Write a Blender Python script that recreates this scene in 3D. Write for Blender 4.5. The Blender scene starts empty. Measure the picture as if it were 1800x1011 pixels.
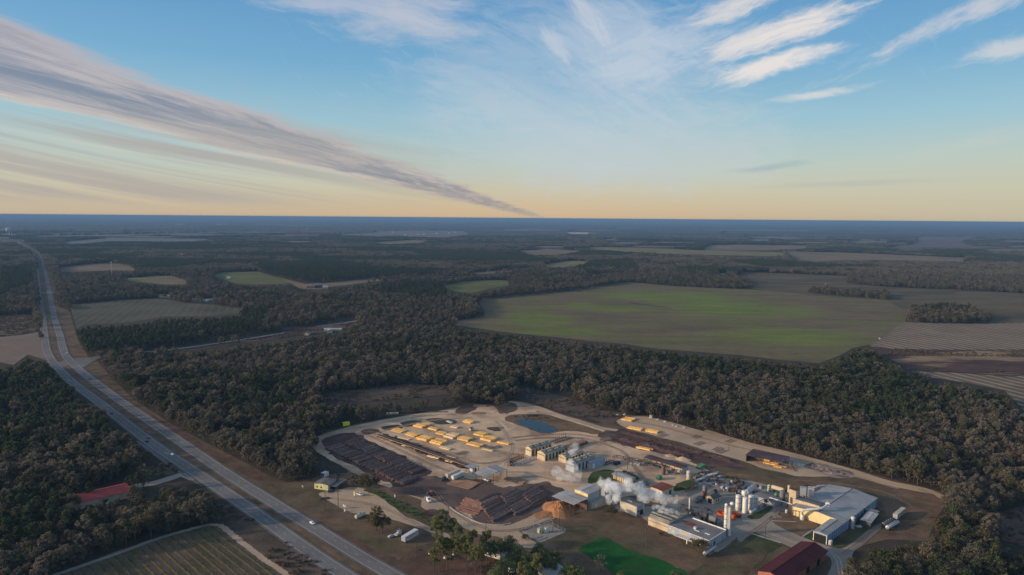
import bpy, bmesh, math, random
import numpy as np
from mathutils import Vector, Matrix
from mathutils.geometry import tessellate_polygon

SC = bpy.context.scene
COL = SC.collection
# ------------------------------------------------------------------ camera
FPX, CAMH = 1200.0, 200.0
PITCH = math.atan((505.5 - 383.3) / FPX)
ROLL = math.atan(14 / 1800.0)
_c, _s = math.cos(ROLL), math.sin(ROLL)
_r0 = Vector((1, 0, 0)); _u0 = Vector((0, math.sin(PITCH), math.cos(PITCH)))
_f = Vector((0, math.cos(PITCH), -math.sin(PITCH)))
CR = _r0 * _c + _u0 * _s; CU = _u0 * _c - _r0 * _s
cam_data = bpy.data.cameras.new('camera'); cam = bpy.data.objects.new('camera', cam_data)
COL.objects.link(cam); SC.camera = cam
cam_data.sensor_width = 36.0; cam_data.lens = 36.0 * FPX / 1800.0
cam_data.clip_start = 1.0; cam_data.clip_end = 600000.0
cam.matrix_world = Matrix(((CR.x, CU.x, -_f.x, 0), (CR.y, CU.y, -_f.y, 0), (CR.z, CU.z, -_f.z, CAMH), (0, 0, 0, 1)))

def G(u, v, z=0.0):
    """ground (or height z) point seen at pixel u,v of the 1800x1011 photograph"""
    x = (u - 900) / FPX; y = -(v - 505.5) / FPX
    d = CR * x + CU * y + _f
    t = (z - CAMH) / d.z
    return (d.x * t, d.y * t)

def P(X, Y, Z=0.0):
    """numpy projection of world points to photograph pixels"""
    Z = np.asarray(Z, float) - CAMH
    a = X * CR.x + Y * CR.y + Z * CR.z
    b = X * CU.x + Y * CU.y + Z * CU.z
    c = X * _f.x + Y * _f.y + Z * _f.z
    return 900 + FPX * a / c, 505.5 - FPX * b / c

# ------------------------------------------------------------------ view, sun, sky
SC.view_settings.view_transform = 'Standard'; SC.view_settings.look = 'None'
SC.view_settings.exposure = 0.65; SC.view_settings.gamma = 1.0
SC.render.engine = 'CYCLES'
SC.cycles.use_denoising = True
SC.cycles.max_bounces = 4; SC.cycles.diffuse_bounces = 2; SC.cycles.volume_bounces = 3
SC.cycles.transparent_max_bounces = 8

SUN_EL, SUN_ROT = math.radians(14.0), math.radians(-98.0)
sd = Vector((math.sin(SUN_ROT) * math.cos(SUN_EL), math.cos(SUN_ROT) * math.cos(SUN_EL), math.sin(SUN_EL)))
sl = bpy.data.lights.new('sun', 'SUN'); sl.energy = 2.8; sl.angle = math.radians(2.0); sl.color = (1.0, 0.79, 0.57)
sun = bpy.data.objects.new('sun', sl); COL.objects.link(sun); sun.location = (-400, 0, 500)
sun.rotation_euler = sd.to_track_quat('Z', 'Y').to_euler()

class NT:
    """tiny expression builder for shader nodes"""
    def __init__(s, tree): s.t = tree
    def n(s, typ, **kw):
        nd = s.t.nodes.new(typ)
        for k, v in kw.items(): setattr(nd, k, v)
        return nd
    def put(s, sock, v):
        if isinstance(v, X): s.t.links.new(v.o, sock)
        elif hasattr(v, 'is_output'): s.t.links.new(v, sock)
        else: sock.default_value = v
    def math(s, op, a, b=0.0, c=0.0, clamp=False):
        nd = s.n('ShaderNodeMath', operation=op, use_clamp=clamp)
        for k, v in enumerate((a, b, c)): s.put(nd.inputs[k], v)
        return X(s, nd.outputs[0])
    def mix(s, f, a, b, mode='MIX'):
        nd = s.n('ShaderNodeMix', data_type='RGBA', blend_type=mode)
        s.put(nd.inputs[0], f)
        for k, v in ((6, a), (7, b)):
            if isinstance(v, tuple) and len(v) == 3: v = v + (1.0,)
            s.put(nd.inputs[k], v)
        return X(s, nd.outputs[2])
    def comb(s, x, y, z):
        nd = s.n('ShaderNodeCombineXYZ')
        for k, v in enumerate((x, y, z)): s.put(nd.inputs[k], v)
        return X(s, nd.outputs[0])
    def sep(s, v):
        nd = s.n('ShaderNodeSeparateXYZ'); s.put(nd.inputs[0], v)
        return [X(s, o) for o in nd.outputs]
    def noise(s, vec, scale=1.0, detail=4.0, rough=0.55, dist=0.0):
        nd = s.n('ShaderNodeTexNoise'); s.put(nd.inputs['Vector'], vec)
        nd.inputs['Scale'].default_value = scale; nd.inputs['Detail'].default_value = detail
        nd.inputs['Roughness'].default_value = rough; nd.inputs['Distortion'].default_value = dist
        return X(s, nd.outputs[0])
    def ss(s, v, a, b, o0=0.0, o1=1.0):
        nd = s.n('ShaderNodeMapRange', interpolation_type='SMOOTHSTEP')
        for k, q in enumerate((v, a, b, o0, o1)): s.put(nd.inputs[k], q)
        return X(s, nd.outputs[0])
    def ramp(s, v, stops):
        nd = s.n('ShaderNodeValToRGB'); s.put(nd.inputs[0], v)
        cr = nd.color_ramp
        while len(cr.elements) < len(stops): cr.elements.new(0.5)
        for e, (p, c) in zip(cr.elements, stops): e.position = p; e.color = tuple(c) + (1.0,)
        return X(s, nd.outputs[0])
class X:
    def __init__(s, b, o): s.b = b; s.o = o
    def __add__(s, q): return s.b.math('ADD', s, q)
    def __radd__(s, q): return s.b.math('ADD', q, s)
    def __sub__(s, q): return s.b.math('SUBTRACT', s, q)
    def __rsub__(s, q): return s.b.math('SUBTRACT', q, s)
    def __mul__(s, q): return s.b.math('MULTIPLY', s, q)
    def __rmul__(s, q): return s.b.math('MULTIPLY', q, s)
    def __truediv__(s, q): return s.b.math('DIVIDE', s, q)

W = bpy.data.worlds.new('World'); SC.world = W; W.use_nodes = True
def build_world():
    t = W.node_tree; t.nodes.clear(); b = NT(t)
    STR = 0.15
    sky = b.n('ShaderNodeTexSky', sky_type='NISHITA', sun_disc=False)
    sky.sun_elevation = SUN_EL; sky.sun_rotation = SUN_ROT
    sky.altitude = 200; sky.air_density = 1.0; sky.dust_density = 1.2; sky.ozone_density = 1.5
    gen = b.n('ShaderNodeTexCoord').outputs['Generated']
    x, y, z = b.sep(gen)
    yy = b.math('MAXIMUM', y, 0.05); zz = b.math('MAXIMUM', z, 0.0)
    A = x / yy                                     # tangent of azimuth (0 straight ahead)
    hor = b.math('SQRT', x * x + y * y)
    E = zz / b.math('MAXIMUM', hor, 0.02)          # tangent of elevation
    base = b.ramp(E * 2.0, [(0.0, (.56, .44, .31)), (.03, (.58, .48, .34)), (.08, (.56, .54, .42)), (.15, (.47, .57, .53)),
                            (.27, (.31, .52, .62)), (.42, (.175, .40, .61)), (.62, (.105, .30, .56)), (1.0, (.06, .20, .45))])
    # peach glow low in the middle left, greyer at the far right
    glow = b.math('EXPONENT', (A - 0.02) * (A - 0.02) * -9.0) * b.math('EXPONENT', E * -26.0)
    base = b.mix(glow * 0.45, base, (.74, .49, .25))
    base = b.mix(b.ss(A, 0.2, 0.8) * b.ss(E, 0.14, 0.02) * 0.55, base, (.52, .50, .38))
    base = b.mix(b.ss(A, -0.35, -0.85) * b.ss(E, 0.14, 0.01) * 0.5, base, (.52, .44, .34))
    front = b.ss(y, 0.0, 0.25) * b.ss(E, 0.75, 0.4)
    # ---- cloud sheet coordinates (flat layer overhead)
    zp = zz + 0.012
    px = x / zp; py = y / zp
    s_ = px - (py * 0.088 - 3.52)                  # across the long cloud bank
    warp = b.noise(b.comb(s_ * 0.9, py * 0.22, 0.0), 1.0, 6, 0.62) - 0.5
    w2 = b.noise(b.comb(s_ * 3.2, py * 0.55, 5.0), 1.0, 6, 0.66, 0.4) - 0.5
    s2 = s_ + warp * 1.5 + w2 * 0.6
    # fibres: long along the bank, slightly oblique to it
    st = b.noise(b.comb(s_ * 3.0 + py * 0.10 + warp * 1.2, py * 0.34, 3.0), 1.0, 8, 0.66, 0.5)
    st2 = b.noise(b.comb(s_ * 9.0 - py * 0.2 + warp * 2.0, py * 0.9, 13.0), 1.0, 6, 0.64, 0.3)
    body = b.ss(s2, -1.75, -0.55) * b.ss(s2, 1.15, 0.25)
    rag = b.ss(body * 1.15 + (st - 0.5) * 1.1 + (st2 - 0.5) * 0.5, 0.30, 0.95)
    core = b.ss(body + (st - 0.5) * 2.2 + (st2 - 0.5) * 0.7, 0.62, 1.18) * b.ss(s2, 0.85, 0.15) * b.ss(s2, -1.2, -0.35)
    ccol = b.mix(core * 0.92, (.50, .43, .435), (.165, .195, .28))
    ccol = b.mix(b.ss(s2, -0.55, -1.15) * b.ss(st2, .35, .6) * 0.75, ccol, (.74, .60, .47))
    ccol = b.mix(b.ss(E, 0.07, 0.01) * 0.55, ccol, (.40, .33, .28))
    out = b.mix(rag * b.ss(py, 105.0, 20.0) * 0.90, base, ccol)
    # ---- low layered streaks left of the bank
    stv = b.noise(b.comb(A * 2.2 + E * 9.0, E * 46.0 + A * 6.0, 9.0), 1.0, 7, 0.62, 0.5)
    left = b.ss(A, 0.05, -0.45)
    out = b.mix(b.ss(stv, 0.40, 0.62) * left * b.ss(E, 0.004, 0.03) * b.ss(E, 0.16, 0.08) * 0.85, out, (.40, .365, .35))
    stw = b.noise(b.comb(A * 2.6 + E * 7.0, E * 70.0 + A * 9.0, 29.0), 1.0, 6, 0.6, 0.4)
    out = b.mix(b.ss(stw, 0.52, 0.72) * left * b.ss(E, 0.02, 0.06) * b.ss(E, 0.17, 0.10) * 0.45, out, (.66, .58, .46))
    # ---- cirrus: patches placed by direction, torn into fibres by warped noise
    wa = b.noise(b.comb(A * 4.0, E * 6.0, 2.0), 1.0, 5, 0.6) - 0.5
    wb = b.noise(b.comb(A * 4.0, E * 6.0, 52.0), 1.0, 5, 0.6) - 0.5
    def wisp(u, v, su, sv, ang, amp, seed, col=(.78, .72, .68), tear=1.0, fib=34.0, wrp=0.05):
        nonlocal out
        cx = (u - 900) / FPX; cy = (384 + (u - 900) * 0.0078 - v) / FPX
        ca, sa = math.cos(math.radians(ang)), math.sin(math.radians(ang))
        dx = A - cx + wa * wrp; dy = E - cy + wb * wrp
        al = dx * ca + dy * sa; ac = dy * ca - dx * sa
        p = al / su; q = ac / sv
        g = b.math('EXPONENT', (p * p + q * q) * -0.9)
        f1 = b.noise(b.comb(al * 6.0, ac * fib, seed * 1.7), 1.0, 9, 0.68, 0.8)
        f2 = b.noise(b.comb(al * 22.0, ac * fib * 2.2, seed * 2.9), 1.0, 5, 0.65, 0.3)
        m = b.ss(g * (1.05 + 0.25 * tear) + (f1 - 0.5) * 2.1 * tear + (f2 - 0.5) * 0.8 * tear, 0.40, 1.38)
        out = b.mix(m * amp, out, col)
    wisp(1010, 170, .26, .16, -8, .40, 1, (.50, .57, .67), 1.35, 26)
    wisp(1130, 265, .28, .075, 3, .42, 2, (.55, .60, .63), 1.0, 22)
    wisp(900, 215, .16, .06, -20, .35, 22, (.55, .61, .66), 1.0, 30)
    wisp(640, 15, .19, .060, -8, .62, 3, (.58, .58, .64), 1.0, 30)
    wisp(740, 45, .08, .030, -14, .40, 23, (.58, .58, .64), 1.0, 30)
    wisp(1020, 50, .07, .018, -56, .55, 10, (.66, .67, .71), 1.3, 40)
    wisp(972, 90, .035, .012, -50, .5, 11, (.66, .67, .71), 1.2, 40)
    wisp(1090, 110, .12, .08, -30, .35, 26, (.58, .63, .70), 1.5, 34)
    wisp(1160, 95, .12, .05, 18, .42, 24, (.62, .66, .72), 1.2, 40)
    wisp(1375, 78, .135, .024, 11, .98, 4, (.80, .74, .70), 1.05, 30, .06)
    wisp(1270, 100, .045, .022, 35, .80, 14, (.78, .73, .70), .8, 36, .04)
    wisp(1330, 142, .105, .019, 12, .98, 5, (.81, .75, .71), 1.0, 32, .06)
    wisp(1300, 26, .115, .018, 18, .90, 6, (.74, .70, .69), 1.15, 32, .05)
    wisp(1660, 100, .17, .018, 17, .70, 7, (.68, .65, .66), 1.15, 30, .05)
    wisp(1760, 145, .10, .014, 13, .70, 8, (.70, .67, .66), 1.1, 30, .045)
    wisp(1425, 190, .085, .007, 4, .75, 9, (.72, .70, .68), .8, 44, .02)
    wisp(1345, 303, .07, .006, 5, .60, 12, (.30, .40, .46), .7, 50, .015)
    wisp(1500, 331, .14, .006, 1, .50, 13, (.40, .43, .42), .8, 50, .015)
    wisp(1240, 290, .12, .02, 14, .35, 17, (.50, .55, .57), 1.0, 40)
    wisp(1560, 10, .12, .014, 6, .42, 15, (.60, .63, .70), 1.0, 40)
    wisp(1700, 285, .12, .012, 6, .25, 16, (.60, .58, .52), 1.0, 40)
    col = b.mix(front, sky.outputs[0], out)
    # `out` is in picture units: bring it to the sky's own scale
    out10 = b.n('ShaderNodeVectorMath', operation='SCALE'); b.put(out10.inputs[0], out); out10.inputs[3].default_value = 2 ** -0.65 / STR
    fin = b.mix(front * 0.94, sky.outputs[0], X(b, out10.outputs[0]))
    bg = b.n('ShaderNodeBackground'); b.put(bg.inputs[0], fin); bg.inputs[1].default_value = STR
    o = b.n('ShaderNodeOutputWorld'); t.links.new(bg.outputs[0], o.inputs[0])
    W.cycles.sampling_method = 'MANUAL'; W.cycles.sample_map_resolution = 1024
build_world()

# ------------------------------------------------------------------ helpers
RNG = np.random.default_rng(7); random.seed(7)
def tag(o, label=None, cat=None, group=None, kind=None):
    if label: o['label'] = label
    if cat: o['category'] = cat
    if group: o['group'] = group
    if kind: o['kind'] = kind
    return o
def empty(name, loc, rz=0.0):
    o = bpy.data.objects.new(name, None); COL.objects.link(o)
    o.location = loc; o.rotation_euler = (0, 0, rz); o.empty_display_size = 1.0
    return o
def thing(name, label, cat, loc=(0, 0, 0), rz=0.0, group=None):
    return tag(empty(name, loc, rz), label, cat, group)
def link(name, me, parent=None):
    o = bpy.data.objects.new(name, me); COL.objects.link(o)
    if parent: o.parent = parent
    return o
def dup(o, parent=None, first=True, loc=None, rz=None, scale=None):
    c = o.copy(); COL.objects.link(c)
    if parent: c.parent = parent
    if loc is not None: c.location = loc
    if rz is not None: c.rotation_euler = (0, 0, rz)
    if scale is not None: c.scale = scale
    for ch in o.children: dup(ch, c)
    return c
def pip(u, v, poly):
    """vectorised point in polygon"""
    poly = np.asarray(poly, float); ins = np.zeros(np.shape(u), bool)
    x1, y1 = poly[:, 0], poly[:, 1]; x2, y2 = np.roll(x1, -1), np.roll(y1, -1)
    for a, b, c, d in zip(x1, y1, x2, y2):
        if b == d: continue
        k = ((b > v) != (d > v)) & (u < (c - a) * (v - b) / (d - b) + a)
        ins ^= k
    return ins
def vnoise(x, y, seed=0):
    xi = np.floor(x).astype(np.int64); yi = np.floor(y).astype(np.int64); fx = x - xi; fy = y - yi
    fx = fx * fx * (3 - 2 * fx); fy = fy * fy * (3 - 2 * fy)
    def h(a, b):
        n = (a * 374761393 + b * 668265263 + seed * 974711) & 0x7fffffff
        n = ((n ^ (n >> 13)) * 1274126177) & 0x7fffffff
        return ((n ^ (n >> 16)) & 0xffff) / 65535.0
    return (h(xi, yi) * (1 - fx) + h(xi + 1, yi) * fx) * (1 - fy) + (h(xi, yi + 1) * (1 - fx) + h(xi + 1, yi + 1) * fx) * fy
def catmull(pts, n=8, closed=False):
    pts = [Vector(p) for p in pts]; m = len(pts); out = []
    rng = range(m if closed else m - 1)
    for i in rng:
        if closed: a, b, c, d = pts[i - 1], pts[i], pts[(i + 1) % m], pts[(i + 2) % m]
        else: a, b, c, d = pts[max(i - 1, 0)], pts[i], pts[i + 1], pts[min(i + 2, m - 1)]
        for k in range(n):
            t = k / n
            out.append(0.5 * ((2 * b) + (c - a) * t + (2 * a - 5 * b + 4 * c - d) * t * t + (3 * b - a - 3 * c + d) * t ** 3))
    if not closed: out.append(pts[-1])
    return out

# ------------------------------------------------------------------ materials
def mat(name, col, rough=0.85, var=0.25, scale=0.15, col2=None, thr=(0.45, 0.65), scale2=0.05, metal=0.0, fine=2.0, bump=0.0,
        rows=None, stretch=(1, 1, 1), spec=0.07, extra=None, obj=False):
    m = bpy.data.materials.new(name); m.use_nodes = True; t = m.node_tree; b = NT(t)
    bs = t.nodes['Principled BSDF']
    if obj: pos = b.n('ShaderNodeTexCoord').outputs['Object']
    else: pos = b.n('ShaderNodeNewGeometry').outputs['Position']
    mp = b.n('ShaderNodeMapping'); t.links.new(pos, mp.inputs[0]); mp.inputs['Scale'].default_value = stretch
    vec = mp.outputs[0]
    c = tuple(col)
    if col2:
        n2 = b.noise(vec, scale2, 5, 0.6)
        c = b.mix(b.ss(n2, thr[0], thr[1]), c, tuple(col2))
    if extra: c = extra(b, pos, c)
    if rows:
        ang, per, rc, wd = rows
        x, y, z = b.sep(pos)
        q = x * math.cos(ang) + y * math.sin(ang)
        wv = b.math('SINE', q * (2 * math.pi / per))
        nz = b.noise(pos, 0.06, 3, 0.6)
        c = b.mix(b.ss(wv + (nz - 0.5) * 1.2, wd, wd + 0.5) * 0.8, c, tuple(rc))
    n1 = b.noise(vec, scale, 6, 0.65); nf = b.noise(vec, fine, 3, 0.6)
    k = b.math('MAXIMUM', (n1 - 0.5) * (4.6 * var) + (nf - 0.5) * (3.2 * var) + 1.0, 0.25)
    mul = b.n('ShaderNodeVectorMath', operation='SCALE')
    if isinstance(c, X): b.put(mul.inputs[0], c)
    else: mul.inputs[0].default_value = c
    b.put(mul.inputs[3], k)
    t.links.new(mul.outputs[0], bs.inputs['Base Color'])
    bs.inputs['Roughness'].default_value = rough; bs.inputs['Metallic'].default_value = metal
    bs.inputs['Specular IOR Level'].default_value = spec
    if bump:
        bp = b.n('ShaderNodeBump'); bp.inputs['Strength'].default_value = bump; bp.inputs['Distance'].default_value = 0.6
        b.put(bp.inputs['Height'], n1 + nf); t.links.new(bp.outputs[0], bs.inputs['Normal'])
    return m

def foliage_mat(name, cols, patch=None, rough=0.9, thin=0.38):
    """cols: stops over a per-tree random value; patch: second colour in wide patches"""
    m = bpy.data.materials.new(name); m.use_nodes = True; t = m.node_tree; b = NT(t)
    bs = t.nodes['Principled BSDF']
    inf = b.n('ShaderNodeObjectInfo')
    geo = b.n('ShaderNodeNewGeometry')
    n = len(cols)
    c = b.ramp(X(b, inf.outputs['Random']), [(i / (n - 1), k) for i, k in enumerate(cols)])
    if patch: c = b.mix(b.ss(b.noise(geo.outputs['Position'], 0.006, 4, 0.6), 0.46, 0.62) * 0.7, c, patch)
    k = b.math('MAXIMUM', (b.noise(geo.outputs['Position'], 0.45, 3, 0.6) - 0.5) * 2.1 + 1.14, 0.3)
    mul = b.n('ShaderNodeVectorMath', operation='SCALE'); b.put(mul.inputs[0], c); b.put(mul.inputs[3], k)
    t.links.new(mul.outputs[0], bs.inputs['Base Color'])
    bs.inputs['Roughness'].default_value = rough; bs.inputs['Specular IOR Level'].default_value = 0.08
    if thin:                                       # thin leaves and twigs let some light through
        tr = b.n('ShaderNodeBsdfTranslucent'); b.put(tr.inputs[0], mul.outputs[0]); ms_ = b.n('ShaderNodeMixShader'); ms_.inputs[0].default_value = thin
        t.links.new(bs.outputs[0], ms_.inputs[1]); t.links.new(tr.outputs[0], ms_.inputs[2]); t.links.new(ms_.outputs[0], t.nodes['Material Output'].inputs[0])
    return m

def yard_stains(b, pos, c):
    c = b.mix(b.ss(b.noise(pos, .045, 6, .68, 1.2), .56, .70) * .6, c, (.185, .120, .085))
    c = b.mix(b.ss(b.noise(pos, .16, 5, .7, .8), .60, .74) * .5, c, (.15, .10, .075))
    return b.mix(b.ss(b.noise(pos, .03, 5, .6, 2.0), .58, .72) * .5, c, (.52, .38, .26))
M = {}
M['floor'] = mat('forest_floor', (.060, .046, .034), .95, .35, .08, (.045, .040, .026), scale2=.02, fine=.8)
M['grass'] = mat('dry_grass', (.150, .093, .060), .95, .42, .07, (.098, .078, .044), (.40, .62), .014, fine=1.2, bump=.4)
M['dirt'] = mat('yard_dirt', (.56, .385, .245), .95, .20, .05, (.33, .225, .15), (.42, .66), .022, fine=.9, bump=.3, extra=yard_stains)
M['sand'] = mat('sand_track', (.44, .315, .21), .95, .22, .06, (.31, .22, .15), (.45, .7), .03, fine=.8)
M['gravel'] = mat('grey_gravel', (.30, .255, .205), .95, .2, .06, (.20, .168, .135), (.45, .7), .03, fine=.8)
M['mud'] = mat('dark_mud', (.115, .078, .062), .95, .35, .05, (.19, .135, .10), (.5, .72), .03, fine=.7, bump=.3)
M['bark_mud'] = mat('bark_litter', (.085, .050, .046), .95, .35, .08, (.12, .078, .062), (.5, .7), .04, fine=.7, bump=.3)
M['asphalt'] = mat('asphalt', (.172, .158, .146), .85, .18, .03, (.132, .122, .115), (.4, .65), .01, fine=.5)
M['paint'] = mat('road_paint', (.42, .41, .385), .8, .25, .3)
M['concrete'] = mat('concrete', (.36, .33, .29), .9, .18, .08)
M['bark'] = mat('bark', (.085, .068, .055), .95, .3, 1.0)

# ------------------------------------------------------------------ ground sheets
def sheet(name, pts, z, material, smooth=True, jit=0.0, n=5, world=False, kind='structure'):
    """irregular flat patch; pts in photograph pixels on the ground (or metres when world)"""
    w = [Vector(p) if world else Vector(G(*p)) for p in pts]
    if smooth: w = catmull(w, 12 if jit >= .3 else n, True)
    if jit >= .3:                                  # ragged, worn edge
        m = len(w); off = []
        for i in range(m):
            d = (w[(i + 1) % m] - w[i - 1]); nr = Vector((-d.y, d.x)); L = nr.length
            nr = nr / L if L else nr
            a = float(vnoise(np.float64(w[i].x / 7), np.float64(w[i].y / 7), 3)) - .5; c = float(vnoise(np.float64(w[i].x / 2.2), np.float64(w[i].y / 2.2), 9)) - .5
            e = float(vnoise(np.float64(w[i].x / 19), np.float64(w[i].y / 19), 5)) - .5; big = 3.0 if name in ('mud_patch', 'weed_patch') else 1.0
            off.append(nr * (min(jit, .7) * big * (3.6 * a + 1.6 * c + 3.5 * e)))
        w = [p + o for p, o in zip(w, off)]
    tri = tessellate_polygon([[p.to_3d() for p in w]])
    vs = [(p.x, p.y, z) for p in w]
    fs = []
    for a, b, c in tri:
        A, B, C = vs[a], vs[b], vs[c]
        fs.append((a, b, c) if (B[0] - A[0]) * (C[1] - A[1]) - (B[1] - A[1]) * (C[0] - A[0]) > 0 else (a, c, b))
    me = bpy.data.meshes.new(name); me.from_pydata(vs, [], fs); me.materials.append(material)
    return tag(link(name, me), kind=kind)

def ribbon_mesh(name, pts, w0, w1, z, material, dash=None, sub=10):
    """strip along a ground line (metres); offsets w0..w1 to the left of travel"""
    pts = [Vector(p) for p in pts]
    acc = 0.0; vs = []; fs = []; prev = None
    for i, p in enumerate(pts):
        d = (pts[min(i + 1, len(pts) - 1)] - pts[max(i - 1, 0)]).normalized(); nrm = Vector((-d.y, d.x))
        a = p + nrm * w0; c = p + nrm * w1
        vs += [(a.x, a.y, z), (c.x, c.y, z)]
        if i: acc += (p - pts[i - 1]).length
        if i and (dash is None or (acc % dash[0]) < dash[1]): fs.append((2 * i - 2, 2 * i, 2 * i + 1, 2 * i - 1))
    me = bpy.data.meshes.new(name); me.from_pydata(vs, [], fs); me.materials.append(material)
    return me
def resample(pts, step):
    pts = [Vector(p) for p in pts]; out = [pts[0]]; rest = step
    for a, b in zip(pts, pts[1:]):
        L = (b - a).length; d = rest
        while d <= L: out.append(a.lerp(b, d / L)); d += step
        rest = d - L
    out.append(pts[-1]); return out
def track(name, px, width, z, material, n=8, jit=0.0):
    pts = resample(catmull([Vector(G(*p)) for p in px], n), max(width * 0.5, 2.0))
    if jit: pts = [p + Vector((random.gauss(0, jit), random.gauss(0, jit))) for p in pts]
    return tag(link(name, ribbon_mesh(name, pts, width / 2, -width / 2, z, material)), kind='structure')

def big_ground():
    n = 96; vs = [(0, 0, 0)]; fs = []
    rad = [300, 900, 2500, 8000, 25000, 80000, 200000]
    for r in rad: vs += [(r * math.cos(2 * math.pi * k / n), r * math.sin(2 * math.pi * k / n), 0) for k in range(n)]
    for k in range(n): fs.append((0, 1 + k, 1 + (k + 1) % n))
    for j in range(len(rad) - 1):
        a, b = 1 + j * n, 1 + (j + 1) * n
        for k in range(n): fs.append((a + k, b + k, b + (k + 1) % n, a + (k + 1) % n))
    me = bpy.data.meshes.new('ground'); me.from_pydata(vs, [], fs); me.materials.append(M['floor'])
    tag(link('ground', me), kind='structure')
big_ground()

# ---- layout in photograph pixels: what shows as open ground
CLEAR = {}
PLANT = [(133, 634), (150, 627), (168, 632), (200, 668), (235, 702), (300, 745), (370, 782), (430, 812), (470, 835), (505, 849),
         (545, 843), (560, 837), (590, 833), (612, 831), (602, 813), (575, 800), (548, 787), (553, 770), (580, 757), (640, 742),
         (690, 733), (760, 722), (800, 716), (830, 709), (865, 711), (882, 724), (893, 706), (905, 703), (940, 711), (985, 727),
         (1045, 744), (1075, 744), (1092, 729), (1140, 731), (1190, 747), (1240, 759), (1300, 774), (1400, 798), (1500, 824),
         (1600, 851), (1668, 868), (1662, 888), (1645, 912), (1630, 952), (1560, 948), (1520, 958), (1497, 972), (1494, 1040), (706, 1040), (706, 1011), (560, 925),
         (483, 880), (402, 829), (327, 778), (222, 702), (160, 658)]
HWY = [(30, 424), (45, 428), (66, 440), (80, 452), (88, 480), (96, 510), (103, 540), (122, 546), (130, 575), (138, 600), (152, 622), (175, 660), (222, 702), (327, 778), (402, 829), (483, 880), (560, 925), (706, 1011), (740, 1040),
       (560, 1040), (560, 991), (500, 950), (470, 929), (412, 889), (405, 884), (356, 852), (318, 836), (296, 812), (251, 782), (195, 731), (155, 700), (107, 662), (83, 640), (75, 611), (71, 560), (68, 520), (63, 480), (58, 450), (46, 436), (28, 428)]
F = {}   # open fields: pixels, material args
F['a1'] = [(122, 536), (212, 527), (282, 524), (325, 533), (375, 536), (430, 543), (425, 550), (362, 556), (287, 557), (225, 567), (150, 571), (135, 577)]
F['a2'] = [(102, 471), (155, 464), (200, 462), (232, 468), (242, 476), (195, 475), (150, 477), (107, 478)]
F['a3'] = [(195, 490), (250, 487), (275, 484), (300, 485), (332, 494), (325, 500), (290, 500), (250, 496)]
F['a4'] = [(110, 425), (170, 420), (190, 418), (375, 420), (350, 424), (320, 425), (200, 424), (120, 430)]
F['b1'] = [(370, 485), (390, 479), (452, 477), (480, 486), (500, 490), (520, 496), (500, 499), (450, 500), (415, 499), (395, 492)]
F['b2'] = [(497, 490), (540, 500), (600, 495), (625, 492), (700, 488), (705, 490), (640, 497), (600, 502), (550, 509), (527, 507)]
F['b2b'] = [(720, 487), (800, 484), (812, 486), (740, 490)]
F['b2c'] = [(817, 480), (900, 474), (905, 477), (840, 483)]
F['b3'] = [(772, 503), (817, 495), (870, 492), (898, 494), (893, 502), (860, 508), (830, 515), (800, 513), (785, 507)]
F['solar'] = [(580, 413), (655, 410), (660, 406.5), (740, 405), (815, 406), (822, 415), (780, 418), (700, 415.5), (650, 415)]
F['b5'] = [(678, 425), (720, 422), (757, 423), (740, 427), (700, 428)]
F['c1'] = [(905, 441), (960, 438), (1025, 441), (1000, 446), (960, 449), (938, 449)]
F['c2'] = [(1032, 434), (1100, 435), (1235, 440), (1300, 442), (1380, 444), (1380, 450), (1330, 450), (1290, 449), (1200, 447), (1100, 443), (1035, 438)]
F['d1'] = [(1235, 436), (1250, 431), (1300, 430), (1420, 432), (1422, 437), (1400, 438), (1310, 440.5), (1240, 440)]
F['d2'] = [(1380, 442), (1480, 444), (1700, 453), (1697, 461), (1600, 458), (1500, 457), (1430, 460), (1395, 455)]
F['c3'] = [(950, 466), (985, 460), (1005, 458), (1040, 460), (1030, 464), (990, 470), (960, 470)]
F['big'] = [(850, 525), (986, 512), (1108, 496), (1178, 503), (1267, 507), (1355, 511), (1420, 519), (1558, 528), (1595, 547), (1592, 565), (1528, 606), (1500, 612), (1475, 626), (1440, 639),
            (1370, 633), (1294, 624), (1150, 613), (1100, 605), (1044, 601), (1005, 596), (944, 590), (905, 586), (872, 582), (803, 572), (789, 566), (850, 557), (853, 548), (839, 531)]
F['d3'] = [(1305, 478), (1411, 482), (1490, 485), (1490, 498), (1536, 503), (1605, 507), (1675, 509), (1800, 516), (1960, 525), (1960, 572), (1740, 568), (1595, 567), (1592, 547), (1558, 528), (1420, 519), (1355, 511), (1320, 507), (1275, 489), (1300, 484)]
F['rows1'] = [(1530, 609), (1592, 567), (1661, 569), (1733, 569), (1800, 568), (1960, 571), (1960, 618), (1800, 615), (1578, 615)]
F['marsh'] = [(1534, 613), (1660, 615), (1800, 616), (1960, 619), (1960, 662), (1800, 658), (1778, 661), (1685, 655), (1595, 649), (1575, 637)]
F['rows2'] = [(1599, 653), (1685, 656), (1778, 663), (1800, 660), (1960, 664), (1960, 790), (1800, 722), (1766, 687), (1700, 673), (1660, 668), (1620, 661)]
F['left_till'] = [(-160, 605), (0, 593), (40, 589), (67, 584), (72, 600), (80, 633), (49, 624), (24, 642), (0, 637), (-160, 650)]
F['left_brush'] = [(-160, 560), (0, 556), (60, 551), (66, 584), (0, 592), (-160, 600)]
F['purple'] = [(1550, 437), (1600, 430), (1620, 416), (1720, 416), (1690, 425), (1705, 432), (1800, 435), (1640, 437)]
F['scrub1'] = [(548, 696), (590, 689), (640, 685), (720, 675), (800, 680), (792, 694), (700, 702), (640, 706), (570, 703)]
F['skip_gap'] = [(597, 753), (599, 741), (621, 739), (623, 748)]
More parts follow.
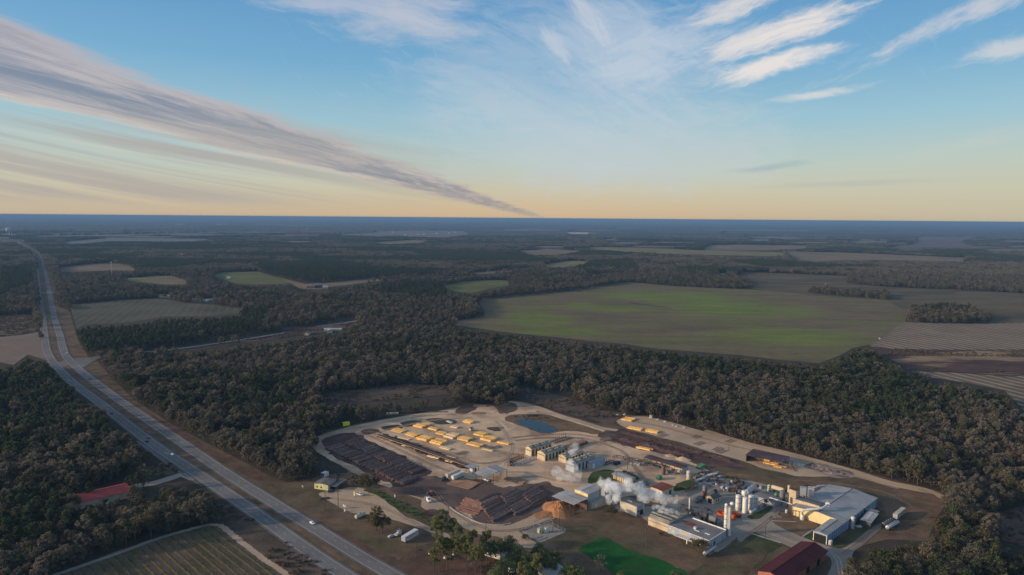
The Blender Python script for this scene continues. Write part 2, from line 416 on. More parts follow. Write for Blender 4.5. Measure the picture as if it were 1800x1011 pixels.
F['scrub2'] = [(905, 677), (960, 688), (1010, 703), (1060, 722), (1097, 727), (1078, 745), (1060, 744), (985, 724), (940, 708), (915, 695)]
F['scrub3'] = [(1745, 905), (1800, 890), (1960, 900), (1960, 990), (1800, 962), (1762, 950)]
F['lot'] = [(400, 603), (480, 591), (535, 577), (575, 572), (614, 569), (612, 579), (545, 587), (500, 594), (450, 601)]
F['side_road'] = [(150, 636), (150, 628), (192, 621), (192, 626)]
F['side_road2'] = [(255, 616), (400, 597), (511, 579), (572, 568), (625, 559), (628, 567), (575, 576), (515, 589), (400, 607), (255, 624)]
F['farm'] = [(527, 500), (565, 497), (580, 505), (560, 509), (530, 509)]
F['hamlet1'] = [(278, 520), (305, 518), (308, 524), (282, 525)]
F['hamlet2'] = [(335, 529), (375, 526), (378, 534), (340, 532)]
F['farm2'] = [(1258, 481), (1275, 480), (1280, 486), (1262, 486)]
F['vineyard'] = [(60, 1040), (118, 1006), (200, 970), (300, 938), (380, 921), (402, 926), (432, 950), (520, 1011), (560, 1040)]
F['drive'] = [(232, 850), (280, 838), (318, 831), (336, 841), (300, 846), (262, 855), (235, 857)]
F['drive_grass'] = [(252, 833), (262, 822), (295, 812), (316, 830), (285, 836)]
F['red_roof'] = [(129, 866), (204, 845), (222, 845), (236, 860), (190, 870), (142, 878), (131, 874)]
F['road_scrub'] = [(392, 900), (405, 888), (470, 930), (560, 992), (640, 1040), (540, 1040), (450, 968), (405, 926)]
GROVE = [[(1417, 516), (1430, 511), (1500, 513), (1555, 519), (1566, 527), (1558, 528), (1500, 523)],
         [(1594, 562), (1600, 548), (1640, 541), (1700, 543), (1735, 555), (1742, 567), (1700, 570), (1595, 567)],
         [(1258, 487), (1300, 489), (1325, 507), (1270, 506)],
         [(848, 527), (860, 520), (900, 518), (1000, 508), (1108, 494), (1106, 497), (1000, 512), (850, 527)]]
THIN = [[(57, 414.5), (230, 412), (405, 407.5), (405, 408.6), (230, 413.6), (57, 416)],
        [(880, 403), (925, 402), (985, 404), (980, 406), (890, 406)],
        [(1000, 409), (1030, 408), (1052, 410), (1045, 411.5), (1005, 411)],
        [(1230, 403), (1340, 404), (1420, 405.5), (1420, 406.8), (1330, 406), (1230, 404.5)],
        [(1310, 416), (1380, 418), (1455, 419), (1455, 420.4), (1380, 419.6), (1310, 417.6)],
        [(1060, 427), (1100, 425.5), (1140, 427), (1100, 429)],
        [(825, 397), (860, 397), (860, 398.2), (825, 398.2)],
        [(450, 394.5), (540, 395), (540, 396), (450, 395.6)]]

def noise_spots(b, pos, c, spots, colr, amp=0.8):
    x, y, z = b.sep(pos)
    nz = b.noise(pos, 0.012, 5, 0.65)
    for (u, v, rx, ry) in spots:
        gx, gy = G(u, v)
        dx = (x - gx) / rx; dy = (y - gy) / ry
        g = b.math('EXPONENT', (dx * dx + dy * dy) * -1.0)
        c = b.mix(b.ss(g + (nz - 0.5) * 0.9, 0.25, 0.85) * amp, c, colr)
    return c
def green_spots(b, pos, c):
    c = noise_spots(b, pos, c, [(950, 560, 90, 130), (1000, 583, 110, 45), (1060, 540, 130, 110), (1200, 524, 170, 190), (1110, 521, 120, 90), (1290, 545, 220, 160), (1370, 590, 160, 120)], (.135, .170, .030), .75)
    c = noise_spots(b, pos, c, [(1012, 551, 70, 50), (1090, 535, 90, 50), (1045, 562, 50, 28), (1220, 575, 120, 60), (1130, 583, 110, 30), (850, 545, 60, 110), (1160, 543, 60, 30)], (.120, .088, .054), .8)
    x, y, z = b.sep(pos)
    st = b.noise(b.comb(x * .004, y * .05, 0.0), 1.0, 4, .6)
    c = b.mix(b.ss(st, .50, .68) * .45, c, (.145, .125, .055))
    s2 = b.noise(b.comb(x * .012 + y * .003, y * .16, 7.0), 1.0, 4, .6)
    return b.mix(b.ss(s2, .55, .72) * .4, c, (.085, .080, .036))
FM = {
 'olive': mat('olive_pasture', (.180, .155, .055), .95, .2, .01, (.16, .12, .07), (.45, .65), .004, fine=.1),
 'tan': mat('tan_stubble', (.190, .135, .080), .95, .18, .01, (.135, .105, .062), (.45, .65), .004, fine=.1),
 'green': mat('green_pasture', (.108, .112, .036), .95, .2, .01, (.13, .12, .06), (.5, .7), .006, fine=.1),
 'grey': mat('grey_field', (.092, .082, .052), .95, .2, .012, (.072, .068, .040), (.45, .65), .005, fine=.1, rows=(0.35, 16, (.105, .094, .064), .2)),
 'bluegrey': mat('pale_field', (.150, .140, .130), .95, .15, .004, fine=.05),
 'big': mat('green_crop', (.128, .122, .046), .95, .24, .014, (.140, .104, .062), (.40, .55), .006, fine=.12, stretch=(.5, 1.6, 1), extra=green_spots),
 'brownolive': mat('brown_pasture', (.118, .088, .050), .95, .25, .01, (.078, .064, .038), (.45, .62), .006, fine=.1, stretch=(.5, 1.5, 1)),
 'rows': mat('tilled_rows', (.155, .112, .076), .95, .15, .02, (.110, .090, .050), (.45, .65), .006, fine=.2, rows=(0.30, 17, (.32, .245, .175), .3)),
 'marsh': mat('marsh', (.080, .046, .038), .95, .35, .02, (.22, .150, .085), (.52, .60), .008, fine=.1, stretch=(.6, 1.6, 1)),
 'till': mat('left_tilled', (.165, .118, .090), .95, .15, .02, (.17, .125, .09), (.45, .65), .01, fine=.2, rows=(2.2, 11, (.23, .17, .13), .1)),
 'scrub': mat('scrub_ground', (.110, .076, .058), .95, .35, .04, (.075, .060, .040), (.45, .65), .015, fine=.5, bump=.3),
 'purple': mat('bare_brush', (.13, .095, .095), .95, .2, .004, fine=.05),
 'vine': mat('vineyard_soil', (.135, .092, .068), .95, .3, .08, (.095, .078, .045), (.42, .62), .03, fine=1.0, bump=.2),
}
FN = {'a1': ('grey', 'grey_field'), 'a2': ('tan', 'field'), 'a3': ('olive', 'field'), 'a4': ('bluegrey', 'field'), 'b1': ('green', 'pasture'), 'b2': ('tan', 'field'),
      'b2b': ('tan', 'field'), 'b2c': ('tan', 'field'), 'b3': ('green', 'pasture'), 'solar': ('bluegrey', 'field'), 'b5': ('olive', 'field'), 'c1': ('tan', 'field'),
      'c2': ('olive', 'pasture'), 'd1': ('tan', 'field'), 'd2': ('tan', 'field'), 'c3': ('olive', 'pasture'), 'big': ('big', 'green_field'), 'd3': ('brownolive', 'pasture'),
      'rows1': ('rows', 'tilled_field'), 'marsh': ('marsh', 'marsh'), 'rows2': ('rows', 'tilled_field'), 'left_till': ('till', 'tilled_field'), 'left_brush': ('scrub', 'scrubland'),
      'purple': ('purple', 'field'), 'scrub1': ('scrub', 'scrubland'), 'scrub2': ('scrub', 'scrubland'), 'scrub3': ('scrub', 'scrubland'), 'lot': ('scrub', 'house_lot'),
      'farm': ('tan', 'farm_lot'), 'hamlet1': ('scrub', 'house_lot'), 'hamlet2': ('scrub', 'house_lot'), 'farm2': ('tan', 'farm_lot')}
zf = 0.10
for k, (mk, nm) in FN.items():
    zf += 0.01
    sheet(nm, F[k], zf, FM[mk], False)
rs = random.Random(5)
for k in range(64):                                # narrow far fields between the woods
    v = 388 + 46 * rs.random() ** 1.25; u = rs.uniform(-40, 1840); w = rs.uniform(22, 95) * (1.2 if v > 400 else .9); h = max(.6, (v - 384) * rs.uniform(.04, .10))
    if 180 < u < 560 and v > 440: continue
    t_ = (u - 900) * .0078 + rs.uniform(-.6, .6)
    THIN.append([(u - w / 2, v + t_), (u - w * .2, v - h * .5 + t_), (u + w / 2, v - h * .4 + t_ + w * .006), (u + w * .45, v + h * .5 + t_), (u - w * .1, v + h * .6 + t_)])
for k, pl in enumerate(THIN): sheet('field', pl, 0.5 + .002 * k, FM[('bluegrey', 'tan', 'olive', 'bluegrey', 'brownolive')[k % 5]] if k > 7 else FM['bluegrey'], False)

# ------------------------------------------------------------------ plant ground, yard, roads
FM['verge'] = M['grass']
M['lawn'] = mat('green_lawn', (.016, .085, .018), .95, .3, .08, (.03, .07, .02), (.5, .7), .03, fine=1.2)
M['greengrass'] = mat('green_grass', (.055, .075, .026), .95, .3, .08, (.085, .075, .035), (.45, .65), .03, fine=1.2)
M['browngrass'] = mat('worn_grass', (.165, .105, .064), .95, .38, .07, (.10, .076, .042), (.45, .65), .02, fine=1.0, bump=.3)
M['mixgrass'] = mat('mixed_grass', (.115, .080, .048), .95, .42, .09, (.060, .066, .028), (.42, .6), .035, fine=1.4, bump=.4)
M['pinkdebris'] = mat('debris_patch', (.30, .225, .18), .95, .35, .15, (.13, .095, .075), (.45, .6), .12, fine=1.5, bump=.5)
sheet('verge', [(133, 634), (120, 600), (107, 560), (95, 500)] and HWY, 0.05, M['grass'], False)
sheet('verge', PLANT, 0.06, M['grass'], False)
sheet('scrubland', F['road_scrub'], 0.07, FM['scrub'], True)
sheet('scrubland', F['drive_grass'], 0.07, M['browngrass'], True)
sheet('yard', [(548, 787), (553, 772), (580, 759), (640, 745), (690, 735), (760, 724), (800, 718), (830, 712), (865, 714), (880, 727), (889, 722), (896, 708), (940, 714), (985, 730),
               (1056, 752), (1075, 765), (1140, 785), (1200, 807), (1250, 830), (1248, 850), (1215, 866), (1190, 885), (1150, 884), (1110, 872), (1060, 890), (1020, 900), (975, 905), (930, 925), (880, 935),
               (790, 905), (740, 880), (700, 864), (660, 848), (636, 838), (600, 820), (566, 800)], 0.10, M['dirt'], True, 0.35, 5)
sheet('yard', [(1085, 738), (1140, 733), (1240, 759), (1318, 780), (1380, 796), (1500, 828), (1560, 846), (1640, 868), (1560, 853), (1500, 838), (1410, 838), (1376, 831), (1340, 823),
               (1308, 811), (1250, 795), (1200, 779), (1150, 766), (1100, 752)], 0.12, M['sand'], True, 0.35, 5)
sheet('grass_bank', [(888, 738), (896, 730), (920, 728), (956, 729), (1000, 740), (1056, 758), (1058, 762), (1040, 763), (1012, 758), (984, 759), (960, 763), (930, 754), (908, 746)], 0.14, M['browngrass'], True, .4)
track('dirt_track', [(895, 706), (940, 715), (985, 731), (1030, 744), (1060, 753), (1085, 757)], 7, 0.20, M['sand'], jit=.3)
sheet('mud_patch', [(690, 857), (720, 846), (760, 836), (800, 846), (850, 840), (885, 856), (960, 848), (1005, 868), (985, 885), (955, 896), (905, 921), (860, 921), (826, 912), (800, 898), (760, 884), (700, 866)], 0.16, M['mud'], True, .6)
sheet('mud_patch', [(564, 778), (590, 766), (626, 764), (665, 781), (752, 826), (742, 839), (715, 852), (690, 850), (600, 810), (570, 791)], 0.17, M['bark_mud'], True, .5)
sheet('mud_patch', [(1052, 766), (1082, 755), (1105, 757), (1160, 774), (1220, 789), (1290, 808), (1305, 826), (1220, 812), (1160, 798), (1110, 786), (1075, 775)], 0.18, M['bark_mud'], True, .5)
sheet('mud_patch', [(664, 760), (676, 762), (730, 780), (790, 806), (835, 824), (826, 829), (770, 808), (700, 780)], 0.18, M['bark_mud'], True, .4)
for pl in ([(633, 758), (650, 754), (664, 756), (655, 762), (640, 763)], [(706, 744), (725, 740), (742, 741), (738, 746), (715, 749)], [(748, 738), (770, 736), (800, 738), (798, 745), (770, 746)],
           [(860, 752), (882, 750), (880, 757), (862, 756)], [(672, 752), (700, 748), (706, 752), (690, 757)], [(800, 722), (822, 712), (835, 716), (815, 730)],
           [(1054, 765), (1078, 762), (1086, 768), (1066, 770)]):
    sheet('weed_patch', pl, 0.19, FM['scrub'], True, .3)
sheet('weed_patch', [(868, 708), (885, 700), (908, 714), (900, 726), (885, 727)], 0.19, FM['scrub'], True, .3)
sheet('gravel_road', [(750, 872), (787, 890), (829, 916), (860, 923), (891, 924), (925, 912), (960, 897), (990, 886), (1012, 890), (984, 907), (953, 918), (918, 932), (914, 936), (942, 956), (938, 963), (903, 961), (875, 944), (844, 939), (798, 922), (765, 905), (740, 888)], 0.20, M['sand'], True, .3)
sheet('gravel_lot', [(562, 868), (600, 860), (626, 857), (650, 864), (680, 882), (710, 905), (768, 931), (800, 945), (796, 950), (764, 938), (700, 917), (648, 905), (616, 902), (580, 882)], 0.21, M['sand'], True, .3)
sheet('grass_strip', [(640, 862), (668, 864), (720, 890), (775, 917), (770, 929), (712, 902), (664, 872)], 0.22, M['greengrass'], True, .4)
sheet('grass_strip', [(745, 905), (760, 896), (790, 905), (800, 925), (775, 930)], 0.215, M['bark_mud'], True, .4)
sheet('gravel_lot', [(1188, 884), (1215, 862), (1235, 838), (1300, 842), (1345, 852), (1385, 868), (1400, 890), (1392, 905), (1350, 915), (1322, 930), (1298, 943), (1262, 969), (1250, 963), (1215, 950), (1150, 925), (1120, 905), (1080, 898), (1090, 885), (1130, 890)], 0.13, M['gravel'], True, .4)
sheet('gravel_road', [(1296, 945), (1320, 930), (1352, 905), (1367, 888), (1380, 891), (1357, 914), (1380, 931), (1412, 945), (1445, 957), (1478, 965), (1500, 953), (1530, 929), (1546, 921), (1552, 926), (1517, 958), (1498, 976), (1492, 1040), (1445, 1040),
                      (1462, 992), (1448, 975), (1400, 966), (1352, 946), (1322, 937), (1304, 953)], 0.23, M['gravel'], True, .2)
sheet('grass_patch', [(1353, 913), (1370, 901), (1384, 901), (1437, 924), (1411, 943), (1380, 930)], 0.24, M['browngrass'], True, .3)
sheet('grass_patch', [(1315, 909), (1333, 912), (1356, 896), (1353, 890), (1338, 898)], 0.24, M['greengrass'], True, .3)
sheet('grass_patch', [(1322, 935), (1377, 955), (1350, 975), (1325, 1000), (1290, 1020), (1215, 1012), (1248, 988), (1285, 962)], 0.15, M['mixgrass'], True, .5)
sheet('grass_patch', [(1412, 945), (1440, 930), (1470, 940), (1480, 962), (1450, 957)], 0.14, M['greengrass'], True, .3)
sheet('grass_patch', [(1470, 962), (1490, 940), (1518, 925), (1530, 928), (1490, 958)], 0.245, M['greengrass'], True, .3)
sheet('green_lawn', [(1060, 944), (1078, 953), (1110, 968), (1156, 982), (1200, 1003), (1195, 1024), (1100, 1020), (1066, 998), (1022, 972), (1019, 966), (1036, 953)], 0.25, M['lawn'], True, 1.0)
sheet('grass_patch', [(1210, 840), (1245, 828), (1330, 836), (1420, 852), (1560, 870), (1640, 880), (1625, 905), (1570, 915), (1540, 880), (1450, 850), (1380, 860), (1300, 845), (1240, 850)], 0.11, M['browngrass'], True, .6)
sheet('debris_ground', [(1418, 817), (1445, 815), (1480, 822), (1502, 836), (1485, 842), (1460, 838), (1425, 825)], 0.26, M['pinkdebris'], True, .5)
sheet('grass_patch', [(1040, 832), (1070, 826), (1110, 835), (1122, 842), (1100, 846), (1060, 846), (1035, 850)], 0.24, M['greengrass'], True, .5)
sheet('grass_patch', [(1180, 858), (1200, 850), (1226, 850), (1212, 858), (1190, 864)], 0.24, M['greengrass'], True, .5)
sheet('gravel_path', [(1352, 915.2), (1400, 917.2), (1400, 918.4), (1352, 916.4)], 0.27, M['concrete'], False)
sheet('gravel_path', [(1318, 936.5), (1374, 954), (1372, 955.5), (1317, 938.5)], 0.27, M['concrete'], False)
sheet('gravel_path', [(1409, 943), (1428, 931), (1430, 932), (1412, 944.5)], 0.27, M['concrete'], False)

# pond
mw = bpy.data.materials.new('pond_water'); mw.use_nodes = True
_b = mw.node_tree.nodes['Principled BSDF']; _b.inputs['Base Color'].default_value = (.020, .042, .050, 1); _b.inputs['Roughness'].default_value = 0.06; _b.inputs['Specular IOR Level'].default_value = 0.11
_t = NT(mw.node_tree); _bp = _t.n('ShaderNodeBump'); _bp.inputs['Strength'].default_value = .06; _bp.inputs['Distance'].default_value = .3
_t.put(_bp.inputs['Height'], _t.noise(_t.n('ShaderNodeNewGeometry').outputs['Position'], .8, 3, .6)); mw.node_tree.links.new(_bp.outputs[0], _b.inputs['Normal'])
sheet('pond', [(906, 740), (926, 737), (950, 742), (980, 754), (972, 759), (960, 761), (944, 758), (924, 750)], 0.22, mw, True, .2)

# highway: two carriageways
RC = [(900, 1120), (689, 1011), (548, 926), (473, 880), (391, 828), (318, 778), (207.5, 702), (148, 657), (123, 635), (112, 617), (106, 593), (96, 560), (92, 540), (86, 510), (80, 480), (74, 457), (67, 445), (54, 436.5), (41, 431), (32, 427)]
LC = [(760, 1110), (606, 1011), (547, 972), (420, 882), (336, 826), (266, 779), (202, 729), (172, 706), (127, 672), (100, 645), (88, 629), (80.5, 609), (75, 560), (72, 540), (68, 510), (65.5, 480), (62, 457), (57, 445), (48, 437), (35, 430), (26, 426)]
def road(px, w, name):
    c = resample(catmull([Vector(G(*p)) for p in px], 8), 3.0)
    tag(link(name, ribbon_mesh(name, c, w / 2, -w / 2, 0.30, M['asphalt'])), kind='structure')
    near = [p for p in c if p.length < 1500]
    for off in (w / 2 - 0.9, -w / 2 + 1.0):
        tag(link('lane_marking', ribbon_mesh('lane_marking', near, off + .11, off - .11, 0.33, M['paint'])), kind='structure')
    tag(link('lane_marking', ribbon_mesh('lane_marking', near, .10, -.10, 0.33, M['paint'], dash=(12.2, 3.2))), kind='structure')
    return c
ROAD_R = road(RC, 10.0, 'highway'); ROAD_L = road(LC, 10.2, 'highway')
M['shoulder'] = mat('worn_shoulder', (.125, .10, .085), .95, .3, .1, fine=1.0)
for c, w in ((ROAD_R, 10.0), (ROAD_L, 10.2)):
    for sg in (1, -1):
        tag(link('road_shoulder', ribbon_mesh('road_shoulder', [p for p in c if p.length < 2500], sg * (w / 2 + 1.3), sg * (w / 2 - .3), 0.28, M['shoulder'])) if sg < 0 else
            link('road_shoulder', ribbon_mesh('road_shoulder', [p for p in c if p.length < 2500], (w / 2 + 1.3), (w / 2 - .3), 0.28, M['shoulder'])), kind='structure')
sheet('road_crossover', [(96, 641), (113, 634), (124, 640), (112, 646), (100, 648)], 0.29, M['asphalt'], True)
sheet('road_crossover', [(355, 838), (372, 832), (392, 848), (383, 852)] , 0.02, M['grass'], False)
sheet('side_road', [(118, 628), (128, 630), (166, 628), (192, 622), (193, 625), (170, 632), (145, 646), (130, 640)], 0.285, M['asphalt'], True)
sheet('turn_lane', [(240, 775), (262, 788), (310, 824), (352, 853), (345, 850), (300, 822), (250, 786)], 0.285, M['asphalt'], True)
track('side_road', [(166, 629), (200, 622), (290, 616), (400, 601), (511, 583.5), (572, 572), (616, 566), (700, 550)], 8, 0.26, M['gravel'])
track('driveway', [(345, 842), (322, 835), (300, 841), (270, 850), (240, 855), (215, 866)], 9, 0.24, M['gravel'])
track('dirt_track', [(1665, 880), (1630, 862), (1560, 847), (1500, 828), (1440, 811), (1380, 795), (1320, 781), (1240, 757)], 6, 0.27, M['sand'], jit=.3)
track('dirt_track', [(1530, 607), (1560, 588), (1592, 566)], 5, 0.45, FM['tan'])
track('dirt_track', [(850, 525.5), (986, 511), (1108, 495.5)], 9, 0.45, M['gravel'])
track('dirt_track', [(1178, 547), (1290, 549.5), (1400, 554), (1500, 560), (1560, 562)], 5, 0.45, FM['tan'])
track('ditch', [(1105, 532), (1140, 537), (1175, 541), (1215, 545.5)], 9, 0.45, FM['marsh'])
track('dirt_track', [(1680, 514), (1740, 517), (1800, 520), (1900, 526)], 14, 0.45, FM['tan'])
# vineyard
sheet('vineyard_soil', F['vineyard'], 0.08, FM['vine'], False)
track('dirt_track', [(90, 1014), (110, 1007), (202, 975), (279, 947), (330, 932), (366, 923)], 3.6, 0.20, M['gravel'], jit=.2)
track('dirt_track', [(366, 923), (386, 924), (402, 935), (419, 949), (458, 979), (504, 1011), (540, 1040)], 3.8, 0.20, M['sand'], jit=.25)

# wheel ruts worn into the yard
M['rut'] = mat('wheel_rut', (.26, .175, .12), .95, .3, .2, fine=1.5)
M['rutpale'] = mat('packed_rut', (.50, .365, .25), .95, .2, .2, fine=1.5)
def ruts(px, m, z, gap=2.0, w=.75):
    c = resample(catmull([Vector(G(*p)) for p in px], 8), 2.0)
    for s in (-gap / 2, gap / 2):
        k = [p + Vector((random.gauss(0, .12), random.gauss(0, .12))) for p in c]
        tag(link('wheel_rut', ribbon_mesh('wheel_rut', k, s + w / 2, s - w / 2, z, m)), kind='structure')
RL = [[(560, 796), (556, 776), (590, 760), (650, 748), (720, 735), (800, 728), (870, 735), (895, 752)], [(640, 762), (700, 790), (760, 818), (800, 832)], [(648, 758), (705, 784), (765, 812)],
      [(668, 760), (705, 750), (770, 738), (830, 735)], [(722, 778), (760, 790), (810, 806), (850, 815), (900, 806)], [(780, 757), (830, 775), (880, 795), (920, 800)], [(870, 740), (890, 765), (900, 790), (880, 812), (860, 820)],
      [(900, 770), (950, 765), (1010, 764), (1060, 772), (1100, 785)], [(905, 775), (960, 770), (1030, 772), (1090, 792), (1110, 815), (1130, 840), (1140, 858)], [(880, 830), (920, 830), (970, 835), (1010, 850)],
      [(890, 845), (940, 838), (980, 845), (1015, 848)], [(745, 858), (770, 870), (785, 888), (830, 920), (880, 934), (940, 925), (985, 905)], [(600, 865), (640, 880), (700, 905), (760, 934)], [(590, 878), (640, 885), (690, 900), (750, 931)],
      [(1100, 740), (1160, 750), (1240, 772), (1320, 792)], [(1110, 738), (1180, 752), (1260, 774)], [(1150, 806), (1200, 815), (1240, 830), (1225, 845)], [(1300, 950), (1345, 920), (1372, 895)], [(1345, 935), (1400, 955), (1465, 975), (1478, 1010)], [(1482, 975), (1510, 955), (1548, 923)], [(1240, 870), (1290, 860), (1330, 862), (1372, 882)], [(1420, 830), (1500, 838), (1580, 860)], [(1400, 845), (1480, 852), (1560, 868), (1600, 890)]]
for k, r in enumerate(RL): ruts(r, M['rut' if k % 3 else 'rutpale'], .29 + .004 * k)

M['redscrub'] = mat('reddish_litter', (.120, .068, .050), .95, .35, .10, (.085, .058, .036), (.42, .62), .03, fine=1.4, bump=.4)
sheet('scrubland', [(700, 990), (728, 965), (770, 955), (830, 962), (880, 975), (960, 1000), (1000, 1040), (760, 1060), (715, 1020)], 0.12, M['redscrub'], True, .6)
sheet('scrubland', [(560, 925), (600, 935), (650, 962), (700, 985), (718, 1015), (690, 1002), (620, 955)], 0.115, M['redscrub'], True, .6)
sheet('scrubland', [(215, 700), (300, 748), (390, 800), (470, 842), (490, 862), (400, 818), (300, 755)], 0.115, M['redscrub'], True, .6)

# ------------------------------------------------------------------ trees
def tri_cloud(clumps, n, size, rng, flat=0.0):
    """leaf/twig triangles scattered through clumps [(x,y,z,r,rz)] -> vertex array (3n,3)"""
    w = np.array([c[3] ** 2 for c in clumps]); w /= w.sum()
    cl = np.array(clumps, float); idx = rng.choice(len(clumps), n, p=w)
    d = rng.normal(size=(n, 3)); d /= np.linalg.norm(d, axis=1, keepdims=True)
    r = rng.random(n) ** 0.45
    c = cl[idx, :3] + d * r[:, None] * np.stack([cl[idx, 3], cl[idx, 3], cl[idx, 4]], 1)
    a = rng.normal(size=(n, 3)); a /= np.linalg.norm(a, axis=1, keepdims=True)
    h = rng.normal(size=(n, 3)); h = h - (h * a).sum(1, keepdims=True) * a; h /= np.linalg.norm(h, axis=1, keepdims=True)
    s = size * rng.uniform(.6, 1.35, (n, 1))
    V = np.empty((n, 3, 3)); V[:, 0] = c - a * s * .55 - h * s * .32; V[:, 1] = c + a * s * .6; V[:, 2] = c - a * s * .2 + h * s * .55
    return V.reshape(-1, 3)
def mesh_tris(name, V, material):
    n = len(V) // 3; me = bpy.data.meshes.new(name)
    me.vertices.add(len(V)); me.vertices.foreach_set('co', np.ascontiguousarray(V, np.float32).ravel())
    me.loops.add(len(V)); me.loops.foreach_set('vertex_index', np.arange(len(V), dtype=np.int32))
    me.polygons.add(n); me.polygons.foreach_set('loop_start', np.arange(0, len(V), 3, dtype=np.int32))
    me.update(calc_edges=True); me.materials.append(material); return me
class MB:
    """collects simple solids into one mesh"""
    def __init__(s): s.v = []; s.f = []; s.m = []; s.cur = 0
    def poly(s, vs, fs):
        o = len(s.v); s.v += [tuple(p) for p in vs]; s.f += [tuple(i + o for i in q) for q in fs]; s.m += [s.cur] * len(fs)
    def box(s, x0, x1, y0, y1, z0, z1):
        s.poly([(x0, y0, z0), (x1, y0, z0), (x1, y1, z0), (x0, y1, z0), (x0, y0, z1), (x1, y0, z1), (x1, y1, z1), (x0, y1, z1)],
               [(0, 3, 2, 1), (4, 5, 6, 7), (0, 1, 5, 4), (1, 2, 6, 5), (2, 3, 7, 6), (3, 0, 4, 7)])
    def tube(s, a, b, r0, r1=None, n=8, cap=True):
        a, b = Vector(a), Vector(b); r1 = r0 if r1 is None else r1
        d = (b - a).normalized(); u = d.orthogonal().normalized(); w = d.cross(u)
        vs = []
        for p, r in ((a, r0), (b, r1)):
            for k in range(n):
                t = 2 * math.pi * k / n; vs.append(p + (u * math.cos(t) + w * math.sin(t)) * r)
        fs = [(k, (k + 1) % n, n + (k + 1) % n, n + k) for k in range(n)]
        if cap: fs += [tuple(range(n - 1, -1, -1)), tuple(range(n, 2 * n))]
        s.poly(vs, fs)
    def pipe(s, pts, r, n=8):
        for a, b in zip(pts, pts[1:]): s.tube(a, b, r, r, n)
    def lathe(s, prof, n=16, c=(0, 0)):
        vs = []; fs = []
        for r, z in prof:
            for k in range(n):
                t = 2 * math.pi * k / n; vs.append((c[0] + r * math.cos(t), c[1] + r * math.sin(t), z))
        for j in range(len(prof) - 1):
            for k in range(n): fs.append((j * n + k, j * n + (k + 1) % n, (j + 1) * n + (k + 1) % n, (j + 1) * n + k))
        fs += [tuple(range(n - 1, -1, -1)), tuple(range((len(prof) - 1) * n, len(prof) * n))]
        s.poly(vs, fs)
    def mesh(s, name, *mats, smooth=False):
        me = bpy.data.meshes.new(name); me.from_pydata(s.v, [], s.f)
        for m in mats: me.materials.append(m)
        if len(mats) > 1: me.polygons.foreach_set('material_index', s.m)
        if smooth: me.polygons.foreach_set('use_smooth', [True] * len(me.polygons))
        me.update(); return me
    def obj(s, name, mats, parent=None, smooth=False):
        return link(name, s.mesh(name, *(mats if isinstance(mats, (list, tuple)) else (mats,)), smooth=smooth), parent)

TM = {'bare': foliage_mat('leafless_twigs', [(.110, .088, .066), (.155, .124, .094), (.122, .104, .076), (.200, .160, .120), (.145, .110, .080), (.100, .094, .062), (.170, .128, .084)], (.118, .110, .068)),
      'pine': foliage_mat('pine_needles', [(.044, .058, .028), (.064, .078, .034), (.052, .070, .036), (.080, .084, .038)], (.062, .068, .034)),
      'oak': foliage_mat('oak_leaves', [(.058, .060, .030), (.090, .084, .042), (.068, .068, .032), (.110, .092, .046)], (.094, .076, .044)),
      'brush': foliage_mat('brush_twigs', [(.15, .105, .075), (.125, .096, .062), (.110, .088, .050), (.175, .118, .082)], (.125, .082, .070))}
def bare_clumps(rng, h, w):
    out = []
    for i_ in range(40):
        a = rng.uniform(0, 2 * math.pi); f = math.sqrt(rng.random()); r = w * .5 * f * .92
        zz = h * (.95 - .38 * f ** 2.2 * rng.uniform(.7, 1.25) - .22 * rng.random() ** 2)
        if i_ > 27: zz = h * rng.uniform(.22, .58); r = w * rng.uniform(.2, .40)
        out.append((r * math.cos(a), r * math.sin(a), zz, w * rng.uniform(.08, .15), h * rng.uniform(.05, .10)))
    return out
def pine_clumps(rng, h, w):
    out = []
    for _ in range(15):
        k = rng.random(); zz = h * (.52 + .44 * k); rr = w * .5 * (1.0 - .72 * k) * math.sqrt(rng.random()); a = rng.uniform(0, 2 * math.pi)
        out.append((rr * math.cos(a), rr * math.sin(a), zz, w * rng.uniform(.15, .23), h * rng.uniform(.035, .065)))
    out.append((0, 0, h * .96, w * .12, h * .05)); return out
def oak_clumps(rng, h, w):
    out = []
    for _ in range(17):
        a = rng.uniform(0, 2 * math.pi); e = math.asin(rng.uniform(-.45, 1)); r = .36 * w
        out.append((r * math.cos(a) * math.cos(e), r * math.sin(a) * math.cos(e), h * .60 + h * .30 * math.sin(e), w * rng.uniform(.15, .24), h * rng.uniform(.10, .17)))
    out.append((0, 0, h * .6, w * .3, h * .25)); return out
KINDS = {'bare': (bare_clumps, 14.0, 10.5, 1500, .72), 'pine': (pine_clumps, 17.0, 8.0, 900, .75), 'oak': (oak_clumps, 13.0, 10.0, 1000, .80)}
def trunk_mesh(name, h, w, kind, rng, r0=.28):
    m = MB(); top = h * (.9 if kind == 'pine' else .55)
    m.tube((0, 0, -.3), (rng.uniform(-.2, .2), rng.uniform(-.2, .2), top * .5), r0, r0 * .75, 6)
    m.tube((0, 0, top * .5), (rng.uniform(-.3, .3), rng.uniform(-.3, .3), top), r0 * .75, r0 * .3, 6)
    for _ in range(6 if kind != 'pine' else 9):
        z0 = h * (rng.uniform(.3, .5) if kind != 'pine' else rng.uniform(.5, .85)); a = rng.uniform(0, 6.28)
        rr = w * rng.uniform(.22, .38); dz = h * (rng.uniform(.2, .38) if kind != 'pine' else rng.uniform(.0, .06))
        m.tube((0, 0, z0), (rr * math.cos(a), rr * math.sin(a), z0 + dz), r0 * .42, r0 * .1, 5, False)
    return m.mesh(name, M['bark'])
PROTO = {}
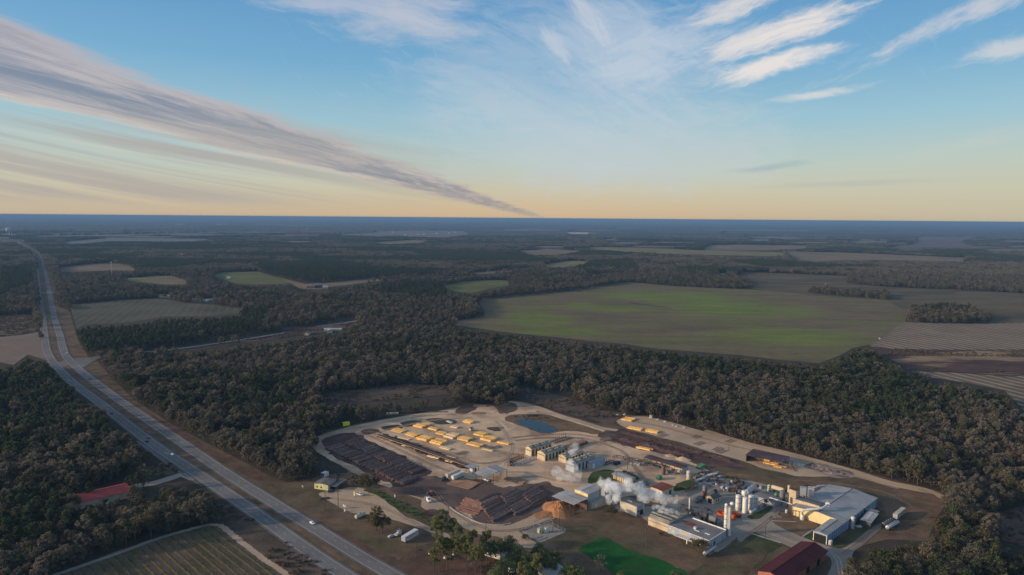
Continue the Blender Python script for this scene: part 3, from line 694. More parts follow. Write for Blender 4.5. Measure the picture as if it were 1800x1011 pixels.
for k, (fn, h, w, n, sz) in KINDS.items():
    PROTO[k] = []
    for i in range(7):
        hh, ww = h * RNG.uniform(.84, 1.16), w * RNG.uniform(.72, 1.18)
        cm = mesh_tris('crown', tri_cloud(fn(RNG, hh, ww), n, sz, RNG), TM[k])
        PROTO[k].append((cm, trunk_mesh('trunk', hh, ww, k, RNG)))
def joined(cm, tm, name):
    """crown and trunk in one mesh for the uncounted forest"""
    a = np.empty(len(cm.vertices) * 3, np.float32); cm.vertices.foreach_get('co', a)
    m = MB(); m.v = [tuple(p) for p in a.reshape(-1, 3)]; m.f = [(3 * i, 3 * i + 1, 3 * i + 2) for i in range(len(m.v) // 3)]; m.m = [0] * len(m.f)
    m.cur = 1; m.poly([v.co for v in tm.vertices], [tuple(p.vertices) for p in tm.polygons])
    return m.mesh(name, cm.materials[0], M['bark'])
LIB = {}
for k in KINDS: LIB[k] = [joined(a, b, 'forest_tree') for a, b in PROTO[k]]
def clump_mesh(kind, n):
    fn, h, w, nt, sz = KINDS[kind]; V = []
    for _ in range(n):
        hh = h * RNG.uniform(.8, 1.15); ww = w * RNG.uniform(.9, 1.2)
        q = tri_cloud(fn(RNG, hh, ww), 150, sz * 2.3, RNG)
        a = RNG.uniform(0, 6.28); r = 11.5 * math.sqrt(RNG.random()); q = q + np.array([r * math.cos(a), r * math.sin(a), 0]); V.append(q)
    return mesh_tris('forest_clump', np.concatenate(V), TM[kind])
for k in KINDS: LIB[k + '_far'] = [clump_mesh(k, 6) for _ in range(4)]
def brush_mesh():
    return mesh_tris('brush', tri_cloud([(RNG.uniform(-1.4, 1.4), RNG.uniform(-1.4, 1.4), RNG.uniform(.5, 1.5), RNG.uniform(.6, 1.1), RNG.uniform(.5, .9)) for _ in range(6)], 130, .75, RNG), TM['brush'])
LIB['brush'] = [brush_mesh() for _ in range(4)]

def scatter_object(name, pts, rotz, scl, idx, meshes):
    """ONE stuff object: points carrying instances of the given meshes"""
    col = bpy.data.collections.new(name + '_kinds')
    for i, me in enumerate(meshes): col.objects.link(bpy.data.objects.new('%s_%02d' % (name, i), me))
    me = bpy.data.meshes.new(name); n = len(pts); me.vertices.add(n)
    me.vertices.foreach_set('co', np.ascontiguousarray(pts, np.float32).ravel())
    at = me.attributes.new('pick', 'INT', 'POINT'); at.data.foreach_set('value', np.ascontiguousarray(idx, np.int32))
    rv = np.zeros((n, 3), np.float32); rv[:, 2] = rotz
    at = me.attributes.new('turn', 'FLOAT_VECTOR', 'POINT'); at.data.foreach_set('vector', rv.ravel())
    at = me.attributes.new('size', 'FLOAT_VECTOR', 'POINT'); at.data.foreach_set('vector', np.ascontiguousarray(scl, np.float32).ravel())
    o = link(name, me); ng = bpy.data.node_groups.new(name, 'GeometryNodeTree')
    ng.interface.new_socket('Geometry', in_out='INPUT', socket_type='NodeSocketGeometry'); ng.interface.new_socket('Geometry', in_out='OUTPUT', socket_type='NodeSocketGeometry')
    N = ng.nodes; L = ng.links
    gi = N.new('NodeGroupInput'); go = N.new('NodeGroupOutput'); ip = N.new('GeometryNodeInstanceOnPoints')
    ci = N.new('GeometryNodeCollectionInfo'); ci.inputs['Collection'].default_value = col; ci.inputs['Separate Children'].default_value = True; ci.inputs['Reset Children'].default_value = True
    def attr(nm, typ):
        a = N.new('GeometryNodeInputNamedAttribute'); a.data_type = typ; a.inputs['Name'].default_value = nm; return a.outputs[0]
    L.new(gi.outputs[0], ip.inputs['Points']); L.new(ci.outputs[0], ip.inputs['Instance']); ip.inputs['Pick Instance'].default_value = True
    L.new(attr('pick', 'INT'), ip.inputs['Instance Index'])
    er = N.new('FunctionNodeEulerToRotation'); L.new(attr('turn', 'FLOAT_VECTOR'), er.inputs[0]); L.new(er.outputs[0], ip.inputs['Rotation'])
    L.new(attr('size', 'FLOAT_VECTOR'), ip.inputs['Scale']); L.new(ip.outputs[0], go.inputs[0])
    md = o.modifiers.new('scatter', 'NODES'); md.node_group = ng
    return tag(o, kind='stuff')

def open_mask(x, y, h):
    """True where a tree would stand on, or hide, open ground"""
    bad = np.zeros(len(x), bool)
    u0, v0 = P(x, y, 0.0); u1, v1 = P(x, y, h * .55); u2, v2 = P(x, y, h)
    allp = list(F.values()) + [PLANT, HWY]
    for pl in allp:
        for u, v in ((u0, v0), (u1, v1), (u2, v2)): bad |= pip(u, v, pl)
    if y.max() > 3000:
        for q in (0, .25, .5, .75, 1.0):
            u, v = P(x, y, h * q)
            for pl in THIN: bad |= pip(u, v, pl)
    g = np.zeros(len(x), bool)
    for pl in GROVE: g |= pip(u0, v0, pl)
    return bad & ~g
PINEWOOD = [[(450, 470), (560, 462), (700, 472), (790, 480), (740, 487), (640, 492), (540, 499), (470, 485)], [(660, 500), (775, 500), (790, 520), (760, 530), (680, 520)],
            [(130, 580), (225, 568), (360, 558), (430, 548), (470, 552), (450, 598), (300, 612), (150, 632), (138, 600)], [(1000, 465), (1110, 460), (1120, 480), (1040, 490)],
            [(0, 470), (55, 465), (60, 500), (0, 530)]]
GREENMIX = [[(1385, 645), (1500, 625), (1640, 660), (1690, 700), (1640, 745), (1540, 760), (1420, 720)], [(-100, 640), (80, 630), (160, 700), (120, 800), (-100, 860)], [(-60, 880), (60, 900), (80, 960), (-60, 1000)],
            [(1100, 615), (1400, 640), (1380, 680), (1120, 650)]]
BROWN = [[(1490, 470), (1800, 455), (1960, 460), (1960, 515), (1800, 512), (1600, 505), (1490, 497)], [(1170, 470), (1400, 450), (1600, 462), (1400, 478), (1260, 486)]]
def kind_of(x, y):
    u, v = P(x, y, 0.0)
    n = .6 * vnoise(x / 90, y / 90, 3) + .4 * vnoise(x / 24, y / 24, 5); r = RNG.random(len(x))
    pp = np.where(n > .66, .40, .05); po = np.where(n > .66, .34, .13)
    for pl in PINEWOOD: k = pip(u, v, pl); pp[k] = .92; po[k] = .04
    for pl in GREENMIX: k = pip(u, v, pl); pp[k] = .58; po[k] = .22
    for pl in BROWN: k = pip(u, v, pl); pp[k] = .04; po[k] = .05
    return np.where(r < pp, 1, np.where(r < pp + po, 2, 0))
def grid_pts(d0, d1, step, jit=.42, margin=1.13):
    ys = np.arange(d0, d1, step); out = []
    for y in ys:
        hw = .76 * margin * y + 40
        xs = np.arange(-hw, hw, step); out.append(np.stack([xs, np.full(len(xs), y)], 1))
    p = np.concatenate(out); p = p + RNG.uniform(-jit, jit, p.shape) * step; return p
NEAR = np.concatenate([grid_pts(325, 1100, 6.5), grid_pts(1100, 2500, 8.4)])
kd = kind_of(NEAR[:, 0], NEAR[:, 1]); SCL = RNG.uniform(.56, 1.2, len(NEAR)) * (.85 + .3 * vnoise(NEAR[:, 0] / 45, NEAR[:, 1] / 45, 17))
hh = np.array([14.5, 17.0, 13.5])[kd] * SCL * 1.1
keep = ~open_mask(NEAR[:, 0], NEAR[:, 1], hh)
# gaps in the woods
keep &= (vnoise(NEAR[:, 0] / 60, NEAR[:, 1] / 60, 11) > .16) | (RNG.random(len(NEAR)) < .35)
NEAR = NEAR[keep]; kd = kd[keep]; SCL = SCL[keep]
u, v = P(NEAR[:, 0], NEAR[:, 1], 7.0)
INVIEW = (u > 5) & (u < 1795) & (v < 1016)
DIST = np.hypot(NEAR[:, 0], NEAR[:, 1])
grp = {0: ('bare', 'leafless_tree', 'leafless tree', 'leafless trees in the woods round the yard'),
       1: ('pine', 'pine_tree', 'pine tree', 'pines in the woods round the yard'),
       2: ('oak', 'oak_tree', 'oak tree', 'evergreen oaks in the woods round the yard')}
side = {0: {'l': 'leafless grey brown tree in the dense wood left of the highway', 'r': 'leafless brown tree in the dark wood right of the mill hall', 'm': 'leafless grey brown tree in the wood between highway and lumber yard'},
        1: {'l': 'dark green pine rising from the wood left of the highway', 'r': 'dark green pine rising from the wood right of the mill hall', 'm': 'dark green pine rising from the wood between highway and lumber yard'},
        2: {'l': 'round evergreen oak in the dense wood left of the highway', 'r': 'round evergreen oak in the dark wood right of the mill hall', 'm': 'round evergreen oak in the wood between highway and lumber yard'}}
single = np.zeros(len(NEAR), bool)
for kk in range(3):
    k, nm, cat, gname = grp[kk]
    cand = np.where((kd == kk) & INVIEW)[0]; cand = cand[np.argsort(DIST[cand])][:285]; single[cand] = True
    for i in cand:
        cm, tm = PROTO[k][int(RNG.integers(7))]; s = float(SCL[i])
        x, y = float(NEAR[i, 0]), float(NEAR[i, 1]); pu, pv = u[i], v[i]
        sd_ = 'r' if pu > 1050 else ('l' if pu < 150 + (pv - 640) * 1.5 else 'm')
        t = thing(nm, side[kk][sd_], cat, (x, y, 0), float(RNG.uniform(0, 6.28)), gname + {'l': ', left of highway', 'r': ', right of hall', 'm': ', behind yard'}[sd_])
        t.scale = (s, s, s * float(RNG.uniform(.9, 1.12)))
        link('crown', cm, t); link('trunk', tm, t)
for kk in range(3):
    k = grp[kk][0]; sel = (kd == kk) & ~single; n = int(sel.sum())
    pts = np.column_stack([NEAR[sel], np.zeros(n)]); s = SCL[sel]
    scatter_object({0: 'leafless_woodland', 1: 'pine_woodland', 2: 'oak_woodland'}[kk], pts, RNG.uniform(0, 6.28, n), np.column_stack([s, s, s * RNG.uniform(.9, 1.1, n)]), RNG.integers(0, 7, n), LIB[k])
# far woods in clumps
FAR = np.concatenate([grid_pts(2480, 4200, 17.0), grid_pts(4200, 7600, 23.0)])
keep = ~open_mask(FAR[:, 0], FAR[:, 1], np.full(len(FAR), 15.0)); FAR = FAR[keep]; fk = kind_of(FAR[:, 0], FAR[:, 1])
fn_ = vnoise(FAR[:, 0] / 380, FAR[:, 1] / 260, 21); fk = np.where((fn_ > .62) & (RNG.random(len(FAR)) < .8), 1, np.where((fn_ < .30) & (RNG.random(len(FAR)) < .8), 0, fk))
for kk in range(3):
    k = grp[kk][0]; sel = fk == kk; n = int(sel.sum())
    s = RNG.uniform(.85, 1.25, n) * np.where(FAR[sel, 1] > 4200, 1.25, 1.0)
    scatter_object({0: 'far_leafless_forest', 1: 'far_pine_forest', 2: 'far_oak_forest'}[kk], np.column_stack([FAR[sel], np.zeros(n)]), RNG.uniform(0, 6.28, n),
                   np.column_stack([s, s, RNG.uniform(.85, 1.15, n)]), RNG.integers(0, 4, n), LIB[k + '_far'])
# forest canopy from 7 km to the horizon: one lumpy sheet with the fields left open
def canopy():
    vv = np.concatenate([np.arange(420.5, 400, -.5), np.arange(400, 386.4, -.35)])
    uu = np.arange(-160, 1962, 2.2)
    R_ = CAMH / np.tan(np.maximum((vv - 383.6), 1.6) / FPX)
    az = np.arctan((uu - 900) / FPX)
    A_, D_ = np.meshgrid(az, R_); x = D_ * np.tan(A_); y = D_
    pu, pv = P(x, y, 0.0)
    bad = np.zeros(x.shape, bool)
    for k in ('a4', 'solar', 'b5', 'd1', 'purple', 'a2'): bad |= pip(pu, pv, F[k])
    for q in (0, 4, 8, 12, 16, 20, 24):
        qu, qv = P(x, y, float(q))
        for pl in THIN: bad |= pip(qu, qv, pl)
    h = 9 + 9 * vnoise(x / 120, y / 300, 31) + 6 * vnoise(x / 40, y / 120, 33) + RNG.normal(size=x.shape) * 1.5
    gap = vnoise(x / 900, y / 2600, 41) > .80
    h = np.where(bad, -1.5, np.where(gap, -1.5, h)); ny, nx = x.shape
    co = np.stack([x, y, h], -1).reshape(-1, 3)
    i = np.arange((ny - 1) * nx).reshape(ny - 1, nx)[:, :-1].ravel()
    q = np.stack([i, i + 1, i + nx + 1, i + nx], 1)
    me = bpy.data.meshes.new('distant_forest'); me.from_pydata(co.tolist(), [], q.tolist())
    mm = mat('distant_canopy', (.105, .082, .070), .95, .35, .02, (.056, .066, .042), (.42, .58), .0012, fine=.006, stretch=(1, .45, 1)); me.materials.append(mm)
    tag(link('distant_forest', me), kind='stuff')
canopy()
# low brush on the scrub grounds and verges
def brush(polys, step, name, smin=.5, smax=1.3, keepf=.7):
    Q = []
    for pl in polys:
        w = np.array([G(*p) for p in pl]); lo, hi = w.min(0), w.max(0)
        st = step * (1 if lo[1] < 1500 else 1.8)
        gx, gy = np.meshgrid(np.arange(lo[0], hi[0], st), np.arange(lo[1], hi[1], st))
        p = np.stack([gx.ravel(), gy.ravel()], 1) + RNG.uniform(-.5, .5, (gx.size, 2)) * st
        p = p[pip(p[:, 0], p[:, 1], w)]; nz = vnoise(p[:, 0] / 22, p[:, 1] / 22, 7); Q.append(p[(nz > .38) & (RNG.random(len(p)) < keepf)])
    p = np.concatenate(Q); n = len(p); s = RNG.uniform(smin, smax, n)
    scatter_object(name, np.column_stack([p, np.zeros(n)]), RNG.uniform(0, 6.28, n), np.column_stack([s, s, s * RNG.uniform(.6, 1.1, n)]), RNG.integers(0, 4, n), LIB['brush'])
brush([F['scrub1'], F['scrub2'], F['scrub3'], F['road_scrub'], F['drive_grass'], F['lot'], F['left_brush'], [(1545, 614), (1800, 617), (1800, 628), (1560, 626)], [(1590, 646), (1690, 651), (1800, 652), (1800, 659), (1685, 655)]], 4.2, 'brush', .4, 1.15, .7)
brush([[(735, 968), (770, 957), (830, 964), (880, 977), (960, 1001), (990, 1030), (760, 1040), (720, 1010)], [(868, 708), (885, 700), (908, 714), (900, 726), (885, 727)], [(892, 732), (920, 729), (950, 732), (1000, 742), (1040, 756), (1010, 757), (985, 752), (950, 739), (905, 737)], [(640, 862), (668, 864), (720, 890), (775, 917), (770, 929), (712, 902), (664, 872)],
       [(664, 760), (676, 762), (730, 780), (790, 806), (835, 824), (826, 829), (770, 808), (700, 780)],
       [(545, 845), (590, 835), (615, 835), (640, 842), (636, 850), (560, 852)], [(1090, 757), (1160, 776), (1220, 791), (1290, 811), (1220, 809), (1160, 795)], [(1625, 905), (1660, 880), (1650, 915), (1632, 940)]], 3.4, 'brush', .25, .8, .6)

# ------------------------------------------------------------------ building materials
def wallmat(n, c, v=.12, c2=None): return mat(n, c, .75, v, .25, c2 or tuple(k * .72 for k in c), (.52, .72), .12, fine=1.3, stretch=(1, 1, .35))
BM = {'cream': wallmat('cream_cladding', (.54, .43, .28), .2), 'tan': wallmat('tan_cladding', (.48, .375, .26), .2), 'yellow': wallmat('sunlit_yellow_cladding', (.66, .50, .26)),  # yellow has sunlight worked into the wall colour
      'grey': wallmat('grey_cladding', (.33, .34, .36)), 'blue': wallmat('blue_grey_cladding', (.27, .33, .41)), 'white': wallmat('white_paint', (.60, .575, .53), .16, (.40, .375, .33)),  # blue also colours walls that lie in shade
      'concrete': wallmat('stained_concrete', (.44, .41, .36), .2), 'dark': wallmat('dark_steel', (.07, .066, .068), .3, (.11, .07, .05)), 'rust': wallmat('rusty_steel', (.145, .080, .058), .3, (.10, .06, .05)),
      'brick': wallmat('brick_red', (.34, .13, .085)), 'beige': wallmat('beige_panel', (.46, .40, .31)), 'paleyellow': wallmat('pale_yellow_siding', (.58, .53, .27)),
      'roofgrey': mat('grey_metal_roof', (.29, .285, .275), .6, .18, .12, (.20, .195, .19), (.45, .65), .05, fine=1.0, spec=.3),
      'rooflight': mat('pale_metal_roof', (.40, .385, .36), .55, .18, .12, (.29, .265, .24), (.45, .65), .06, fine=1.0, spec=.3),
      'roofold': mat('weathered_roof', (.28, .25, .205), .8, .22, .2, (.19, .175, .155), (.45, .62), .16, fine=1.4),
      'roofdark': mat('dark_roof', (.115, .110, .112), .8, .2, .15, (.16, .15, .14), (.45, .65), .08, fine=1.0),
      'rooftar': mat('tar_roof', (.185, .178, .175), .85, .2, .12, (.135, .13, .13), (.45, .65), .07, fine=1.0),
      'roofpurple': mat('brown_shed_roof', (.082, .052, .056), .8, .18, .2, (.11, .075, .075), (.5, .7), .07, fine=1.0),
      'roofrust': mat('rusty_roof', (.20, .062, .040), .8, .2, .3, (.13, .050, .042), (.45, .62), .12, fine=1.2),
      'roofred': mat('red_roof', (.36, .070, .060), .65, .12, .2, (.27, .058, .052), (.45, .65), .06, fine=1.0),
      'roofbarn': mat('maroon_roof', (.070, .020, .023), .75, .2, .2, (.050, .019, .020), (.45, .65), .06, fine=1.0),
      'lumber': mat('fresh_lumber', (.80, .475, .16), .8, .12, .4, (.68, .37, .11), (.45, .65), .12, fine=1.6),
      'lumberpale': mat('pale_lumber', (.70, .50, .28), .8, .12, .4, fine=1.6), 'board': mat('old_boards', (.30, .185, .12), .9, .25, .4, (.22, .14, .10), fine=1.6),
      'pole': foliage_mat('treated_pole', [(.125, .075, .064), (.175, .112, .094), (.145, .090, .078), (.235, .160, .130), (.13, .076, .062)], thin=0), 'polered': foliage_mat('reddish_pole', [(.18, .095, .075), (.22, .125, .098), (.155, .082, .066)], thin=0),
      'sawdust': mat('sawdust', (.36, .165, .075), .95, .22, .3, (.25, .12, .06), fine=1.6, bump=.4), 'orange': wallmat('orange_paint', (.62, .115, .035), .12), 'darkred': wallmat('dark_red_paint', (.20, .045, .035), .2),
      'green': wallmat('green_paint', (.10, .26, .13), .12), 'palegreen': wallmat('pale_green_paint', (.40, .44, .30), .12), 'navy': wallmat('navy_paint', (.035, .045, .085), .15),
      'yellowbox': wallmat('bright_yellow_paint', (.62, .60, .06), .06), 'black': wallmat('black_rubber', (.02, .02, .02), .2), 'glass': mat('dark_glass', (.02, .025, .03), .1, .05, 1, spec=.5),
      'steel': mat('galvanised_steel', (.42, .42, .43), .45, .12, .4, metal=.4), 'tanksteel': mat('dull_tank_steel', (.16, .155, .16), .6, .2, .4), 'wood': M['bark'], 'opening': mat('doorway_dark', (.022, .020, .020), .9, .1, 1),  # opening: near-black for the shade inside open doorways
      'pickup': mat('car_white', (.72, .72, .70), .3, .03, 1, spec=.5), 'carblack': mat('car_dark', (.03, .032, .038), .3, .05, 1, spec=.5), 'carred': mat('car_red', (.30, .03, .025), .3, .05, 1, spec=.5),
      'cargrey': mat('car_silver', (.36, .37, .38), .3, .05, 1, spec=.5), 'carblue': mat('car_blue', (.04, .07, .16), .3, .05, 1, spec=.5)}

def frame(A, B, C, z):
    a, b, c = Vector(G(*A, z)), Vector(G(*B, z)), Vector(G(*C, z))
    d = (b - a); L = d.length; d.normalize(); n = Vector((-d.y, d.x)); Wd = (c - a).dot(n)
    return (a.x, a.y), math.atan2(d.y, d.x), L, Wd
def roof_mesh(L, Wd, h, rise, axis, ov, t=.18):
    m = MB(); S, T = (Wd, L) if axis == 'x' else (L, Wd)
    sl = rise / (S / 2) if rise else 0
    if rise: prof = [(-ov, h - sl * ov), (S / 2, h + rise), (S + ov, h - sl * ov), (S + ov, h - sl * ov + t), (S / 2, h + rise + t), (-ov, h - sl * ov + t)]
    else: prof = [(-ov, h), (S + ov, h), (S + ov, h + t), (-ov, h + t)]
    n = len(prof); pts = []
    for e in (-ov, T + ov):
        for (s, z) in prof: pts.append((e, s, z) if axis == 'x' else (s, e, z))
    fs = [(k, (k + 1) % n, n + (k + 1) % n, n + k) for k in range(n)]
    if rise: fs += [(0, 1, 4, 5), (1, 2, 3, 4), (n, n + 5, n + 4, n + 1), (n + 1, n + 4, n + 3, n + 2)]
    else: fs += [(0, 1, 2, 3), (n + 3, n + 2, n + 1, n)]
    m.poly(pts, fs); return m
def wall_mesh(L, Wd, h, rise, axis):
    m = MB(); m.poly([(0, 0, -.3), (L, 0, -.3), (L, Wd, -.3), (0, Wd, -.3), (0, 0, h), (L, 0, h), (L, Wd, h), (0, Wd, h)],
                     [(0, 1, 5, 4), (1, 2, 6, 5), (2, 3, 7, 6), (3, 0, 4, 7)])
    if rise:
        if axis == 'x': m.poly([(0, 0, h), (0, Wd, h), (0, Wd / 2, h + rise)], [(0, 2, 1)]); m.poly([(L, 0, h), (L, Wd, h), (L, Wd / 2, h + rise)], [(0, 1, 2)])
        else: m.poly([(0, 0, h), (L, 0, h), (L / 2, 0, h + rise)], [(0, 1, 2)]); m.poly([(0, Wd, h), (L, Wd, h), (L / 2, Wd, h + rise)], [(0, 2, 1)])
    return m
def opening(t, L, Wd, face, p, w, z0, z1, nm, m, proud=.06):
    """door or window laid 6 cm proud on the x0 / y0 face, centre at fraction p"""
    b = MB()
    if face == 'x0': c = Wd * p; b.box(-proud, .02, c - w / 2, c + w / 2, z0, z1)
    elif face == 'y0': c = L * p; b.box(c - w / 2, c + w / 2, -proud, .02, z0, z1)
    return b.obj(nm, m, t)
def bldg(name, label, cat, fr, h, rise, axis, wm, rm, ov=.4, group=None, posts=False, openings=(), cap=None, base=0.0):
    (ax, ay), rz, L, Wd = fr
    t = thing(name, label, cat, (ax, ay, base), rz, group)
    if posts:
        n = max(2, int(L / 7)); k = max(2, int(Wd / 9))
        for i in range(n + 1):
            for j in (range(k + 1) if i in (0, n) else (0, k)):
                b = MB(); x = .3 + (L - .6) * i / n; y = .3 + (Wd - .6) * j / k; hz = h
                if rise: hz = h + rise * (1 - abs((y / Wd if axis == 'x' else x / L) * 2 - 1)) - .05
                b.box(x - .14, x + .14, y - .14, y + .14, -.2, hz); b.obj('post', BM['dark'], t)
    else: wall_mesh(L, Wd, h, rise, axis).obj('wall', BM[wm], t)
    r = roof_mesh(L, Wd, h, rise, axis, ov).obj('roof', BM[rm], t)
    if cap:
        b = MB()
        if rise and axis == 'x': b.box(-ov, L + ov, Wd / 2 - .3, Wd / 2 + .3, h + rise + .15, h + rise + .26)
        elif rise: b.box(L / 2 - .3, L / 2 + .3, -ov, Wd + ov, h + rise + .15, h + rise + .26)
        else:
            for q in ((-ov, L + ov, -ov, -ov + .35), (-ov, -ov + .35, -ov, Wd + ov)): b.box(*q, h + .16, h + .55)
        b.obj('ridge_cap' if rise else 'parapet', BM[cap], r)
    for (face, p, w, z0, z1, nm, m) in openings: opening(t, L, Wd, face, p, w, z0, z1, nm, BM[m])
    t['_L'] = L; t['_W'] = Wd
    return t
def dims(t): return t['_L'], t['_W']

# ------------------------------------------------------------------ the mill
# drying kilns
KG = 'drying kilns'
def kiln(label, fr, h, rise, wm, doors=True, vents=9):
    t = bldg('drying_kiln', label, 'kiln', fr, h, rise, 'x', wm, 'roofold', .3, KG, cap='cream'); L, Wd = dims(t)
    opening(t, L, Wd, 'x0', .5, Wd * .84, .05, h * .68, 'door', BM[wm], .10)
    opening(t, L, Wd, 'x0', .5, Wd * .9, h * .70, h * .78, 'door_track', BM['dark'], .16)
    for i in range(6):
        b = MB(); x = L * (i + .5) / 6; b.box(x - .9, x + .9, -.12, .02, .4, h * .86); b.obj('side_panel', BM['dark'], t)
    for i in range(vents):
        for s in (-1, 1):
            b = MB(); x = L * (i + .5) / vents; y = Wd / 2 + s * Wd * .24; z = h + rise * .52 + .12
            b.box(x - .55, x + .55, y - .45, y + .45, z, z + .42); b.obj('roof_vent', BM['cream' if (i + s) % 3 else 'dark'], t)
    return t
kiln('cream drying kiln with vented roof, farthest left of the row', frame((934, 789.5), (969.5, 779), (919.5, 787), 6.6), 6.6, 1.6, 'cream')
kiln('cream drying kiln with rusty vented roof, second from the left', frame((958, 798.5), (993, 787.5), (943, 794), 6.2), 6.2, 1.6, 'cream')
kiln('low cream drying kiln wrapped in steam, third from the left', frame((995, 804.5), (1026, 794.5), (981, 800), 5.2), 5.2, 1.3, 'tan', vents=7)
kiln('tall pale grey drying kiln with a light roof above the steam', frame((1009, 816), (1047, 803), (993.5, 811), 7.2), 7.2, 1.7, 'grey', vents=10)
bldg('kiln_store', 'pale blue store with bright end doors beside the tall kiln', 'store', frame((1038.5, 814.5), (1064, 806), (1028.5, 811.5), 5.2), 5.2, .8, 'x', 'blue', 'roofgrey', .3,
     openings=[('x0', .72, 2.2, .1, 4.2, 'door', 'white'), ('x0', .28, 2.2, .1, 4.2, 'door', 'cream'), ('y0', .2, 2.5, .1, 4, 'door', 'white'), ('y0', .5, 2.5, .1, 4, 'door', 'grey')])
# kiln carts with posts behind the kilns
def kiln_cart(label, P0, P1, w, h, n, m='dark', load=None):
    a, b = Vector(G(*P0)), Vector(G(*P1)); d = b - a; L = d.length
    t = thing('kiln_cart', label, 'rail cart', (a.x, a.y, 0), math.atan2(d.y, d.x), 'kiln rail carts')
    q = MB(); q.box(0, L, 0, .4, .3, .7); q.box(0, L, w - .4, w, .3, .7)
    for i in range(int(L / 4) + 1): q.box(min(i * 4, L - .4), min(i * 4, L - .4) + .35, -.2, w + .2, .7, .95)
    q.obj('cart_frame', BM[m], t)
    for i in range(n):
        for y in (0, w):
            q = MB(); x = L * (i + .5) / n; q.box(x - .12, x + .12, y - .12, y + .12, .95, h + random.uniform(-.6, .3)); q.obj('post', BM[m], t)
    if load:
        q = MB(); q.box(.3, L - .3, .4, w - .4, 1.0, h * .6); q.obj('load', BM[load], t)
    return t
kiln_cart('dark posted rail cart behind the leftmost kiln', (975, 780), (1004, 771), 6, 4.2, 8)
kiln_cart('long dark rail cart stacked with grey boards behind the second kiln', (998, 792), (1034, 780), 6, 4.6, 10, load='board')
kiln_cart('posted rail cart standing in front of the leftmost kiln', (902, 812), (921, 804), 5, 4.0, 6, 'rust')
kiln_cart('grey rail cart on the track in front of the second kiln', (908, 820), (941, 808), 4, 3.4, 9, 'grey')
kiln_cart('dark rail cart with low posts beside the pale blue store', (1064, 819), (1082, 812), 5, 3.4, 6)

# sorting line
def sorting_line():
    a, b = Vector(G(664, 767)), Vector(G(824, 822)); d = b - a; L = d.length; t = thing('sorting_conveyor', 'long dark sorting conveyor with rows of posts beside the lumber stacks', 'conveyor', (a.x, a.y, 0), math.atan2(d.y, d.x))
    q = MB(); q.box(0, L, -1.3, 1.3, 1.3, 1.6); q.box(0, L, 1.2, 1.4, 1.6, 2.2); q.obj('conveyor_bed', BM['dark'], t)
    q = MB(); q.box(0, L, -1.5, -1.3, 1.2, 1.8); q.obj('side_rail', BM['board'], t)
    for i in range(36):
        for s in (-1.2, 1.2):
            q = MB(); x = L * (i + .5) / 36; q.box(x - .1, x + .1, s - .1, s + .1, -.1, random.uniform(2.4, 4.0) if s > 0 else 1.3); q.obj('post', BM['dark'], t)
    for i in range(12):
        q = MB(); x = L * (i + .4) / 12; q.box(x - .5, x + .5, -4.2, -1.3, .9, 1.2); q.obj('roller_arm', BM['rust'], t)
sorting_line()

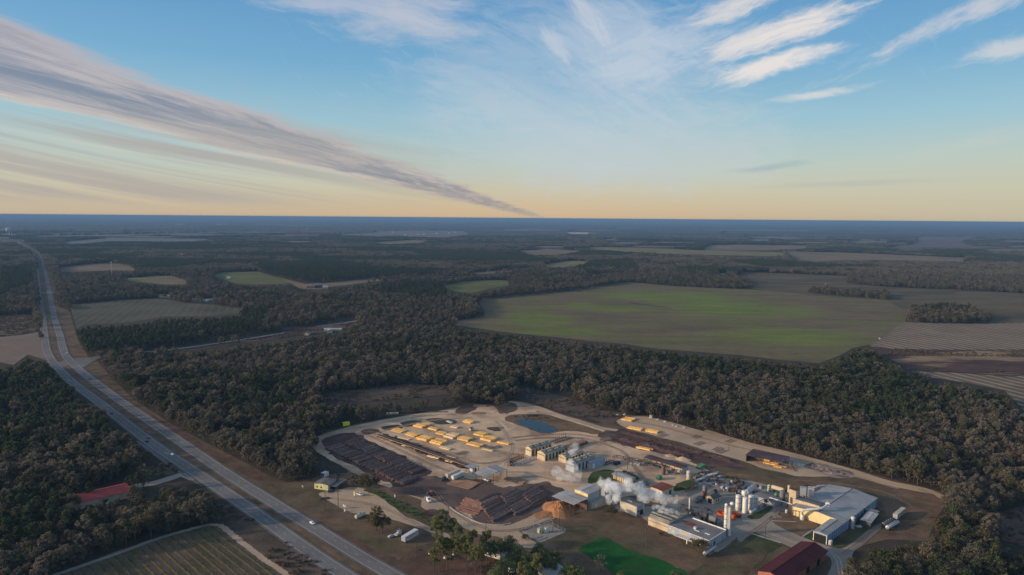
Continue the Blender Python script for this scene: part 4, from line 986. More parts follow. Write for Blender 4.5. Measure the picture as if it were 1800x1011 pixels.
# ------------------------------------------------------------------ lumber stacks
LUM = [(740, 749.6, 11, 10, 2.6, 'broad yellow lumber stack at the back left of the stacks'), (749, 746.5, 8, 4, 2.2, 'narrow yellow lumber stack just behind the broad back left stack'),
       (762, 755, 11, 5.5, 2.2, 'yellow lumber stack second from the left in the back row'), (701, 757.6, 13, 9, 1.6, 'orange tinted lumber stack at the left end of the middle row'),
       (725, 765, 12, 8, 2.2, 'yellow lumber stack second from the left in the middle row'), (775.6, 762.6, 9, 7.5, 2.4, 'small yellow lumber stack third from the left in the back row'),
       (793, 768.5, 11, 9, 3, 'yellow lumber stack with a lower pale stack touching its back'), (800, 765, 9, 5, 2.2, 'low pale lumber stack touching the back of a yellow stack'),
       (817, 772.6, 12, 9, 2.6, 'long yellow lumber stack fifth from the left in the back row'), (825, 742.4, 10, 8, 2.6, 'yellow lumber stack standing alone near the pond side, farthest back'),
       (799.6, 751.4, 8, 5, 2, 'small pale lumber stack alone between the back row and the far bare ground'), (845, 764.4, 11, 9, 2.4, 'bright yellow lumber stack left of the ribbed golden stack'),
       (860, 773, 12, 11, 3, 'ribbed golden lumber stack with a jagged end near the yard middle'), (887, 780, 12, 4.5, 2, 'low orange lumber stack at the far right of the stacks'),
       (836, 782.6, 14, 7, 2.2, 'long yellow lumber stack at the front right of the back row'), (858, 791.6, 11, 3, 1.6, 'thin pale lumber stack beside bare bearers at the right'),
       (711, 771.6, 13, 3.5, 1.4, 'thin yellow lumber stack left of the sorting posts'), (696, 776, 11, 3.5, 1.4, 'thin pale lumber stack in front of the sorting conveyor at its left'),
       (748, 772, 12, 11, 3, 'broad yellow lumber stack third from the left in the middle row'), (771, 778.4, 13, 11, 3.4, 'largest yellow lumber stack with a dark stepped end'),
       (783, 789, 11, 4, 1.8, 'pale orange lumber stack in front of the largest stack'), (674, 769, 12, 1.4, 1.6, 'single pale board pack at the left tip of the sorting conveyor'),
       (714, 785.4, 9, 1.2, 1.2, 'single thin board pack in the middle of the sorting conveyor'), (763, 805, 12, 2.4, 1.6, 'pale board pack in front of the sorting conveyor near the trailers'),
       (790, 812.5, 8, 1.3, 1.6, 'short pale board pack on legs close to the small shed'), (793, 804.5, 10, 1.3, 1.4, 'thin pale board pack behind the sorting conveyor'),
       (817, 818, 9, 1.3, 1.4, 'thin pale board pack touching the small white shed'), (1104, 738, 11, 10, 2.2, 'golden lumber stack nearest the woods right of the pond'),
       (1116, 754.4, 14, 5.5, 2.4, 'long golden lumber stack above the dark bark strip'), (1147, 759.4, 12, 6.5, 2.4, 'golden lumber stack right of the long golden one'),
       (1133, 790, 13, 4, 2.4, 'golden lumber stack behind the long brown roofed shed'), (1356, 816, 11, 5, 2.2, 'golden lumber pack in front of the purple roofed shed'), (1341, 808.5, 12, 3.4, 2, 'golden lumber pack half under the purple roofed shed')]
LG = 'lumber stacks in the yard'
def lumber(u, v, L, Wd, h, label, m='lumber', ang=-33.0, group=LG):
    x, y = G(u, v); t = thing('lumber_stack', label, 'lumber stack', (x, y, 0), math.radians(ang + random.uniform(-3, 3)), group)
    n = max(1, round(Wd / 2.2)); w = Wd / n
    for i in range(n):
        q = MB(); dl = random.uniform(-.8, .8); y0 = -Wd / 2 + i * w; hh = h * random.uniform(.72, 1.0); lay = max(1, int(hh / 1.1))
        for k in range(lay):
            z0 = .25 + k * (hh - .25) / lay; q.box(-L / 2 + dl + random.uniform(-.2, .2), L / 2 + dl + random.uniform(-.2, .2), y0 + .05, y0 + w - .05, z0, z0 + (hh - .25) / lay - .12)
        q.obj('board_bundle', BM[m], t)
    for s in (-.32, 0, .32):
        q = MB(); q.box(L * s - .12, L * s + .12, -Wd / 2, Wd / 2, 0, .25); q.obj('bearer', BM['board'], t)
    return t
for a in LUM: lumber(*a[:4], a[4] * .78, a[5], 'lumberpale' if 'pale' in a[5] or 'thin' in a[5] else 'lumber')
lumber(690, 728, 12, 3, 1.6, 'pale grey board stack at the wood edge by the loop track', 'concrete', 8)
lumber(844, 714.5, 14, 5, 1.6, 'weathered brown board stack at the top edge of the yard', 'board', 0)
lumber(840, 727, 13, 6, 1.0, 'low dark board stack below the weathered brown one', 'board', 5)
lumber(791, 743, 9, 3, 1.4, 'small grey board stack left of the lone yellow stack', 'concrete', -50)
lumber(1064, 773.5, 12, 6, 1.2, 'low brown board stack at the tip of the dark bark strip', 'board', 30)
lumber(775, 724.5, 14, 4, .8, 'low greyish board stack along the top of the loop track', 'board', 0)
lumber(935, 724, 9, 3, 1.2, 'small pale board stack on the track above the pond', 'concrete', -10)
for (u, v) in ((872, 787), (812, 797), (1165, 766), (1230, 780), (1225, 768), (1268, 794), (1284, 776), (858, 788), (1262, 790)):
    x, y = G(u, v); t = thing('timber_bearer', 'dark empty stacking bearers left on the bare yard ground', 'bearers', (x, y, 0), math.radians(40 + random.uniform(-8, 8)), 'empty stacking bearers')
    for k in range(3):
        q = MB(); q.box(-6, 6, k * 2.4 - 2.4, k * 2.4 - 1.9, 0, .45); q.obj('beam', BM['board'], t)

# ------------------------------------------------------------------ pole piles: nearest 300 poles are single objects, the rest one mass
def pole_me(L, m, r=.40):
    q = MB(); q.tube((-L / 2, 0, 0), (L / 2, 0, 0), r, r * .78, 8); return q.mesh('pole', m)
PM = [pole_me(L, BM['pole']) for L in (17.5, 19, 20.5)]; PS = [pole_me(L, BM['pole'], .42) for L in (13.5, 15.5, 17)]; PR = [pole_me(L, BM['polered']) for L in (17, 19)]
POLES = []
def deck(P0, P1, ang, step, label, grp_, mesh, zt=1.35, skip=0.0, jit=.5):
    a, b = Vector(G(*P0)), Vector(G(*P1)); n = int((b - a).length / step)
    for i in range(n):
        if random.random() < skip: continue
        p = a.lerp(b, (i + .5) / n); zz = zt + .55 * math.sin(i * .21 + P0[0]) * math.sin(i * .057 + P0[1]); POLES.append((p.x + random.uniform(-jit, jit), p.y + random.uniform(-jit, jit), zz + random.uniform(-.22, .35), math.radians(ang + random.uniform(-2.2, 2.2)), label, grp_, mesh))
deck((853, 874), (884, 911), 50, .92, 'dark treated pole lying in the left row of the central pole pile', 'central pole pile, left row', PM)
deck((893, 868), (922, 900), 50, .92, 'dark treated pole lying in the middle row of the central pole pile', 'central pole pile, middle row', PM)
deck((928, 861), (953, 886), 50, .92, 'dark treated pole lying in the right row of the central pole pile', 'central pole pile, right row', PM)
deck((818, 903), (838, 882), -32, .95, 'reddish pole lying at the left end of the central pole pile', 'reddish poles', PR, .6)
deck((586, 786), (722, 848), 52, 1.05, 'dark pole lying in the front long pole deck at the left of the yard', 'front long pole deck', PS, skip=.10, jit=.9)
deck((614, 775), (736, 830), 52, 1.05, 'dark pole lying in the rear long pole deck at the left of the yard', 'rear long pole deck', PS, skip=.08, jit=.9)
POLES.sort(key=lambda p: math.hypot(p[0], p[1]))
ms = MB(); mr = MB()
for i, (x, y, z, r, label, g_, mesh) in enumerate(POLES):
    me = random.choice(mesh)
    if i < 300:
        o = tag(link('pole', me), label, 'pole', g_); o.location = (x, y, z); o.rotation_euler = (0, 0, r)
    else:
        hl = 9.5 if mesh is PM else 7.7; c, s = math.cos(r) * hl, math.sin(r) * hl; ms.tube((x - c, y - s, z), (x + c, y + s, z), .4, .3, 8)
    hl = 9.2 if mesh is PM else 7.4; c, s = math.cos(r) * hl, math.sin(r) * hl        # the poles underneath
    if mesh is not PR: ms.tube((x - c, y - s, .55), (x + c, y + s, .5), .52, .42, 6)
tag(ms.obj('pole_pile', BM['pole']), kind='stuff')
# brown plank decks
def plank_deck(label, C, L, Wd, ang):
    x, y = G(*C); t = thing('plank_deck', label, 'plank stack', (x, y, 0), math.radians(ang), 'brown plank decks'); n = int(Wd / 2.4)
    for i in range(n):
        q = MB(); y0 = -Wd / 2 + i * Wd / n
        for k in range(6): q.box(-L / 2 + random.uniform(-.7, .7), L / 2 + random.uniform(-.7, .7), y0 + k * .38, y0 + k * .38 + .33, .4, .75 + random.uniform(-.1, .15))
        q.obj('plank_row', BM['board'], t)
    q = MB()
    for k in (-.35, 0, .35): q.box(L * k - .2, L * k + .2, -Wd / 2, Wd / 2, 0, .4)
    q.obj('bearer', BM['dark'], t)
plank_deck('wide brown plank deck in front of the two parked trailers', (815, 851), 20, 15, -30)
plank_deck('smaller brown plank deck right of the open grey shed', (906, 845), 17, 8, -24)
def windrow(label, P0, P1, w, h, m):
    a, b = Vector(G(*P0)), Vector(G(*P1)); L = (b - a).length; n = int(L / 2.2); q = MB(); prof = 9; d = (b - a).normalized(); nr = Vector((-d.y, d.x)); vs = []; fs = []
    for i in range(n + 1):
        e = min(1, i / 4, (n - i) / 4); p = a.lerp(b, i / n)
        for j in range(prof):
            s = j / (prof - 1) * 2 - 1; z = h * max(0, 1 - s * s) * e * random.uniform(.55, 1.15); pp = p + nr * (s * w / 2 * random.uniform(.9, 1.1)); vs.append((pp.x, pp.y, z - .05))
    for i in range(n):
        for j in range(prof - 1): fs.append((i * prof + j, (i + 1) * prof + j, (i + 1) * prof + j + 1, i * prof + j + 1))
    q.poly(vs, fs); tag(q.obj('bark_windrow', m), label, 'bark heap', 'bark windrows')
windrow('dark bark windrow nearer the golden stacks, long and straight', (1092, 759), (1300, 815), 9, 1.6, M['bark_mud'])
windrow('dark bark windrow nearer the brown roofed shed, with ragged end', (1084, 770), (1222, 806), 10, 1.9, M['bark_mud'])
def heap(name, label, cat, C, rx, ry, h, m, ang=0, n=18, sharp=1.0, group=None):
    x, y = G(*C); q = MB(); vs = [(0, 0, h)]; fs = []; R_ = 7
    for j in range(1, R_ + 1):
        f = j / R_
        for k in range(n):
            a = 2 * math.pi * k / n; w = 1 + .13 * math.sin(3 * a + 1.3) + random.uniform(-.07, .07)
            vs.append((rx * f * w * math.cos(a), ry * f * w * math.sin(a), max(-.1, h * (1 - f ** sharp) * random.uniform(.88, 1.1)) if j < R_ else -.1))
    for k in range(n): fs.append((0, 1 + k, 1 + (k + 1) % n))
    for j in range(R_ - 1):
        for k in range(n): fs.append((1 + j * n + k, 1 + (j + 1) * n + k, 1 + (j + 1) * n + (k + 1) % n, 1 + j * n + (k + 1) % n))
    q.poly(vs, fs); o = q.obj(name, m); o.location = (x, y, 0); o.rotation_euler = (0, 0, math.radians(ang)); return tag(o, label, cat, group)
heap('sawdust_pile', 'tall orange brown sawdust pile spilling from under the pale canopy', 'sawdust heap', (984, 895), 13, 14, 5.6, BM['sawdust'], 20, 22, 1.15)
heap('sawdust_pile', 'low spread of orange sawdust below the tall pile', 'sawdust heap', (965, 904), 15, 6, 1.6, BM['sawdust'], 25, 22, .9)
heap('dirt_heap', 'small brown dirt heap beside the long brown roofed shed', 'dirt heap', (1200, 808), 7, 4, 2.6, M['dirt'], -20)
heap('dirt_heap', 'orange dirt heap behind the long brown roofed shed', 'dirt heap', (1178, 802), 6, 3, 2.0, M['dirt'], -20)

# ------------------------------------------------------------------ sheds and mill houses
t = bldg('open_shed', 'open sided shed with two pitch blue grey metal roof', 'shed', frame((855, 839), (892, 826), (837, 831), 6), 6, 1.6, 'y', 'grey', 'roofgrey', .6, posts=True, cap='rooflight')
t = bldg('small_shed', 'small blue grey roofed shed with a white front panel', 'shed', frame((831, 824), (842, 819.5), (821.5, 818.5), 4.5), 4.5, 0, 'x', 'grey', 'roofgrey', .5, posts=True)
L, Wd = dims(t); q = MB(); q.box(.3, 2.8, .5, Wd * .55, 0, 3.8); q.obj('cabin', BM['white'], t)
t = bldg('long_shed', 'long open shed with dark brown roof amid machinery', 'shed', frame((1199.5, 824), (1209, 819.5), (1128.5, 806), 5.2), 5.2, .5, 'y', 'grey', 'roofpurple', .4, posts=True)
L, Wd = dims(t); q = MB(); q.box(0.05, L, .0, .2, 0, 5.1); q.obj('end_wall', BM['grey'], t); q = MB(); q.box(L - .3, L - .05, .2, Wd, 0, 5.1); q.obj('back_wall', BM['tan'], t)
t = bldg('rust_roof_house', 'cream walled house with a rust red flat roof beside the steam', 'workshop', frame((1164.5, 863.5), (1184, 855.5), (1140, 857.5), 5), 5, .3, 'x', 'cream', 'roofrust', .5,
         openings=[('y0', .3, 3, .1, 3.6, 'door', 'blue'), ('y0', .7, 3, .1, 3.6, 'door', 'dark'), ('x0', .3, 1.5, 1.4, 2.8, 'window', 'glass'), ('x0', .7, 1.5, 1.4, 2.8, 'window', 'glass')])
t = bldg('low_office', 'low grey roofed house with seven bays tinted sunlit yellow between dark piers', 'office', frame((1104, 844), (1117, 839.5), (1076, 833.5), 3.6), 3.6, .9, 'y', 'yellow', 'roofgrey', .8)  # wall yellow stands for sunlight on the bays
L, Wd = dims(t)
for i in range(8):
    q = MB(); q.box(-.10, .02, Wd * i / 7.3, Wd * i / 7.3 + .6, 0, 3.5); q.obj('pier', BM['dark'], t)
t = bldg('sawmill', 'tall sawmill building with end wall tinted sunlit yellow and grey roof', 'mill building', frame((1033.5, 869), (1057, 858.8), (1011, 860), 10), 10, .8, 'x', 'grey', 'rooflight', .3, cap='roofgrey')
L, Wd = dims(t); q = MB(); q.box(-.08, .02, 0.02, Wd - .02, 6.2, 9.9); q.obj('sunlit_tint_panel', BM['yellow'], t)  # yellow panel paints the sun falling on the end wall
q = MB(); q.box(.5, L, -3.2, -.02, 0, 4.6); q.obj('lean_to', BM['beige'], t); q = MB(); q.box(.3, L + .2, -3.5, -.03, 4.6, 4.8); q.obj('lean_to_roof', BM['roofgrey'], t)
for p in (.28, .36):
    q = MB(); q.box(L * p, L * p + 1.0, -3.28, -3.2, .4, 2.6); q.obj('door', BM['white'], t)
t = bldg('mill_annex', 'grey mill annex hidden behind the thick steam', 'mill building', frame((1083, 858), (1094, 853), (1057, 847), 9), 9, .6, 'x', 'grey', 'roofgrey', .3, openings=[('y0', .5, 2.4, .1, 4, 'door', 'rust')])
t = bldg('sawdust_canopy', 'pale flat canopy on posts over the sawdust pile', 'canopy', frame((1009, 887.5), (1033, 877), (972, 872), 8.5), 8.5, .3, 'y', 'tan', 'rooflight', .3, posts=True, cap='rooflight')
L, Wd = dims(t); q = MB(); q.box(L - .4, L - .1, .3, Wd, 0, 8.4); q.obj('back_wall', BM['rust'], t)
t = bldg('grey_workshop', 'plain workshop with stained pale long wall and dark roof', 'workshop', frame((1119.5, 891), (1133, 885), (1088.5, 880), 7), 7, .5, 'y', 'concrete', 'roofdark', .2,
         openings=[('y0', .62, 3.4, .1, 3.6, 'door', 'opening'), ('y0', .25, 1.2, 2.5, 4, 'window', 'glass')])
L, Wd = dims(t); q = MB(); q.box(-.06, .0, .02, Wd - .02, 0, 6.9); q.obj('pale_wall', BM['beige'], t); q = MB(); q.box(L * .3, L * .38, Wd * .45, Wd * .7, 7.55, 7.75); q.obj('skylight', BM['white'], t)  # beige sheet paints the long wall as sunlit
q = MB(); q.box(.05, L, -.05, 0, 0.02, 6.9); q.obj('end_wall', BM['blue'], t)  # blue sheet paints the end wall as shaded
# twin gabled old works
t = thing('old_works', 'twin ridged old works with rows of roof vents', 'factory', *(lambda f: ((f[0][0], f[0][1], 0), f[1]))(frame((1174.5, 922.5), (1203, 907), (1139, 909.5), 5.2)))
(_, _), _, L, Wd = frame((1174.5, 922.5), (1203, 907), (1139, 909.5), 5.2); h = 5.2
for k in (0, 1):
    x0 = L * k / 2; q = wall_mesh(L / 2, Wd, h, 2.4, 'y'); q.v = [(x + x0, y, z) for x, y, z in q.v]; q.obj('wall', BM['tan'], t)
    q = roof_mesh(L / 2, Wd, h, 2.4, 'y', .06); q.v = [(x + x0, y, z + .02) for x, y, z in q.v]; r = q.obj('roof', BM['roofold'], t)
    for s in (.32, .68):
        for i in range(8):
            q = MB(); y = Wd * (i + .5) / 8; x = x0 + L / 2 * s; z = h + 2.4 * (1 - abs(s * 2 - 1)) + .12; q.box(x - .5, x + .5, y - .7, y + .7, z - .1, z + .35); q.obj('roof_vent', BM['dark'], r)
q = MB(); q.box(-.06, .02, 0, Wd, 3.2, 3.5); q.obj('wall_band', BM['dark'], t)
# main office block
t = bldg('flat_roof_works', 'long flat roofed works with white parapet line and rust stain', 'factory', frame((1247, 951.5), (1276, 933), (1174, 924), 5), 5, 0, 'x', 'grey', 'rooftar', .2, cap='white',
         openings=[('x0', .86, 2.4, .1, 3.4, 'door', 'palegreen'), ('x0', .76, 4, 0.5, 4.2, 'bay_panel', 'blue'), ('x0', .6, 4.5, .5, 4.2, 'bay_panel', 'tan'), ('x0', .45, 4, .5, 4.2, 'bay_panel', 'grey'), ('x0', .94, 1.2, 3.4, 4.2, 'sign_panel', 'yellow'),
                   ('y0', .3, 2, .1, 3, 'door', 'dark'), ('y0', .62, 3, .1, 3.4, 'door', 'grey')])
L, Wd = dims(t)
for (x, y, a, b) in ((L * .30, Wd * .36, 1.0, 3.4), (L * .34, Wd * .13, 1.0, 3.4)):
    q = MB(); q.box(x, x + a, y, y + b, 5.19, 5.4); q.obj('skylight', BM['white'], t)
q = MB(); q.box(L * .36, L * .44, Wd * .47, Wd * .52, 5.19, 6.6); q.obj('roof_unit', BM['white'], t)
q = MB(); vs = [(L * .62 + 3.0 * math.cos(k / 14 * 6.283) * random.uniform(.7, 1.2), Wd * .72 + 5.0 * math.sin(k / 14 * 6.283) * random.uniform(.7, 1.2), 5.19) for k in range(14)]; q.poly(vs, [tuple(range(14))]); q.obj('rust_patch', BM['roofrust'], t)
q = MB(); q.box(-4.5, -.1, Wd * .42, Wd * .72, 2.7, 2.95); q.obj('porch_roof', BM['white'], t); q = MB(); q.box(-4.4, -4.1, Wd * .43, Wd * .45, 0, 2.7); q.obj('porch_post', BM['white'], t)
q = MB(); q.box(L * .99, L + .4, 0, Wd * .8, 5.2, 5.9); q.obj('pipe_rack', BM['white'], t)
# great hall
a_ = Vector(G(1484.4, 918.8, 6.2)); b_ = Vector(G(1542, 875.6, 6.2)); d_ = Vector(G(1455.4, 852.5, 6.2)); dirx = (b_ - a_).normalized(); nn = Vector((-dirx.y, dirx.x))
hall_fr = ((a_.x, a_.y), math.atan2(dirx.y, dirx.x), (b_ - a_).length, (d_ - a_).dot(nn))
t = bldg('great_hall', 'largest hall with broad pale grey roof and shade tinted blue side wall', 'factory hall', hall_fr, 6.2, 1.6, 'x', 'blue', 'roofgrey', .4, cap='roofdark')  # wall blue carries the tone of the shaded side
L, Wd = dims(t); q = MB(); q.poly([(-.07, .05, 0), (-.07, Wd - .05, 0), (-.07, Wd - .05, 6.1), (-.07, Wd / 2, 7.6), (-.07, .05, 6.1)], [(0, 4, 3, 2, 1)]); q.obj('front_wall', BM['yellow'], t)  # yellow sheet paints sunlight onto the hall front
for i in range(11):
    q = MB(); x = L * (i + .5) / 11; q.box(x - .1, x + .1, -.12, .01, 0, 6); q.obj('wall_rib', BM['navy'], t)
ext_fr = frame((1454, 941.5), (1484, 919.2), (1428.7, 934.4), 6)
t = bldg('hall_extension', 'long narrow hall extension with open front holding brown bales', 'factory wing', ext_fr, 6, .5, 'x', 'blue', 'roofgrey', .3, cap='roofdark')  # walls repeat the hall's painted shade blue
L, Wd = dims(t); q = MB(); q.box(-.08, .02, .3, Wd - .3, 0.05, 5.2); q.obj('bay_shade_panel', BM['opening'], t)  # near-black sheet paints the shade inside the bay
for y in (0, Wd - .4):
    q = MB(); q.box(-.14, .1, y, y + .4, 0, 6); q.obj('corner_post', BM['white'], t)
for i in range(8):
    q = MB(); x = L * (i + .5) / 8; q.box(x - .12, x + .12, -.12, .01, 0, 5.9); q.obj('wall_rib', BM['navy'], t)
for k, (u, v, z) in enumerate(((1432, 949, 0), (1436, 950, 0), (1433.5, 948.6, 1.6), (1441, 951, 0))):
    x, y = G(u, v); o = MB(); o.box(-1.1, 1.1, -.9, .9, 0, 1.55); o.box(-1.12, -.7, -.92, .92, .6, .95); o.box(.7, 1.12, -.92, .92, .6, .95); o = o.obj('bale', BM['brick']); o.location = (x, y, z); o.rotation_euler = (0, 0, ext_fr[1])
    tag(o, ['brown bale at the left of the open hall extension front', 'brown bale second from left in the open extension front', 'brown bale lying on top of the two left bales', 'brown bale at the right of the open extension front'][k], 'bale', 'bales at the hall extension')
bldg('upper_bay', 'raised tan bay with slanted grey roof on the hall front', 'factory bay', frame((1440.5, 889.5), (1447, 884.5), (1401, 875), 9), 9, .3, 'y', 'tan', 'roofdark', .3)
t = bldg('front_lean_to', 'low tan lean to with dark roof before the raised bay', 'lean to', frame((1429, 901), (1437, 895.5), (1392, 890.5), 6), 6, .2, 'y', 'tan', 'roofdark', .3, openings=[('x0', .25, 3, .1, 4, 'door', 'grey'), ('x0', .6, 3, .1, 3.2, 'door', 'rust')])
t = bldg('loading_shed', 'small white roofed shed on the shaded side of the great hall', 'shed', frame((1531, 919), (1543.5, 903.5), (1513.5, 913.6), 4.6), 4.6, .3, 'x', 'dark', 'rooflight', .4, cap='white')
bldg('side_canopy', 'grey flat canopy joining the great hall and the white roofed shed', 'canopy', frame((1541, 902.5), (1546, 899), (1519, 896), 5), 5, 0, 'x', 'grey', 'rooftar', .2, posts=True)
# bin, stack, collectors and ducts at the hall front
t = bldg('storage_bin', 'tall tan storage bin with purple top beside the hall front', 'bin', frame((1399.6, 863.5), (1404, 861.5), (1387.5, 859.5), 14.5), 14.5, 0, 'x', 'tan', 'roofpurple', .1)
L, Wd = dims(t); q = MB(); q.box(-.10, 0, Wd * .45, Wd * .8, 3, 9); q.obj('hopper_door', BM['dark'], t)  # dark panel paints a patch of shade on the bin face
x, y = G(1385, 892); t = thing('chimney_stack', 'thin tan and rust chimney left of the storage bin', 'chimney', (x, y, 0)); q = MB(); q.tube((0, 0, 0), (0, 0, 11), .65, .6, 12); q.obj('lower_pipe', BM['rust'], t); q = MB(); q.tube((0, 0, 11.02), (0, 0, 16), .8, .78, 12); q.obj('upper_pipe', BM['cream'], t)
x, y = G(1413, 886); t = thing('dust_collector', 'grey dust collector with conical hoppers behind the raised bay', 'dust collector', (x, y, 0), math.radians(-25))
for k in range(2):
    q = MB(); q.box(-3 + k * 5, 1.2 + k * 5, -2, 2, 7, 12 + k); q.obj('filter_box', BM['steel'], t); q = MB(); q.lathe([(.5, 3.5), (2.0, 7)], 12, (-.9 + k * 5, 0)); q.obj('hopper', BM['steel'], t)
    for sx in (-2.6, .8):
        q = MB(); q.tube((sx + k * 5, -1.7, 0), (sx + k * 5, -1.7, 7), .18, .18, 6); q.obj('leg', BM['steel'], t)
q = MB(); q.pipe([(6, 0, 12.6), (9, 3, 13.5), (13, 6, 13.4)], .9, 10); q.obj('duct', BM['grey'], t)
p0, p1, p2, p3 = [Vector((*G(u, v, z), z)) for u, v, z in ((1411, 905, 3.5), (1412, 897.5, 7.5), (1444, 893.5, 9.8), (1456, 886, 10.6))]
t = thing('white_duct', 'bent white duct running from the ground unit onto the hall roof', 'duct', (p0.x, p0.y, 0)); q = MB(); pts = [Vector(p) - Vector((p0.x, p0.y, 0)) for p in catmull([p0, p1, p2, p3], 5)]; q.pipe(pts, .8, 10); q.obj('pipe', BM['white'], t)
q = MB(); q.tube(pts[-2] , pts[-1], 1.5, 1.5, 12); q.obj('end_silencer', BM['white'], t); q = MB(); q.lathe([(1.5, 0), (1.5, 2.2), (.8, 3.6)], 12); q.obj('base_unit', BM['white'], t)

# ------------------------------------------------------------------ tanks, towers, process gear
def vtank(label, u, v, r, h, m, name='storage_tank', cat='tank', group=None, dome=.5, legs=0.0):
    x, y = G(u, v); t = thing(name, label, cat, (x, y, 0), 0, group)
    q = MB(); q.lathe([(r, legs), (r, legs + h), (r * .75, legs + h + dome * .7), (r * .05, legs + h + dome)], 18); q.obj('shell', BM[m], t)
    q = MB()
    for k in range(3): q.lathe([(r + .02, legs + h * (k + .5) / 3), (r + .07, legs + h * (k + .5) / 3 + .05), (r + .02, legs + h * (k + .5) / 3 + .25)], 18)
    q.obj('hoop', BM['tanksteel'], t)
    q = MB(); q.box(-.35, -.28, -r - .32, -r - .25, legs, legs + h + .6); q.box(.28, .35, -r - .32, -r - .25, legs, legs + h + .6)
    for k in range(int(h / .6)): q.box(-.3, .3, -r - .31, -r - .27, legs + k * .6, legs + k * .6 + .06)
    q.obj('ladder', BM['dark'], t)
    if legs:
        for k in range(4):
            q = MB(); a = k * 1.5708 + .78; q.tube((r * .8 * math.cos(a), r * .8 * math.sin(a), -.1), (r * .8 * math.cos(a), r * .8 * math.sin(a), legs), .15, .15, 6); q.obj('leg', BM['dark'], t)
    return t
TG = 'white storage tanks in a cluster'
vtank('white tank at the left end of the tank cluster', 1297, 896.5, 1.75, 10.5, 'white', group=TG)
vtank('tallest white tank standing at the back of the tank cluster', 1307.5, 895.5, 1.9, 13.0, 'white', group=TG)
vtank('white tank with dark cap standing frontmost in the tank cluster', 1309.5, 901.5, 1.9, 10.6, 'white', group=TG).children[0].data.materials[0] = BM['white']
vtank('smooth white tank third from the left in the tank cluster', 1319, 897.5, 1.9, 10.8, 'white', group=TG)
vtank('bluish white shorter tank at the right end of the tank cluster', 1327.5, 893.5, 1.85, 8.6, 'white', group=TG)
vtank('slender white tank by the shaded side wall of the great hall', 1498.7, 928.5, 1.3, 7.4, 'white')
vtank('pale green upright vessel behind the storage bin', 1351.5, 863.5, 1.1, 4.5, 'palegreen', 'upright_vessel', 'vessel')
vtank('grey green upright tank left of the tan storage bin', 1375, 880, 1.9, 7.0, 'tanksteel', 'upright_vessel', 'vessel')
vtank('dark green upright tank beside the grey green one', 1364.5, 877, 1.4, 4.0, 'green', 'upright_vessel', 'vessel')
vtank('small white drum under the hall extension corner', 1459.5, 957.5, 1.3, 2.6, 'white', 'drum', 'drum')
vtank('small white drum on the ground left of the rusty chimney', 1382.5, 902, .9, 2.0, 'white', 'drum', 'drum')
vtank('dark hooped silo left of the dark roofed old house', 1238.5, 873, 1.6, 6.5, 'tanksteel', 'silo', 'silo', legs=1.5)
vtank('second dark silo just behind the hooped silo', 1236, 878, 1.5, 4.5, 'rust', 'silo', 'silo', legs=1)
vtank('rusty upright boiler near the long brown roofed shed', 1166, 834, 1.6, 6.5, 'rust', 'boiler', 'boiler')
vtank('tan concrete silo with flared top beside the scrap ground', 1210.5, 848.5, 1.8, 9.0, 'beige', 'silo', 'silo')
x, y = G(1278, 940.5); t = thing('twin_tower', 'tall twin white distillation tower with a ball on top', 'tower', (x, y, 0), math.radians(-30)); t.scale = (1.05, 1.05, .86)
q = MB(); q.lathe([(1.08, 0), (1.08, 23.0), (.7, 23.7), (.1, 24.0)], 18, (-1.02, .1)); q.obj('column', BM['white'], t)
q = MB(); q.lathe([(1.08, 0), (1.08, 21.5), (.7, 22.2), (.1, 22.5)], 18, (1.06, -.1)); q.obj('column', BM['white'], t)
q = MB(); q.lathe([(.1, 23.4), (1.0, 23.9), (1.4, 24.8), (1.0, 25.7), (.1, 26.2)], 16, (2.3, 0)); q.obj('ball', BM['white'], t)
q = MB(); q.box(-2.3, 2.4, -1.5, -1.25, 22.4, 22.6); q.box(-2.3, 2.4, 1.25, 1.5, 22.4, 22.6); q.box(2.2, 2.4, -.1, .1, 22.5, 23.6); q.obj('catwalk', BM['dark'], t)
q = MB(); q.box(-.1, .0, -1.35, -1.25, 0, 22.4); q.box(.5, .6, -1.35, -1.25, 0, 22.4)
for k in range(26): q.box(-.05, .55, -1.34, -1.27, k * .86, k * .86 + .1)
q.obj('ladder', BM['tanksteel'], t)
for k in range(5):
    q = MB(); q.lathe([(1.1, 3 + k * 4.4), (1.16, 3.1 + k * 4.4), (1.1, 3.35 + k * 4.4)], 18, (-1.02, .1)); q.obj('flange', BM['tanksteel'], t)
x, y = G(1211.5, 904); t = thing('vent_stack', 'thin white vent stack rising from a dark pipe frame', 'stack', (x, y, 0), .4); q = MB(); q.tube((0, 0, 3), (0, 0, 11.5), .55, .5, 12); q.obj('stack_pipe', BM['white'], t)
q = MB()
for k in range(14):
    a = random.uniform(0, 6.28); r = random.uniform(1, 3.2); q.tube((r * math.cos(a), r * math.sin(a), 0), (r * math.cos(a + .8), r * math.sin(a + .8), random.uniform(2, 4)), .16, .16, 6)
q.box(-3, 3, -2, 2, 2.9, 3.1); q.obj('pipe_frame', BM['dark'], t)
